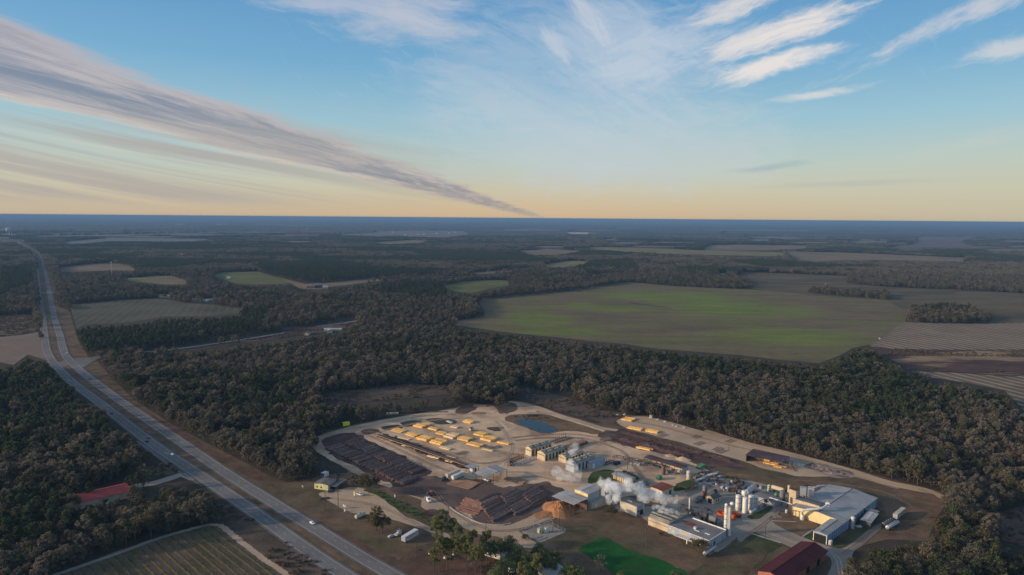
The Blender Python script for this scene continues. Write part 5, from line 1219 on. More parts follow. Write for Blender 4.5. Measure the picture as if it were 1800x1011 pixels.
def htank(label, P0, P1, r, z, m, name='horizontal_tank', group=None, saddle=True):
    a, b = Vector(G(*P0)), Vector(G(*P1)); d = b - a; L = d.length; t = thing(name, label, 'tank', (a.x, a.y, 0), math.atan2(d.y, d.x), group)
    q = MB(); n = 16; prof = [(.2, -.5), (r * .75, -.35), (r, 0), (r, L), (r * .75, L + .35), (.2, L + .5)]; vs = []; fs = []
    for rr, xx in prof:
        for k in range(n): vs.append((xx, rr * math.cos(6.2832 * k / n), z + rr * math.sin(6.2832 * k / n)))
    for j in range(len(prof) - 1):
        for k in range(n): fs.append((j * n + k, j * n + (k + 1) % n, (j + 1) * n + (k + 1) % n, (j + 1) * n + k))
    fs += [tuple(range(n)), tuple(range((len(prof) - 1) * n, len(prof) * n))]; q.poly(vs, fs); q.obj('shell', BM[m], t)
    if saddle:
        for f in (.18, .82):
            q = MB(); q.box(L * f - .25, L * f + .25, -r * .8, r * .8, -.1, max(z - r * .55, .2)); q.obj('saddle', BM['dark'], t)
    q = MB(); q.tube((L / 2, 0, z + r - .1), (L / 2, 0, z + r + .5), .4, .4, 10); q.obj('hatch', BM['tanksteel'], t)
    return t
htank('grey horizontal tank raised behind the white tank cluster', (1312, 875), (1323, 867), 1.9, 4.0, 'steel')
htank('pale cream horizontal tank between the green vessel and the bin', (1357, 864), (1377, 870), 1.5, 3.6, 'cream')
htank('grey horizontal tank left of the dark roofed old house', (1221, 885), (1232, 880.5), 2.0, 2.4, 'tanksteel')
htank('dark horizontal tank behind the flat roofed works, left of two', (1232, 915), (1243, 919), 1.9, 4.4, 'dark')
htank('dark horizontal tank behind the flat roofed works, right of two', (1248, 921), (1259, 925), 1.9, 4.2, 'tanksteel')
htank('short rusty horizontal tank right of the white tank cluster', (1334, 877), (1341, 879), 1.3, 1.8, 'rust')
htank('white horizontal tank at the foot of the tank cluster', (1319, 904), (1327, 899), 1.1, 1.6, 'white')
bldg('control_house', 'low grey flat roofed house behind the tank cluster', 'plant house', frame((1362, 883), (1374, 877), (1326, 869), 3.4), 3.4, .2, 'y', 'grey', 'rooftar', .3)
t = bldg('old_house', 'small cream gabled house with dark roof and open door', 'house', frame((1254.5, 877.5), (1267, 872), (1241, 873), 4), 4, 1.8, 'x', 'cream', 'roofdark', .5, openings=[('x0', .5, 3.2, .05, 3.4, 'door', 'opening'), ('y0', .4, 1.4, 1.2, 2.6, 'window', 'glass'), ('y0', .7, 1.4, 1.2, 2.6, 'window', 'glass')])  # near-black door panel paints the doorway's inner shade
L, Wd = dims(t); q = MB(); q.tube((L * .6, Wd * .75, 6.4), (L * 1.05, Wd * .75, 6.2), 1.5, 1.5, 14); q.obj('roof_boiler', BM['dark'], t); q = MB(); q.box(L * .15, L * .22, Wd * .3, Wd * .4, 5, 7); q.obj('chimney', BM['dark'], t)
def container(label, P0, P1, w, h, m, name='container', cat='container', group=None):
    a, b = Vector(G(*P0)), Vector(G(*P1)); d = b - a; L = d.length; t = thing(name, label, cat, (a.x, a.y, 0), math.atan2(d.y, d.x), group)
    q = MB(); q.box(0, L, 0, w, .3, h); q.obj('box', BM[m], t); q = MB()
    for k in range(int(L / 1.2)): q.box(.3 + k * 1.2, .42 + k * 1.2, -.06, w + .06, .4, h - .1)
    q.obj('rib', BM[m], t); q = MB(); q.box(.3, L - .3, .2, .5, 0, .3); q.box(.3, L - .3, w - .5, w - .2, 0, .3); q.obj('skid', BM['dark'], t); q = MB(); q.box(-.06, 0, .15, w - .15, .45, h - .2); q.obj('door', BM['dark'], t); return t
container('long bright orange container lying behind the white tower', (1260, 905), (1289, 916), 2.6, 3.4, 'orange')
container('dark red container behind the orange one', (1285, 906), (1299, 912), 2.6, 2.6, 'darkred')
container('bright yellow skip at the wood edge by the loop track', (603, 750), (615, 748), 3.4, 3.4, 'yellowbox', 'skip', 'skip')
container('small green skip near the long brown roofed shed', (1231, 826), (1240, 822), 4, 2.6, 'green', 'skip', 'skip')
container('small green machine box below the rusty boiler', (1158, 845), (1164, 842), 3, 3, 'green', 'machine_box', 'machine')
container('blue grey covered skip beside the pale blue kiln store', (1082, 819), (1091, 816), 3, 2.2, 'navy', 'skip', 'skip')
x, y = G(1099, 853); t = thing('round_top_hut', 'dark round topped hut right of the yellow bay office', 'hut', (x + 12, y, 0), math.radians(40)); q = MB(); q.tube((-5, 0, 0), (5, 0, 0), 3.4, 3.4, 18); q.obj('vault', BM['tanksteel'], t); q = MB(); q.box(-5.1, -5.0, -1.2, 1.2, 0, 2.4); q.obj('door', BM['dark'], t)
x, y = G(1198, 862); t = thing('green_canopy', 'moss green flat canopy on arches beside the rust roofed house', 'canopy', (x, y, 0), math.radians(38)); q = MB(); q.box(-1, 14, -5, 5, 3.2, 3.5); q.obj('roof', M['greengrass'], t)
for k in range(4):
    for s in (-4.6, 4.6):
        q = MB(); q.box(k * 4.4 - .6, k * 4.4 - .3, s - .15, s + .15, 0, 3.2); q.obj('post', BM['dark'], t)
# pipe bridge and plant frames
def frame_gear(name, label, C, L, Wd, h, ang, m, n, group=None):
    x, y = G(*C); t = thing(name, label, 'machinery', (x, y, 0), math.radians(ang), group); q = MB()
    for i in range(4):
        for s in (-1, 1): q.box(-L / 2 + i * L / 3 - .15, -L / 2 + i * L / 3 + .15, s * Wd / 2 - .15, s * Wd / 2 + .15, -.1, h)
    q.box(-L / 2 - .2, L / 2 + .2, -Wd / 2 - .2, -Wd / 2 + .2, h, h + .3); q.box(-L / 2 - .2, L / 2 + .2, Wd / 2 - .2, Wd / 2 + .2, h, h + .3); q.obj('frame', BM[m], t)
    for k in range(n):
        q = MB(); px = random.uniform(-L * .45, L * .45); py = random.uniform(-Wd * .4, Wd * .4); s = random.uniform(.5, 1.3); z = random.choice([0, 0, h + .3]); q.box(px - s, px + s, py - s * .7, py + s * .7, z, z + s * 1.4); q.tube((px, py, z + s), (px + random.uniform(-3, 3), py + random.uniform(-2, 2), z + s + random.uniform(-.3, 1.5)), .25, .25, 6); q.obj('machine', BM[random.choice(['dark', 'rust', 'tanksteel', 'grey'])], t)
    return t
frame_gear('debarker', 'rusty debarker frame at the left end of the long brown roofed shed', (1119, 818), 14, 6, 4.5, -30, 'rust', 7)
frame_gear('log_conveyor', 'low rusty log conveyor left of the rusty debarker', (1103, 810), 24, 4, 2.2, -25, 'dark', 6)
frame_gear('trim_saw', 'dark saw machinery in front of the long brown roofed shed', (1146, 818), 16, 6, 3, -32, 'dark', 10)
frame_gear('trim_saw', 'dark machinery under the right end of the long brown roofed shed', (1182, 832), 14, 5, 2.5, -30, 'tanksteel', 9)
frame_gear('pipe_rack', 'dark pipe rack between the vent stack and the flat roofed works', (1222, 905), 22, 5, 4, -33, 'dark', 9)
frame_gear('pipe_rack', 'dark pipe rack behind the flat roofed works near the tower', (1262, 922), 12, 4, 4.5, -33, 'tanksteel', 7)
frame_gear('pipe_rack', 'dark piping and frames right of the white tank cluster', (1340, 890), 16, 4, 3, 40, 'tanksteel', 6)
frame_gear('rust_unit', 'rusty brown unit at the foot of the white duct', (1400, 906), 11, 5, 4, -28, 'rust', 6)
frame_gear('pump_frame', 'small pump frame on the grass below the chimney', (1366, 910), 4, 3, 1.4, 0, 'grey', 2)
frame_gear('burner', 'dark machinery with a rail on the track ahead of the kilns', (897, 818), 9, 4, 2.5, 45, 'rust', 5)
a, b = Vector(G(1352, 884)), Vector(G(1392, 898)); d = b - a; t = thing('pipe_bridge', 'thin white overhead pipe bridge crossing to the hall front', 'pipe bridge', (a.x, a.y, 0), math.atan2(d.y, d.x)); q = MB(); q.tube((0, 0, 4), (d.length, 0, 4.5), .35, .35, 8); q.obj('pipe', BM['white'], t)
for k in range(4):
    q = MB(); q.box(d.length * (k + .3) / 4 - .12, d.length * (k + .3) / 4 + .12, -.12, .12, 0, 4); q.obj('support', BM['dark'], t)
# scrap ground
SK = {'pipe_length': ('scrap pipe', 'tanksteel'), 'scrap_drum': ('scrap drum', 'rust'), 'scrap_box': ('scrap case', 'dark'), 'scrap_trestle': ('scrap trestle', 'grey')}
AD = ['grey', 'rusty', 'dark', 'pale', 'bent', 'broken', 'short', 'long']
for k in range(64):
    f = random.random(); u = 1228 + 105 * f + random.uniform(-14, 14); v = 841 + 24 * f + random.uniform(-9, 12)
    if pip(np.array([u]), np.array([v]), [(1232, 868), (1275, 860), (1275, 885), (1225, 890)])[0]: continue
    nm = random.choice(list(SK)); cat, m = SK[nm]; m = random.choice([m, 'tanksteel', 'dark', 'grey']); x, y = G(u, v); L = random.uniform(2, 6)
    q = MB()
    if nm == 'pipe_length':
        for j in range(3): q.tube((-L, j * .7 - .7, .35), (L, j * .7 - .7 + random.uniform(-.3, .3), .35), .3, .3, 8)
    elif nm == 'scrap_drum': q.tube((-L * .4, 0, .9), (L * .4, 0, .9), .9, .9, 12); q.tube((-L * .4 - .1, 0, .9), (-L * .4, 0, .9), .96, .96, 12)
    elif nm == 'scrap_box': q.box(-L * .4, L * .4, -.9, .9, 0, 1.5); q.box(-L * .2, L * .3, -.5, .5, 1.5, 2.0)
    else:
        for s in (-1, 1): q.box(-L * .5, L * .5, s * 1.1 - .1, s * 1.1 + .1, .2, .5); q.box(s * L * .5 - .1, s * L * .5 + .1, -1.2, 1.2, 0, 1.2)
    o = q.obj(nm, BM[m]); o.location = (x, y, 0); o.rotation_euler = (0, 0, random.uniform(0, 3.14))
    tag(o, 'old %s lying on the scrap ground behind the tank cluster' % cat, 'scrap', cat + ' on the scrap ground')
for k in range(9):
    u = 1227 + k * 3.6; v = 846.5 - k * 1.5; x, y = G(u, v); q = MB(); q.tube((-4, 0, .8), (4, 0, .8 + .3 * (k % 3)), .7, .7, 10); q.tube((-3, 1.5, .5), (3.4, 1.4, .5), .5, .5, 8); o = q.obj('white_pipe', BM['white' if k % 2 else 'steel']); o.location = (x, y, 0); o.rotation_euler = (0, 0, random.uniform(.2, .9)); tag(o, 'pale pipe length in the long heap at the edge of the scrap ground', 'scrap', 'pale pipes at the scrap edge')
for k, (u, v) in enumerate(((1430, 820), (1442, 819), (1455, 826), (1470, 829), (1482, 834), (1462, 833), (1445, 826))):
    heap('rubble_heap', 'low pinkish rubble heap on the debris patch below the woods', 'rubble', (u, v), random.uniform(2.5, 5), random.uniform(2, 4), random.uniform(.7, 1.4), M['pinkdebris'], 0, 14, 1, 'rubble heaps on the debris patch')
for k, (u, v) in enumerate(((1157, 738), (1170, 742), (1184, 748), (1190, 750), (1204, 753), (1098, 729), (1086, 730))):
    heap('rubble_heap', 'pale rubble heap along the foot of the woods right of the pond', 'rubble', (u, v), 3, 2, 1.4, M['concrete'], 0, 12, 1, 'rubble along the wood edge')
# purple roofed lumber shed and the bare frames beside it
t = bldg('lumber_shed', 'long open shed with purple brown roof over golden lumber, below the woods', 'shed', frame((1376, 814), (1388, 803), (1316, 796), 5.6), 5.6, 0, 'x', 'grey', 'roofpurple', .3, posts=True)
L, Wd = dims(t); q = MB(); q.box(.2, L - .2, Wd - .3, Wd - .1, 0, 5.5); q.obj('end_wall', BM['roofpurple'], t)
for k, (u, v) in enumerate(((1396, 815), (1404, 818), (1385, 826), (1372, 822))):
    lumber(u, v, 9, 4, 1.2, ['grey board pack right of the purple roofed shed', 'second grey board pack farther right of the purple shed', 'dark board pack near the dark post frame', 'thin orange board pack before the purple shed end'][k], ['concrete', 'concrete', 'board', 'lumber'][k], -30)
frame_gear('post_frame', 'bare dark post frame at the right end of the purple roofed shed', (1388, 822), 10, 5, 4, -30, 'dark', 3)
heap('gravel_heap', 'pale heap at the foot of the white tank by the hall', 'gravel heap', (1511, 926), 3, 2, 1.2, BM['white'], 0)
# maroon barn
t = bldg('maroon_barn', 'long maroon roofed barn at the bottom edge by the gravel road', 'barn', frame((1378, 1022), (1453, 968.5), (1322, 1010), 5.5), 5.5, 2.2, 'x', 'brick', 'roofbarn', .8, cap='roofbarn',
         openings=[('y0', .8, 4, .1, 3.8, 'door', 'opening'), ('y0', .55, 4, .1, 3.8, 'door', 'opening')])
# red roofed building in the left woods
t = bldg('red_roof_store', 'red metal roofed store among trees left of the highway', 'store', frame((141, 883), (228, 863), (134.7, 868.5), 5), 5, 2.6, 'x', 'tan', 'roofred', .6, cap='roofred', openings=[('y0', .5, 3, .1, 3, 'door', 'dark')])
# pale yellow house by the lot
t = bldg('yellow_house', 'pale yellow house with dark grey roof beside the gravel lot', 'house', frame((576.5, 853), (591, 843.5), (558, 846), 4.2), 4.2, .6, 'x', 'paleyellow', 'roofdark', .4, openings=[('x0', .5, 1.2, 1.2, 2.4, 'window', 'glass'), ('x0', .8, 1.2, 1.2, 2.4, 'window', 'glass'), ('y0', .5, 5, .1, 3.2, 'door', 'navy')])
L, Wd = dims(t); q = MB(); q.box(L * .1, L * 1.5, -6, -.2, 3.2, 3.4); q.obj('carport_roof', BM['roofdark'], t)
for s in (.15, 1.45):
    q = MB(); q.box(L * s, L * s + .2, -5.9, -5.7, 0, 3.2); q.obj('carport_post', BM['dark'], t)
container('white and blue small hut behind the pale yellow house', (570, 840), (578, 836.5), 3.6, 3.4, 'white', 'hut', 'hut')
# houses under the pines
bldg('white_roof_house', 'white roofed house half hidden under the pines', 'house', frame((880, 975), (893, 964), (851, 967), 3.4), 3.4, 1.2, 'y', 'white', 'rooflight', .5, openings=[('x0', .3, 1.2, 1.0, 2.2, 'window', 'glass'), ('x0', .7, 1.2, 1.0, 2.2, 'window', 'glass')])
bldg('white_hut', 'tiny white hut with pale roof at the bottom edge among pines', 'hut', frame((899.5, 1000), (905, 997), (894, 996), 3), 3, .8, 'x', 'white', 'rooflight', .2, openings=[('x0', .5, 1, .1, 2, 'door', 'dark')])
bldg('grey_roof_house', 'grey roofed cottage at the bottom edge below the pines', 'house', frame((970, 1014), (992, 1000), (947, 1003), 3.2), 3.2, 1.3, 'x', 'concrete', 'rooflight', .5, openings=[('x0', .5, 1.4, 1, 2.2, 'window', 'glass')])

# ------------------------------------------------------------------ vehicles
def wheels(t, xs, w, r=.5, dual=False):
    for x in xs:
        for s in (-1, 1):
            q = MB(); q.tube((x, s * (w / 2 - .35), r), (x, s * w / 2, r), r, r, 12); o = q.obj('wheel', BM['black'], t)
            q = MB(); q.tube((x, s * w / 2, r), (x, s * (w / 2 + .03), r), r * .5, r * .5, 10); q.obj('rim', BM['steel'], o)
def prism(prof, w, taper=0.0):
    q = MB(); n = len(prof); q.poly([(x, -w / 2 + (taper if z > 1.0 else 0), z) for x, z in prof] + [(x, w / 2 - (taper if z > 1.0 else 0), z) for x, z in prof],
        [tuple(range(n - 1, -1, -1)), tuple(range(n, 2 * n))] + [(k, (k + 1) % n, n + (k + 1) % n, n + k) for k in range(n)]); return q
def car(label, u, v, ang, m='pickup', kind='car', world=None, z=0.0, group=None):
    x, y = world or G(u, v); t = thing('pickup_truck' if kind == 'pickup' else 'car', label, 'pickup' if kind == 'pickup' else 'car', (x, y, z), ang, group)
    if kind == 'pickup':
        prism([(-2.7, .45), (2.7, .45), (2.72, .95), (2.5, 1.12), (.95, 1.18), (-2.7, 1.15)], 1.95).obj('body', BM[m], t)
        prism([(1.15, 1.16), (.75, 1.85), (-.45, 1.9), (-.65, 1.16)], 1.8, .12).obj('cab_roof', BM[m], t)
        q = MB(); q.box(-.62, 1.0, -.93, .93, 1.25, 1.7); q.obj('window', BM['glass'], t); q = MB(); q.box(-2.6, -.75, -.8, .8, 1.151, 1.17); q.obj('cargo_bed', BM['carblack'], t); wheels(t, (-1.75, 1.8), 1.95, .4)
    else:
        prism([(-2.25, .4), (2.25, .4), (2.3, .75), (1.3, .98), (-1.9, 1.0), (-2.3, .8)], 1.8).obj('body', BM[m], t)
        prism([(1.1, .97), (.35, 1.45), (-1.1, 1.46), (-1.75, .99)], 1.65, .15).obj('roof', BM[m], t)
        prism([(1.0, 1.05), (.42, 1.40), (-1.1, 1.41), (-1.62, 1.06)], 1.67, .10).obj('window', BM['glass'], t); wheels(t, (-1.4, 1.45), 1.8, .34)
    q = MB()
    for s in (-.65, .65): q.box((2.7 if kind == 'pickup' else 2.26), (2.75 if kind == 'pickup' else 2.33), s - .18, s + .18, .72, .88)
    q.obj('headlight', BM['white'], t); return t
def road_pos(line, u, v, off):
    g = Vector(G(u, v)); k = min(range(1, len(line) - 1), key=lambda i: (line[i] - g).length); d = (line[k + 1] - line[k - 1]).normalized(); p = line[k] + Vector((-d.y, d.x)) * off
    return (p.x, p.y), math.atan2(d.y, d.x)
for (ln, u, v, off, m, k, lab) in ((ROAD_R, 551, 919, -2.2, 'pickup', 'car', 'white car on the near carriageway close to the bottom of the photo'), (ROAD_R, 153, 668, 1.8, 'carblack', 'car', 'dark car on the right carriageway below the side road junction'),
        (ROAD_R, 117, 622, -2.0, 'pickup', 'pickup', 'white pickup turning at the side road junction'), (ROAD_R, 94.5, 561, 1.8, 'carblack', 'car', 'dark car on the right carriageway beside the grey field'),
        (ROAD_L, 201, 727, 1.8, 'carblack', 'car', 'dark car on the left carriageway beside the pines'), (ROAD_L, 129, 669.5, 1.8, 'cargrey', 'car', 'silver car on the left carriageway just past the crossover'),
        (ROAD_L, 254, 773, -1.8, 'carblue', 'car', 'dark blue car on the left carriageway, outer of a pair'), (ROAD_L, 267, 775, 2.0, 'carblack', 'car', 'black car on the left carriageway, inner of a pair'),
        (ROAD_L, 296, 801, -1.8, 'pickup', 'car', 'white car on the left carriageway just before the driveway'), (ROAD_L, 65.5, 494, 1.8, 'pickup', 'pickup', 'white van like pickup far up the left carriageway')):
    w, a = road_pos(ln, u, v, off); car(lab, 0, 0, a + (math.pi if ln is ROAD_R else 0), m, k, w, .33)
car('white pickup parked under the dark round tree', 633, 870.5, math.radians(-35), 'pickup', 'pickup')
car('white pickup at the corner of the open grey shed', 855, 845, math.radians(-45), 'pickup', 'pickup')
car('tan old car parked by the long box trailer', 688, 944, math.radians(40), 'cargrey', 'car')
car('dark pickup parked under the carport of the pale yellow house', 582, 865, math.radians(40), 'carblue', 'pickup')
car('dark car at the grass edge of the gravel lot', 568, 878, math.radians(5), 'carblack', 'car')
car('dark red car behind the dark one at the grass edge of the lot', 575, 877, math.radians(20), 'carred', 'car')
car('white car far off on the brown pasture track', 1451, 499.5, 0, 'pickup', 'pickup')
car('pale car on the field track by the striped field', 1546, 596, 1.2, 'pickup', 'pickup')
car('white car by the front wall of the great hall', 1440, 917.5, math.radians(-35), 'pickup', 'car')
car('dark grey car before the office with yellow bays', 1112, 850, math.radians(30), 'carblack', 'pickup')
def trailer(label, P0, P1, w, h, m, name='box_trailer', group=None, side=None):
    a, b = Vector(G(*P0)), Vector(G(*P1)); d = b - a; L = d.length; t = thing(name, label, 'trailer', (a.x, a.y, 0), math.atan2(d.y, d.x), group)
    q = MB(); q.box(0, L, -w / 2, w / 2, 1.15, h); q.obj('box', BM[m], t); q = MB(); q.box(.2, L - .2, -.5, .5, .85, 1.15); q.obj('chassis', BM['dark'], t)
    q = MB(); q.box(-.05, 0, -w / 2 + .15, w / 2 - .15, 1.25, h - .15); q.box(-.09, -.05, -.05, .05, 1.25, h - .15); q.obj('rear_door', BM['grey'], t)
    if side:
        q = MB(); q.box(.5, L - .5, -w / 2 - .05, -w / 2, 1.9, h - .5); q.obj('side_panel', BM[side], t)
    wheels(t, (1.2, 2.5), w, .5); q = MB(); q.box(L - 3.2, L - 3.0, -.9, -.7, 0, .9); q.box(L - 3.2, L - 3.0, .7, .9, 0, .9); q.obj('landing_leg', BM['dark'], t); return t
trailer('pale box trailer hitched to a dark tractor near the open shed', (807, 833), (785, 842), 2.6, 4.0, 'beige', group='parked yard trailers')
trailer('white box trailer parked in front of the hitched one', (815, 837), (795, 845.5), 2.6, 4.0, 'white', group='parked yard trailers')
trailer('long old white box trailer parked on the grass by the highway', (709, 955), (732, 941), 3.0, 4.3, 'white', side='grey')
trailer('white box trailer right of the great hall', (1573, 915), (1588, 902.5), 2.8, 4.4, 'beige')
def tractor(label, P0, ang, m):
    x, y = G(*P0); t = thing('truck_tractor', label, 'truck', (x, y, 0), ang)
    q = MB(); q.box(-3.4, 2.8, -.5, .5, .7, 1.1); q.obj('chassis', BM['dark'], t); prism([(.2, .9), (2.9, .8), (2.9, 1.7), (1.2, 2.0), (.9, 3.1), (-1.2, 3.2), (-1.2, .9)], 2.3, .1).obj('cab', BM[m], t)
    q = MB(); q.box(.85, 1.2, -1.0, 1.0, 2.1, 2.9); q.obj('windscreen', BM['glass'], t); wheels(t, (-2.8, -1.6, 2.0), 2.4, .5)
    q = MB(); q.tube((-1.35, -1.0, 1), (-1.35, -1.0, 3.9), .12, .12, 8); q.tube((-1.35, 1.0, 1), (-1.35, 1.0, 3.9), .12, .12, 8); q.obj('exhaust_pipe', BM['steel'], t); return t
tractor('dark navy truck tractor hitched to the pale trailer', (781, 845), math.radians(-138), 'navy')
tractor('white truck tractor standing by the loader near the central poles', (753, 882), math.radians(-60), 'pickup')
tractor('grey truck tractor parked beside the long old trailer', (701, 941), math.radians(-130), 'cargrey')
# loader with orange beacon behind the white tractor
x, y = G(757, 871); t = thing('log_loader', 'dark log loader with raised arm behind the white truck', 'loader', (x, y, 0), math.radians(20)); q = MB(); q.box(-2.6, 2.4, -1.2, 1.2, .8, 1.9); q.box(-2.4, -.6, -1.1, 1.1, 1.9, 2.9); q.obj('body', BM['dark'], t)
q = MB(); q.box(-.4, 1.0, -.8, .8, 1.9, 3.3); q.obj('cab', BM['orange'], t); q = MB(); q.box(.2, 1.03, -.7, .7, 2.3, 3.1); q.obj('window', BM['glass'], t); q = MB(); q.tube((.5, 0, 2.2), (3.6, 0, 4.6), .28, .2, 8); q.tube((3.6, 0, 4.6), (6.4, 0, 2.6), .2, .16, 8); q.obj('arm', BM['rust'], t)
q = MB(); q.tube((6.4, -.8, 2.6), (6.9, -.5, 1.5), .12, .1, 6); q.tube((6.4, .8, 2.6), (6.9, .5, 1.5), .12, .1, 6); q.tube((6.4, -.8, 2.6), (6.4, .8, 2.6), .15, .15, 6); q.obj('grapple', BM['dark'], t); wheels(t, (-1.7, 1.6), 2.6, .75)
x, y = G(829, 757); t = thing('forklift', 'pale forklift truck working between the lone stack and the yellow stacks', 'forklift', (x, y, 0), .6); q = MB(); q.box(-2, 1.6, -1.2, 1.2, .6, 1.8); q.obj('body', BM['lumberpale'], t); q = MB(); q.box(-.9, .5, -.9, .9, 1.8, 3.2); q.obj('cab', BM['glass'], t)
q = MB(); q.box(1.6, 1.8, -1, -.8, .3, 4); q.box(1.6, 1.8, .8, 1, .3, 4); q.box(1.8, 3.4, -.9, -.6, .3, .42); q.box(1.8, 3.4, .6, .9, .3, .42); q.obj('mast', BM['dark'], t); wheels(t, (-1.3, 1.0), 2.4, .6)
# tankers
def tanker(label, P0, P1, m, group=None):
    a, b = Vector(G(*P0)), Vector(G(*P1)); d = b - a; L = d.length; t = thing('tanker_trailer', label, 'tanker', (a.x, a.y, 0), math.atan2(d.y, d.x), group)
    q = MB(); n = 18; vs = []; fs = []; prof = [(.3, -.25), (1.05, 0), (1.25, .3), (1.25, L - .3), (1.05, L), (.3, L + .25)]
    for r, xx in prof:
        for k in range(n): vs.append((xx, r * math.cos(6.2832 * k / n), 2.3 + r * math.sin(6.2832 * k / n)))
    for j in range(len(prof) - 1):
        for k in range(n): fs.append((j * n + k, j * n + (k + 1) % n, (j + 1) * n + (k + 1) % n, (j + 1) * n + k))
    fs += [tuple(range(n)), tuple(range((len(prof) - 1) * n, len(prof) * n))]; q.poly(vs, fs); q.obj('tank_shell', BM[m], t, True)
    q = MB(); q.box(.2, L - .2, -.5, .5, .8, 1.15); q.obj('chassis', BM['dark'], t); q = MB(); q.box(.6, L - .6, -.3, .3, 3.52, 3.62); q.obj('walkway', BM['dark'], t)
    for f in (.3, .5, .7):
        q = MB(); q.tube((L * f, 0, 3.5), (L * f, 0, 3.85), .35, .35, 10); q.obj('hatch', BM['steel'], t)
    wheels(t, (1.3, 2.5), 2.5, .5); q = MB(); q.box(L - 2.6, L - 2.4, -.9, -.7, 0, .9); q.box(L - 2.6, L - 2.4, .7, .9, 0, .9); q.obj('landing_leg', BM['dark'], t); return t
tanker('shiny steel tanker trailer below the corner of the flat roofed works', (1238, 980), (1257, 967), 'steel')
tanker('pinkish white tanker nearest the bottom right of the great hall', (1559, 933.5), (1578, 923), 'white', 'old tankers right of the hall')
tanker('darker old tanker beside the white box trailer', (1552, 928), (1570, 918.5), 'tanksteel', 'old tankers right of the hall')
htank('pale olive tank on skids on the grass below the lot', (626, 913), (640, 906.5), 1.4, 1.7, 'palegreen')
# ------------------------------------------------------------------ poles, signs, substation
def upole(label, u, v, h, arm=2.4, ang=.8, light=False, group='wooden utility poles'):
    x, y = G(u, v); t = thing('utility_pole', label, 'pole', (x, y, 0), ang, group); q = MB(); q.tube((0, 0, -.3), (0, 0, h), .24, .17, 8); q.obj('mast', M['bark'], t)
    q = MB(); q.box(-arm / 2, arm / 2, -.08, .08, h - .8, h - .6); q.obj('crossarm', M['bark'], t)
    for s in (-.45, 0, .45):
        q = MB(); q.tube((arm * s, 0, h - .6), (arm * s, 0, h - .25), .09, .06, 6); q.obj('insulator', BM['steel'], t)
    return t
for u, v, h, lab in ((732, 989, 13, 'tall pole on the brown grass below the long old trailer'), (789, 939, 19, 'tallest pole rising beside the first big pine'), (854, 934, 7, 'short pole at the lower edge of the pole pile road'),
        (594.5, 890, 15, 'pole at the front edge of the gravel lot'), (572, 896, 13, 'pole on the grass left of the gravel lot'), (691, 864, 9, 'pole beside the dirt loop right of the dark round tree'),
        (390.5, 911, 10, 'pole at the corner of the vineyard'), (1135, 962.5, 13, 'pole standing alone on the grass left of the flat roofed works'), (1002, 911, 10, 'pole on the grass strip before the sawdust canopy'),
        (1054, 884, 13, 'dark pole beside the long wall of the sawmill'), (1345, 946, 8, 'pole on the grass corner left of the maroon barn'), (653, 832, 6, 'pole at the end of the pole decks behind the dark round tree'),
        (934, 758, 13, 'pole rising in front of the pond'), (1103, 826, 7, 'thin pole beside the green weeds near the debarker'), (983, 928, 14, 'left pole behind the substation'), (1083, 846, 8, 'pole in front of the yellow bay office'), (1281, 793, 8, 'pole at the foot of the woods left of the purple shed'), (876, 709, 8, 'pole at the wood edge above the pond')):
    upole(lab, u, v, h)
x, y = G(955, 936); t = thing('substation', 'fenced transformer substation with steel gantry on a grey pad', 'substation', (x, y, 0), math.radians(42)); q = MB(); q.box(-11, 11, -9, 9, -.1, .12); q.obj('pad', M['gravel'], t)
for k, (px, py, m) in enumerate(((-2, 1, 'palegreen'), (1.5, -1, 'white'))):
    q = MB(); q.box(px - 1.2, px + 1.2, py - 1, py + 1, .12, 3.2); q.box(px - 1.5, px - 1.2, py - .9, py + .9, .4, 2.6); q.box(px + 1.2, px + 1.5, py - .9, py + .9, .4, 2.6)
    o = q.obj('transformer', BM[m], t); q = MB()
    for s in (-.6, 0, .6): q.tube((px + s, py, 3.2), (px + s, py, 4.3), .14, .08, 6)
    q.obj('bushing', BM['concrete'], o)
for px in (-5, 5):
    for py in (-3.5, 3.5):
        q = MB(); q.box(px - .15, px + .15, py - .15, py + .15, .1, 7.5); q.obj('gantry_post', BM['tanksteel'], t)
q = MB(); q.box(-5.2, 5.2, -3.6, -3.4, 7.3, 7.5); q.box(-5.2, 5.2, 3.4, 3.6, 7.3, 7.5); q.box(-5.15, -4.85, -3.3, 3.3, 7.2, 7.5); q.box(4.85, 5.15, -3.3, 3.3, 7.2, 7.5); q.obj('gantry_beam', BM['tanksteel'], t)
for k in range(24):
    q = MB(); s = k % 12; e = -1 if k < 12 else 1
    px, py = (-11 + s * 4, e * 9) if s < 6 else (e * 11, -9 + (s - 6) * 3.6); q.tube((px, py, 0), (px, py, 2.2), .06, .06, 6); q.obj('fence_post', BM['steel'], t)
q = MB()
for z in (.7, 1.4, 2.1):
    for e in (-1, 1): q.box(-11, 11, e * 9 - .03, e * 9 + .03, z, z + .05); q.box(e * 11 - .03, e * 11 + .03, -9, 9, z, z + .05)
q.obj('fence_rail', BM['steel'], t); q = MB(); q.box(-8, -4, -6, -5.6, .12, .6); q.obj('bench_beam', BM['white'], t)
def signbox(label, u, v, w, h, z, m, name='sign', cat='sign'):
    x, y = G(u, v); t = thing(name, label, cat, (x, y, 0), -.6); q = MB(); q.box(-w / 2, w / 2, -.12, .12, z, z + h); q.obj('panel', BM[m], t); q = MB(); q.box(-w * .35, -w * .35 + .12, -.05, .05, -.1, z); q.box(w * .35 - .12, w * .35, -.05, .05, -.1, z); q.obj('post', BM['grey'], t)
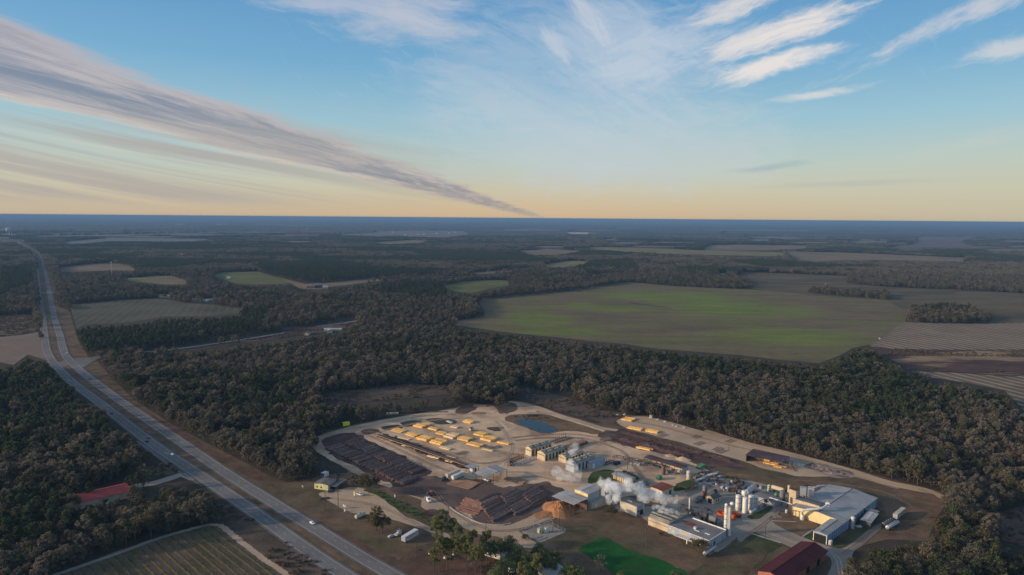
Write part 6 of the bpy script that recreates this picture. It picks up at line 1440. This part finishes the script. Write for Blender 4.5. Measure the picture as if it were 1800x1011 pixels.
signbox('white board on two legs at the lot entrance', 605.5, 894, 2.6, 1.4, 1.2, 'white'); signbox('small white marker below the white board', 606, 900, 1.2, 1.6, .4, 'white', 'marker'); signbox('pale post sign at the lot edge beside the white pickup', 623, 873, 1.4, 3, .6, 'beige')
signbox('small bluish road sign on the verge right of the highway', 532, 859, 1.6, 1.2, 1.2, 'blue', 'road_sign', 'road sign'); signbox('pale sign by the grass strip below the dark round tree', 694, 875, 1.2, 1.8, .6, 'grey')
for k, (u, v, lab) in enumerate(((755, 974, 'left white mailbox stone of a pair on the brown grass'), (763, 972, 'right white mailbox stone of a pair on the brown grass'), (782, 982, 'white marker stone left of the old machine'), (797, 977, 'white marker stone right of the old machine'))):
    x, y = G(u, v); q = MB(); q.lathe([(.7, -.05), (.75, .6), (.45, 1.2), (.05, 1.35)], 10); o = q.obj('marker_stone', BM['white']); o.location = (x, y, 0); tag(o, lab, 'stone')
x, y = G(790, 982); t = thing('old_machine', 'dark rusty machine left on the grass between white stones', 'machine', (x, y, 0), .5); q = MB(); q.box(-2.6, 2.4, -.9, .9, .4, 1.3); q.obj('body', BM['rust'], t); q = MB(); q.box(-1.6, .2, -.7, .7, 1.3, 2.1); q.obj('hood', BM['dark'], t); wheels(t, (-1.7, 1.6), 2.0, .5)
x, y = G(1146, 742); x, y = G(1144, 735); t = thing('white_marker_hut', 'tiny white hut at the foot of the woods right of the pond', 'hut', (x, y, 0)); q = MB(); q.box(-1.1, 1.1, -1, 1, 0, 3); q.obj('wall', BM['white'], t); q = MB(); q.box(-1.3, 1.3, -1.2, 1.2, 3, 3.2); q.obj('roof', BM['blue'], t)
# kerb wall along the pole pile road
c = resample(catmull([Vector(G(*p)) for p in ((790, 892), (806, 903), (829, 915), (846, 921), (860, 923), (880, 924), (898, 921))], 6), 1.5); q = MB()
for a, b in zip(c, c[1:]):
    d = (b - a).normalized(); n = Vector((-d.y, d.x)) * .35; q.poly([(*(a - n), -.05), (*(b - n), -.05), (*(b + n), -.05), (*(a + n), -.05), (*(a - n), .7), (*(b - n), .7), (*(b + n), .7), (*(a + n), .7)], [(0, 1, 5, 4), (2, 3, 7, 6), (4, 5, 6, 7)])
tag(q.obj('kerb_wall', M['concrete']), 'low pale kerb wall curving round the central pole pile', 'wall')

# ------------------------------------------------------------------ far buildings
x, y = G(585, 583); t = thing('white_farmhouse', 'white L shaped farmhouse with pale roof beside the side road in the woods', 'house', (x, y, 0), math.radians(5))
q = wall_mesh(30, 9, 4, 1.5, 'x'); q.v = [(a - 15, b, c) for a, b, c in q.v]; q.obj('wall', BM['concrete'], t); q = roof_mesh(30, 9, 4, 1.5, 'x', .5); q.v = [(a - 15, b, c) for a, b, c in q.v]; q.obj('roof', BM['rooflight'], t)
q = wall_mesh(9, 12, 3.6, 1.2, 'y'); q.v = [(a - 8, b - 12, c) for a, b, c in q.v]; q.obj('wing', BM['blue'], t); q = roof_mesh(9, 12, 3.6, 1.2, 'y', .5); q.v = [(a - 8, b - 12, c + .02) for a, b, c in q.v]; q.obj('wing_roof', BM['rooflight'], t)
for k in range(4):
    q = MB(); q.box(3 + k * 3, 4.3 + k * 3, -.06, 0, 1, 2.4); q.obj('window', BM['glass'], t)
bldg('field_shed', 'small cream shed left of the white farmhouse', 'shed', frame((542, 586), (547, 583), (537, 585), 3.5), 3.5, 1, 'x', 'cream', 'roofdark', .3)
def farhouse(name, label, u, v, L, Wd, h, wm, rm, ang=0, rise=2.2, group=None):
    x, y = G(u, v); t = thing(name, label, 'house', (x, y, 0), ang, group); q = wall_mesh(L, Wd, h, rise, 'x'); q.v = [(a - L / 2, b, c) for a, b, c in q.v]; q.obj('wall', BM[wm], t); q = roof_mesh(L, Wd, h, rise, 'x', .6); q.v = [(a - L / 2, b, c) for a, b, c in q.v]; q.obj('roof', BM[rm], t)
    q = MB()
    for k in range(3): q.box(-L * .35 + k * L * .3, -L * .35 + k * L * .3 + 1.4, -.08, 0, 1, 2.4)
    q.obj('window', BM['glass'], t)
farhouse('farm_shed', 'far orange brick farm shed on the tan field strip', 546, 507, 20, 14, 6, 'brick', 'roofdark', .1); farhouse('farm_barn', 'far dark roofed barn right of the orange brick shed', 557, 506, 24, 16, 7, 'dark', 'roofdark', .1, 4); farhouse('farmhouse', 'far white house right of the dark roofed barn', 572, 507, 13, 9, 5, 'white', 'rooflight', .2)
farhouse('wood_house', 'far wooden house with orange front at the grey field edge', 287, 523, 26, 12, 5, 'lumberpale', 'roofdark', -.1); farhouse('wood_house', 'far tan house right of the orange fronted one', 299, 523.5, 18, 10, 4.5, 'tan', 'roofold', .1)
for k, (u, v, lab) in enumerate(((341, 529, 'left white house of the far hamlet by the grey field'), (352, 531, 'second white house of the far hamlet by the grey field'), (361, 531.5, 'third white house of the far hamlet by the grey field'), (370, 529.5, 'right white house of the far hamlet by the grey field'))): farhouse('hamlet_house', lab, u, v, 13, 8, 4, 'white', 'rooflight', .3 * k, 1.6, 'far hamlet houses')
farhouse('far_house', 'far white house where wood meets the brown pasture', 1261, 485.5, 18, 11, 5, 'white', 'rooflight'); farhouse('far_house', 'far orange lit house right of the white one', 1272, 485, 16, 10, 4.5, 'cream', 'rooflight', .2)
farhouse('far_house', 'far white speck house beside the left green pasture', 401, 490.5, 10, 8, 5, 'white', 'rooflight'); farhouse('far_house', 'far white house by the small pale pasture near the mast', 234, 486.5, 16, 9, 5, 'white', 'rooflight')
farhouse('far_house', 'far pair gabled pink house in the dark middle woods', 779, 447, 50, 16, 9, 'cream', 'roofrust'); farhouse('far_house', 'far white house glinting in the left middle woods', 316, 451.5, 18, 12, 14, 'white', 'rooflight'); farhouse('far_house', 'far white house glinting in the right woods', 1495, 420.5, 30, 20, 16, 'white', 'rooflight')
farhouse('far_works', 'very far white works near the left horizon', 315, 396, 220, 60, 22, 'white', 'rooflight'); farhouse('far_works', 'very far white works right of the first near the horizon', 389, 396, 220, 60, 22, 'white', 'rooflight')
farhouse('far_works', 'far long white greenhouse works in the woods at centre', 1016, 411.5, 260, 60, 20, 'white', 'rooflight'); farhouse('far_works', 'very far white works near the right horizon', 1587, 395.5, 160, 60, 24, 'white', 'rooflight'); farhouse('far_works', 'very far white works near the centre horizon', 943, 392.5, 200, 60, 26, 'white', 'rooflight')
for k in range(7):
    u = 690 + k * 18; farhouse('field_hut', 'tiny white hut on the far blue grey field', u + (k * 37 % 11), 409 + (k * 5 % 6), 22, 14, 8, 'white', 'rooflight', 0, 2, 'white huts on the far blue grey field')
# water tower and mast
x, y = G(16.5, 415); t = thing('water_tower', 'pale water tower far off beside the end of the highway', 'water tower', (x, y, 0)); D_ = math.hypot(x, y); q = MB(); k = D_ / 1200 * 1.0
q.lathe([(3.2 * k, 7 * k), (4.0 * k, 8 * k), (4.0 * k, 10.4 * k), (2.5 * k, 11.6 * k), (.3 * k, 12 * k)], 24); q.obj('tank', BM['concrete'], t)
for i in range(6):
    a = i * 1.047; q = MB(); q.tube((3.6 * k * math.cos(a), 3.6 * k * math.sin(a), 0), (3.2 * k * math.cos(a), 3.2 * k * math.sin(a), 7.4 * k), .22 * k, .22 * k, 8); q.obj('leg', BM['concrete'], t)
q = MB(); q.tube((0, 0, 0), (0, 0, 7.2 * k), .7 * k, .7 * k, 10); q.obj('riser', BM['concrete'], t)
x, y = G(197, 489); t = thing('radio_mast', 'thin lattice radio mast in the left woods', 'radio mast', (x, y, 0)); q = MB()
for i in range(3):
    a = i * 2.094; q.tube((1.3 * math.cos(a), 1.3 * math.sin(a), 0), (.5 * math.cos(a), .5 * math.sin(a), 52), .35, .25, 6)
for k in range(12):
    z = k * 4.3; f = 1.3 - .8 * z / 52; q.tube((f, 0, z), (-f * .5, f * .87, z + 4), .2, .2, 5); q.tube((-f * .5, f * .87, z), (-f * .5, -f * .87, z + 4), .2, .2, 5)
q.obj('lattice', BM['concrete'], t); q = MB(); q.box(-1.8, 1.8, -1.8, 1.8, 49, 52); q.obj('antenna_head', BM['concrete'], t)

# ------------------------------------------------------------------ trees that stand alone
def lone(name, label, cat, u, v, kind, h, w, n, size, group=None, pts=None, mcol=None):
    x, y = G(u, v); t = thing(name, label, cat, (x, y, 0), random.uniform(0, 6), group); fn = KINDS[kind][0]
    cl = fn(RNG, h, w); link('crown', mesh_tris('crown', tri_cloud(cl, n, size, RNG), mcol or TM[kind]), t); link('trunk', trunk_mesh('trunk', h, w, kind, RNG, .3), t); return t
lone('oak_tree', 'big dark round oak between the yellow house and the pole decks', 'oak tree', 648, 867, 'oak', 15, 16, 2600, .85)
lone('oak_tree', 'dark oak at the right of a pair on the grass below the lot', 'oak tree', 672, 938, 'oak', 12, 11, 1500, .8)
TM['olive'] = foliage_mat('olive_leaves', [(.105, .085, .035), (.12, .095, .042)])
lone('leafless_tree', 'olive brown tree at the left of a pair on the grass below the lot', 'tree', 661, 933, 'bare', 17, 11, 1500, .75, mcol=TM['olive'])
lone('leafless_tree', 'brown bare tree left of the big dark round oak', 'tree', 620, 857, 'bare', 10, 10, 900, .8)
lone('round_bush', 'dark round bush on the grass between canopy and grey workshop', 'bush', 1073, 908, 'oak', 6.5, 10, 900, .7)
lone('round_bush', 'big brown bush before the corner of the flat roofed works', 'bush', 1228, 971, 'oak', 8, 13, 1500, .7, mcol=TM['brush'])
lone('round_bush', 'small green bush at the front wall of the flat roofed works', 'bush', 1163, 942, 'oak', 2.2, 4, 200, .5)
lone('round_bush', 'dark low bush on the gravel beside the substation', 'bush', 924, 949, 'oak', 3.2, 6, 350, .55)
lone('leafless_tree', 'thin bare whitish tree on the bright green lawn', 'tree', 1056, 1004, 'bare', 11, 9, 260, .5)
for k, (u, v, w, h) in enumerate(((1104, 837, 9, 3), (1114, 842, 6, 2.5), (1098, 832, 5, 2.2), (1290, 845, 8, 3), (1278, 842, 6, 2.4), (1302, 850, 6, 2))): lone('shrub', ['dark green shrub by the pole near the debarker', 'green shrub right of that pole', 'low shrub left of that pole', 'grey green shrub on the scrap ground', 'second grey green shrub on the scrap ground', 'low grey green shrub at the right of the scrap ground'][k], 'shrub', u, v, 'oak', h, w, 260, .6)
# tall pines in front
def tall_pine(n, kind=0):
    h = 27.0; w = 11.5; cl = []; k0 = .55 if kind == 0 else .42
    for _ in range(34):
        k = RNG.random() ** .75; zz = h * (k0 + (.97 - k0) * k); rr = w * .5 * (1.0 - .50 * k ** 2) * math.sqrt(RNG.random()); a = RNG.uniform(0, 6.28); cl.append((rr * math.cos(a), rr * math.sin(a), zz, RNG.uniform(.9, 1.9), RNG.uniform(.55, 1.05)))
    m = mesh_tris('crown', tri_cloud(cl, n, .55, RNG), TM['tallpine']); q = MB(); q.tube((0, 0, -.3), (.2, .1, h * .6), .34, .24, 8); q.tube((.2, .1, h * .6), (0, 0, h * .95), .24, .08, 8)
    for c in cl: q.tube((.15, .1, c[2] - RNG.uniform(.5, 2)), (c[0], c[1], c[2]), .10, .04, 5, False)
    return m, q.mesh('trunk', M['pinebark'])
TM['tallpine'] = foliage_mat('long_pine_needles', [(.16, .17, .06), (.21, .20, .07), (.14, .16, .06), (.235, .21, .08)], thin=.5)
M['pinebark'] = mat('pine_bark', (.11, .075, .055), .95, .3, .8)
TPN = [tall_pine(5200, _ % 2) for _ in range(5)]; PO = 'tall pines at the bottom of the photo'
def at_top(u, v, h): return G(u, v, h)
for k, (u, v, h, lab) in enumerate(((777, 897, 27, 'tallest open pine at the left of the pine row, crown against the dirt road'), (768, 905, 23, 'pine hidden close behind the left tallest pine'), (796, 910, 20, 'small pine crown beside the tall pole'), (806, 922, 23, 'pine third from the left with crown against the gravel road'),
        (826, 929, 24, 'pine fourth from the left with domed crown on a long bare trunk'), (856, 932, 22, 'pine with umbrella crown right under the short pole'), (772, 940, 22, 'olive pine standing left below the tallest pine'), (785, 943, 20, 'olive pine between the two left trunks'), (800, 940, 22, 'pine behind the third crown from the left'), (820, 946, 21, 'slim pine below the domed crown'),
        (836, 957, 22, 'yellowish pine in front of the white roofed house, left one'), (846, 952, 20, 'yellowish pine in front of the white roofed house, right one'), (762, 962, 19, 'yellowish thin pine far left at the bottom edge'), (918, 985, 20, 'olive pine right of the tiny white hut'), (944, 972, 18, 'olive pine before the grey roofed cottage'), (1010, 995, 16, 'olive pine near the green lawn corner'), (1092, 1004, 14, 'olive pine at the bottom of the green lawn'))):
    x, y = at_top(u, v, h); cm, tm = TPN[k % 5]; t = thing('tall_pine', lab, 'pine tree', (x, y, 0), random.uniform(0, 6.28), PO); s = h / 27.0; t.scale = (s * random.uniform(.9, 1.1), s * random.uniform(.9, 1.1), s); link('crown', cm, t); link('trunk', tm, t)
TM['livoak'] = foliage_mat('live_oak_leaves', [(.105, .138, .060), (.130, .156, .068), (.16, .168, .072)], thin=.5)
for k, (u, v, h, w, lab) in enumerate(((880, 946, 14, 13, 'broad dark oak behind the white roofed house, left one'), (893, 943, 15, 13, 'broad dark oak behind the white roofed house, right one'), (862, 952, 13, 10, 'dark oak left of the white roofed house'), (905, 958, 13, 12, 'dark oak right of the white roofed house'), (890, 980, 14, 13, 'dark oak in front of the white roofed house'), (915, 966, 13, 12, 'dark oak above the tiny white hut'), (928, 975, 13, 12, 'green oak right of the tiny white hut'),
        (949, 957, 12, 11, 'round green oak at the end of the gravel road'), (958, 966, 11, 10, 'green oak just below the round one'), (979, 969, 10, 9, 'dark green oak at the edge of the grass by the lawn'), (968, 980, 10, 9, 'green oak behind the grey roofed cottage'), (935, 990, 12, 11, 'green oak left of the grey roofed cottage'), (1002, 990, 11, 11, 'olive oak right of the grey roofed cottage'), (1020, 1000, 10, 11, 'brownish oak between the cottage and the green lawn'), (875, 997, 12, 11, 'brownish oak at the bottom edge left of the tiny white hut'), (1188, 1006, 9, 10, 'dull oak at the bottom right of the green lawn'))):
    x, y = at_top(u, v, h); t = thing('live_oak', lab, 'oak tree', (x, y, 0), random.uniform(0, 6.28), 'oaks round the houses at the bottom'); cm = mesh_tris('crown', tri_cloud(oak_clumps(RNG, h, w), 1500, .72, RNG), TM['livoak']); link('crown', cm, t); link('trunk', trunk_mesh('trunk', h, w, 'oak', RNG, .3), t)
# vineyard rows: each row a grassy ridge of low vines
def vineyard_rows():
    a, b = Vector(G(294, 956)), Vector(G(355, 1010)); d = (b - a).normalized(); n = Vector((-d.y, d.x)); top = [Vector(G(*p)) for p in ((40, 1028), (110, 1009), (202, 977), (279, 949), (330, 934), (368, 925), (384, 926), (400, 936), (419, 952), (458, 982), (500, 1012))]
    lo = min(p.dot(n) for p in top); hi = max(p.dot(n) for p in top); s = lo + 3.0; k = 0
    vm = foliage_mat('vine_shoots', [(.085, .095, .035), (.070, .085, .032), (.11, .10, .045)]); gm = mat('row_grass', (.125, .098, .052), .95, .3, .3, fine=1.5)
    while s < hi:
        pts = [];
        for p, q in zip(top, top[1:]):
            f0, f1 = p.dot(n) - s, q.dot(n) - s
            if f0 * f1 < 0: pts.append(p.lerp(q, f0 / (f0 - f1)))
        if pts:
            st = min(pts, key=lambda p: p.dot(d)) + d * 1.5; L = 150 if len(pts) < 2 else max((p - pts[0]).length for p in pts) - 3
            L = min(L, 150)
            if L > 8:
                o = thing('vine_row', 'low brown vine row on a grassy strip in the vineyard', 'vine row', (st.x, st.y, 0), math.atan2(d.y, d.x), 'vineyard rows'); q = MB(); m_ = int(L / 2); vs = []; fs = []
                for i in range(m_ + 1):
                    x = L * i / m_; vs += [(x, -1.0 + random.uniform(-.15, .15), .09), (x, 0, .28), (x, 1.0 + random.uniform(-.15, .15), .09)]
                    if i: b0 = 3 * i - 3; fs += [(b0, b0 + 3, b0 + 4, b0 + 1), (b0 + 1, b0 + 4, b0 + 5, b0 + 2)]
                q.poly(vs, fs); q.obj('grass_strip', gm, o)
                cl = [(x_, random.uniform(-.2, .2), .9, .8, .65) for x_ in np.arange(1, L, 1.5)]; link('vines', mesh_tris('vines', tri_cloud(cl, int(L * 7), .5, RNG), vm), o)
        s += 4.6; k += 1
vineyard_rows()

# ------------------------------------------------------------------ steam
def steam(name, label, puffs, dens, cell, group=None):
    bm = bmesh.new(); c0 = Vector(puffs[0][:3])
    for x, y, z, r in puffs:
        bmesh.ops.create_icosphere(bm, subdivisions=2, radius=r * 1.18, matrix=Matrix.Translation(Vector((x, y, z)) - c0))
    me = bpy.data.meshes.new(name); bm.to_mesh(me); bm.free()
    m = bpy.data.materials.new(name); m.use_nodes = True; t = m.node_tree; t.nodes.clear(); b = NT(t); o = b.n('ShaderNodeOutputMaterial'); pv = b.n('ShaderNodeVolumePrincipled')
    pv.inputs['Color'].default_value = (.97, .975, .98, 1); pos = b.n('ShaderNodeTexCoord').outputs['Object']
    nz = b.noise(pos, .22, 4, .6); nz2 = b.noise(pos, .75, 4, .65); b.put(pv.inputs['Density'], b.ss(nz * .5 + nz2 * .5, .40, .66) * dens); t.links.new(pv.outputs[0], o.inputs['Volume']); m.cycles.volume_step_rate = .35
    me.materials.append(m); ob = link(name, me); ob.location = c0; md = ob.modifiers.new('union', 'REMESH'); md.mode = 'VOXEL'; md.voxel_size = cell
    tx = bpy.data.textures.new(name, 'CLOUDS'); tx.noise_scale = puffs[len(puffs) // 2][3] * .9; tx.noise_depth = 3; dm = ob.modifiers.new('ragged', 'DISPLACE'); dm.texture = tx; dm.strength = puffs[len(puffs) // 2][3] * 1.0; dm.mid_level = .55
    return tag(ob, label, 'steam', group)
def puffline(pts, n, jit, rj=.25):
    out = []
    for (u0, v0, z0, r0), (u1, v1, z1, r1) in zip(pts, pts[1:]):
        for k in range(n):
            f = k / n; z = z0 + (z1 - z0) * f; r = (r0 + (r1 - r0) * f) * random.uniform(1 - rj, 1 + rj); x, y = G(u0 + (u1 - u0) * f, v0 + (v1 - v0) * f, z)
            out.append((x + random.gauss(0, jit * r), y + random.gauss(0, jit * r), max(z + random.gauss(0, jit * r), r * .9), r))
    return out
pl = puffline([(1186, 880, 9, 2.0), (1174, 877, 10, 3.4), (1156, 873, 11, 4.0), (1138, 869, 12, 4.2), (1122, 860, 15, 4.2), (1110, 851, 18, 4.4), (1102, 858, 15, 4.2), (1090, 864, 13, 4.4), (1076, 858, 15, 4.2), (1064, 849, 17, 3.8), (1056, 841, 19, 2.2)], 9, .34, .4) + puffline([(1084, 866, 12, 4), (1077, 874, 8, 3.6), (1073, 884, 4, 2.4)], 6, .55, .45)
pl = [(x, y, z, r * .54) for x, y, z, r in pl]
steam('steam_plume', 'thick white steam plume drifting left over the mill from a pipe', pl, .46, .35)
steam('steam_plume', 'thin white steam plume above the twin ridged old works', puffline([(1201, 904, 8, .5), (1190, 900, 9, .9), (1176, 896.5, 9.5, 1.4), (1162, 894, 10, 1.7), (1150, 889, 11, 1.6)], 5, .35), .38, .3)
steam('steam_cloud', 'faint grey steam drifting across the tall kiln and the yard', puffline([(1022, 845, 3, 1.6), (1014, 826, 10, 3.0), (1003, 812, 14, 2.6), (1006, 790, 18, 2.4), (1012, 780, 20, 2.8)], 4, .3) + puffline([(1018, 838, 5, 3), (1003, 836, 5, 3.6), (988, 834, 5, 3.8), (982, 838, 4, 2.6)], 4, .35), .15, .6)

# ------------------------------------------------------------------ haze: one closed box of even, thin blue air
def haze():
    m = bpy.data.materials.new('haze_air'); m.use_nodes = True; t = m.node_tree; t.nodes.clear()
    o = t.nodes.new('ShaderNodeOutputMaterial'); pv = t.nodes.new('ShaderNodeVolumePrincipled')
    pv.inputs['Color'].default_value = (.16, .295, .50, 1); pv.inputs['Density'].default_value = 6.5e-5; pv.inputs['Anisotropy'].default_value = 0.0
    t.links.new(pv.outputs[0], o.inputs['Volume'])
    b = MB(); b.box(-260000, 260000, -260000, 260000, -3.0, CAMH + 3.0)
    tag(b.obj('haze', m), kind='stuff')
haze()
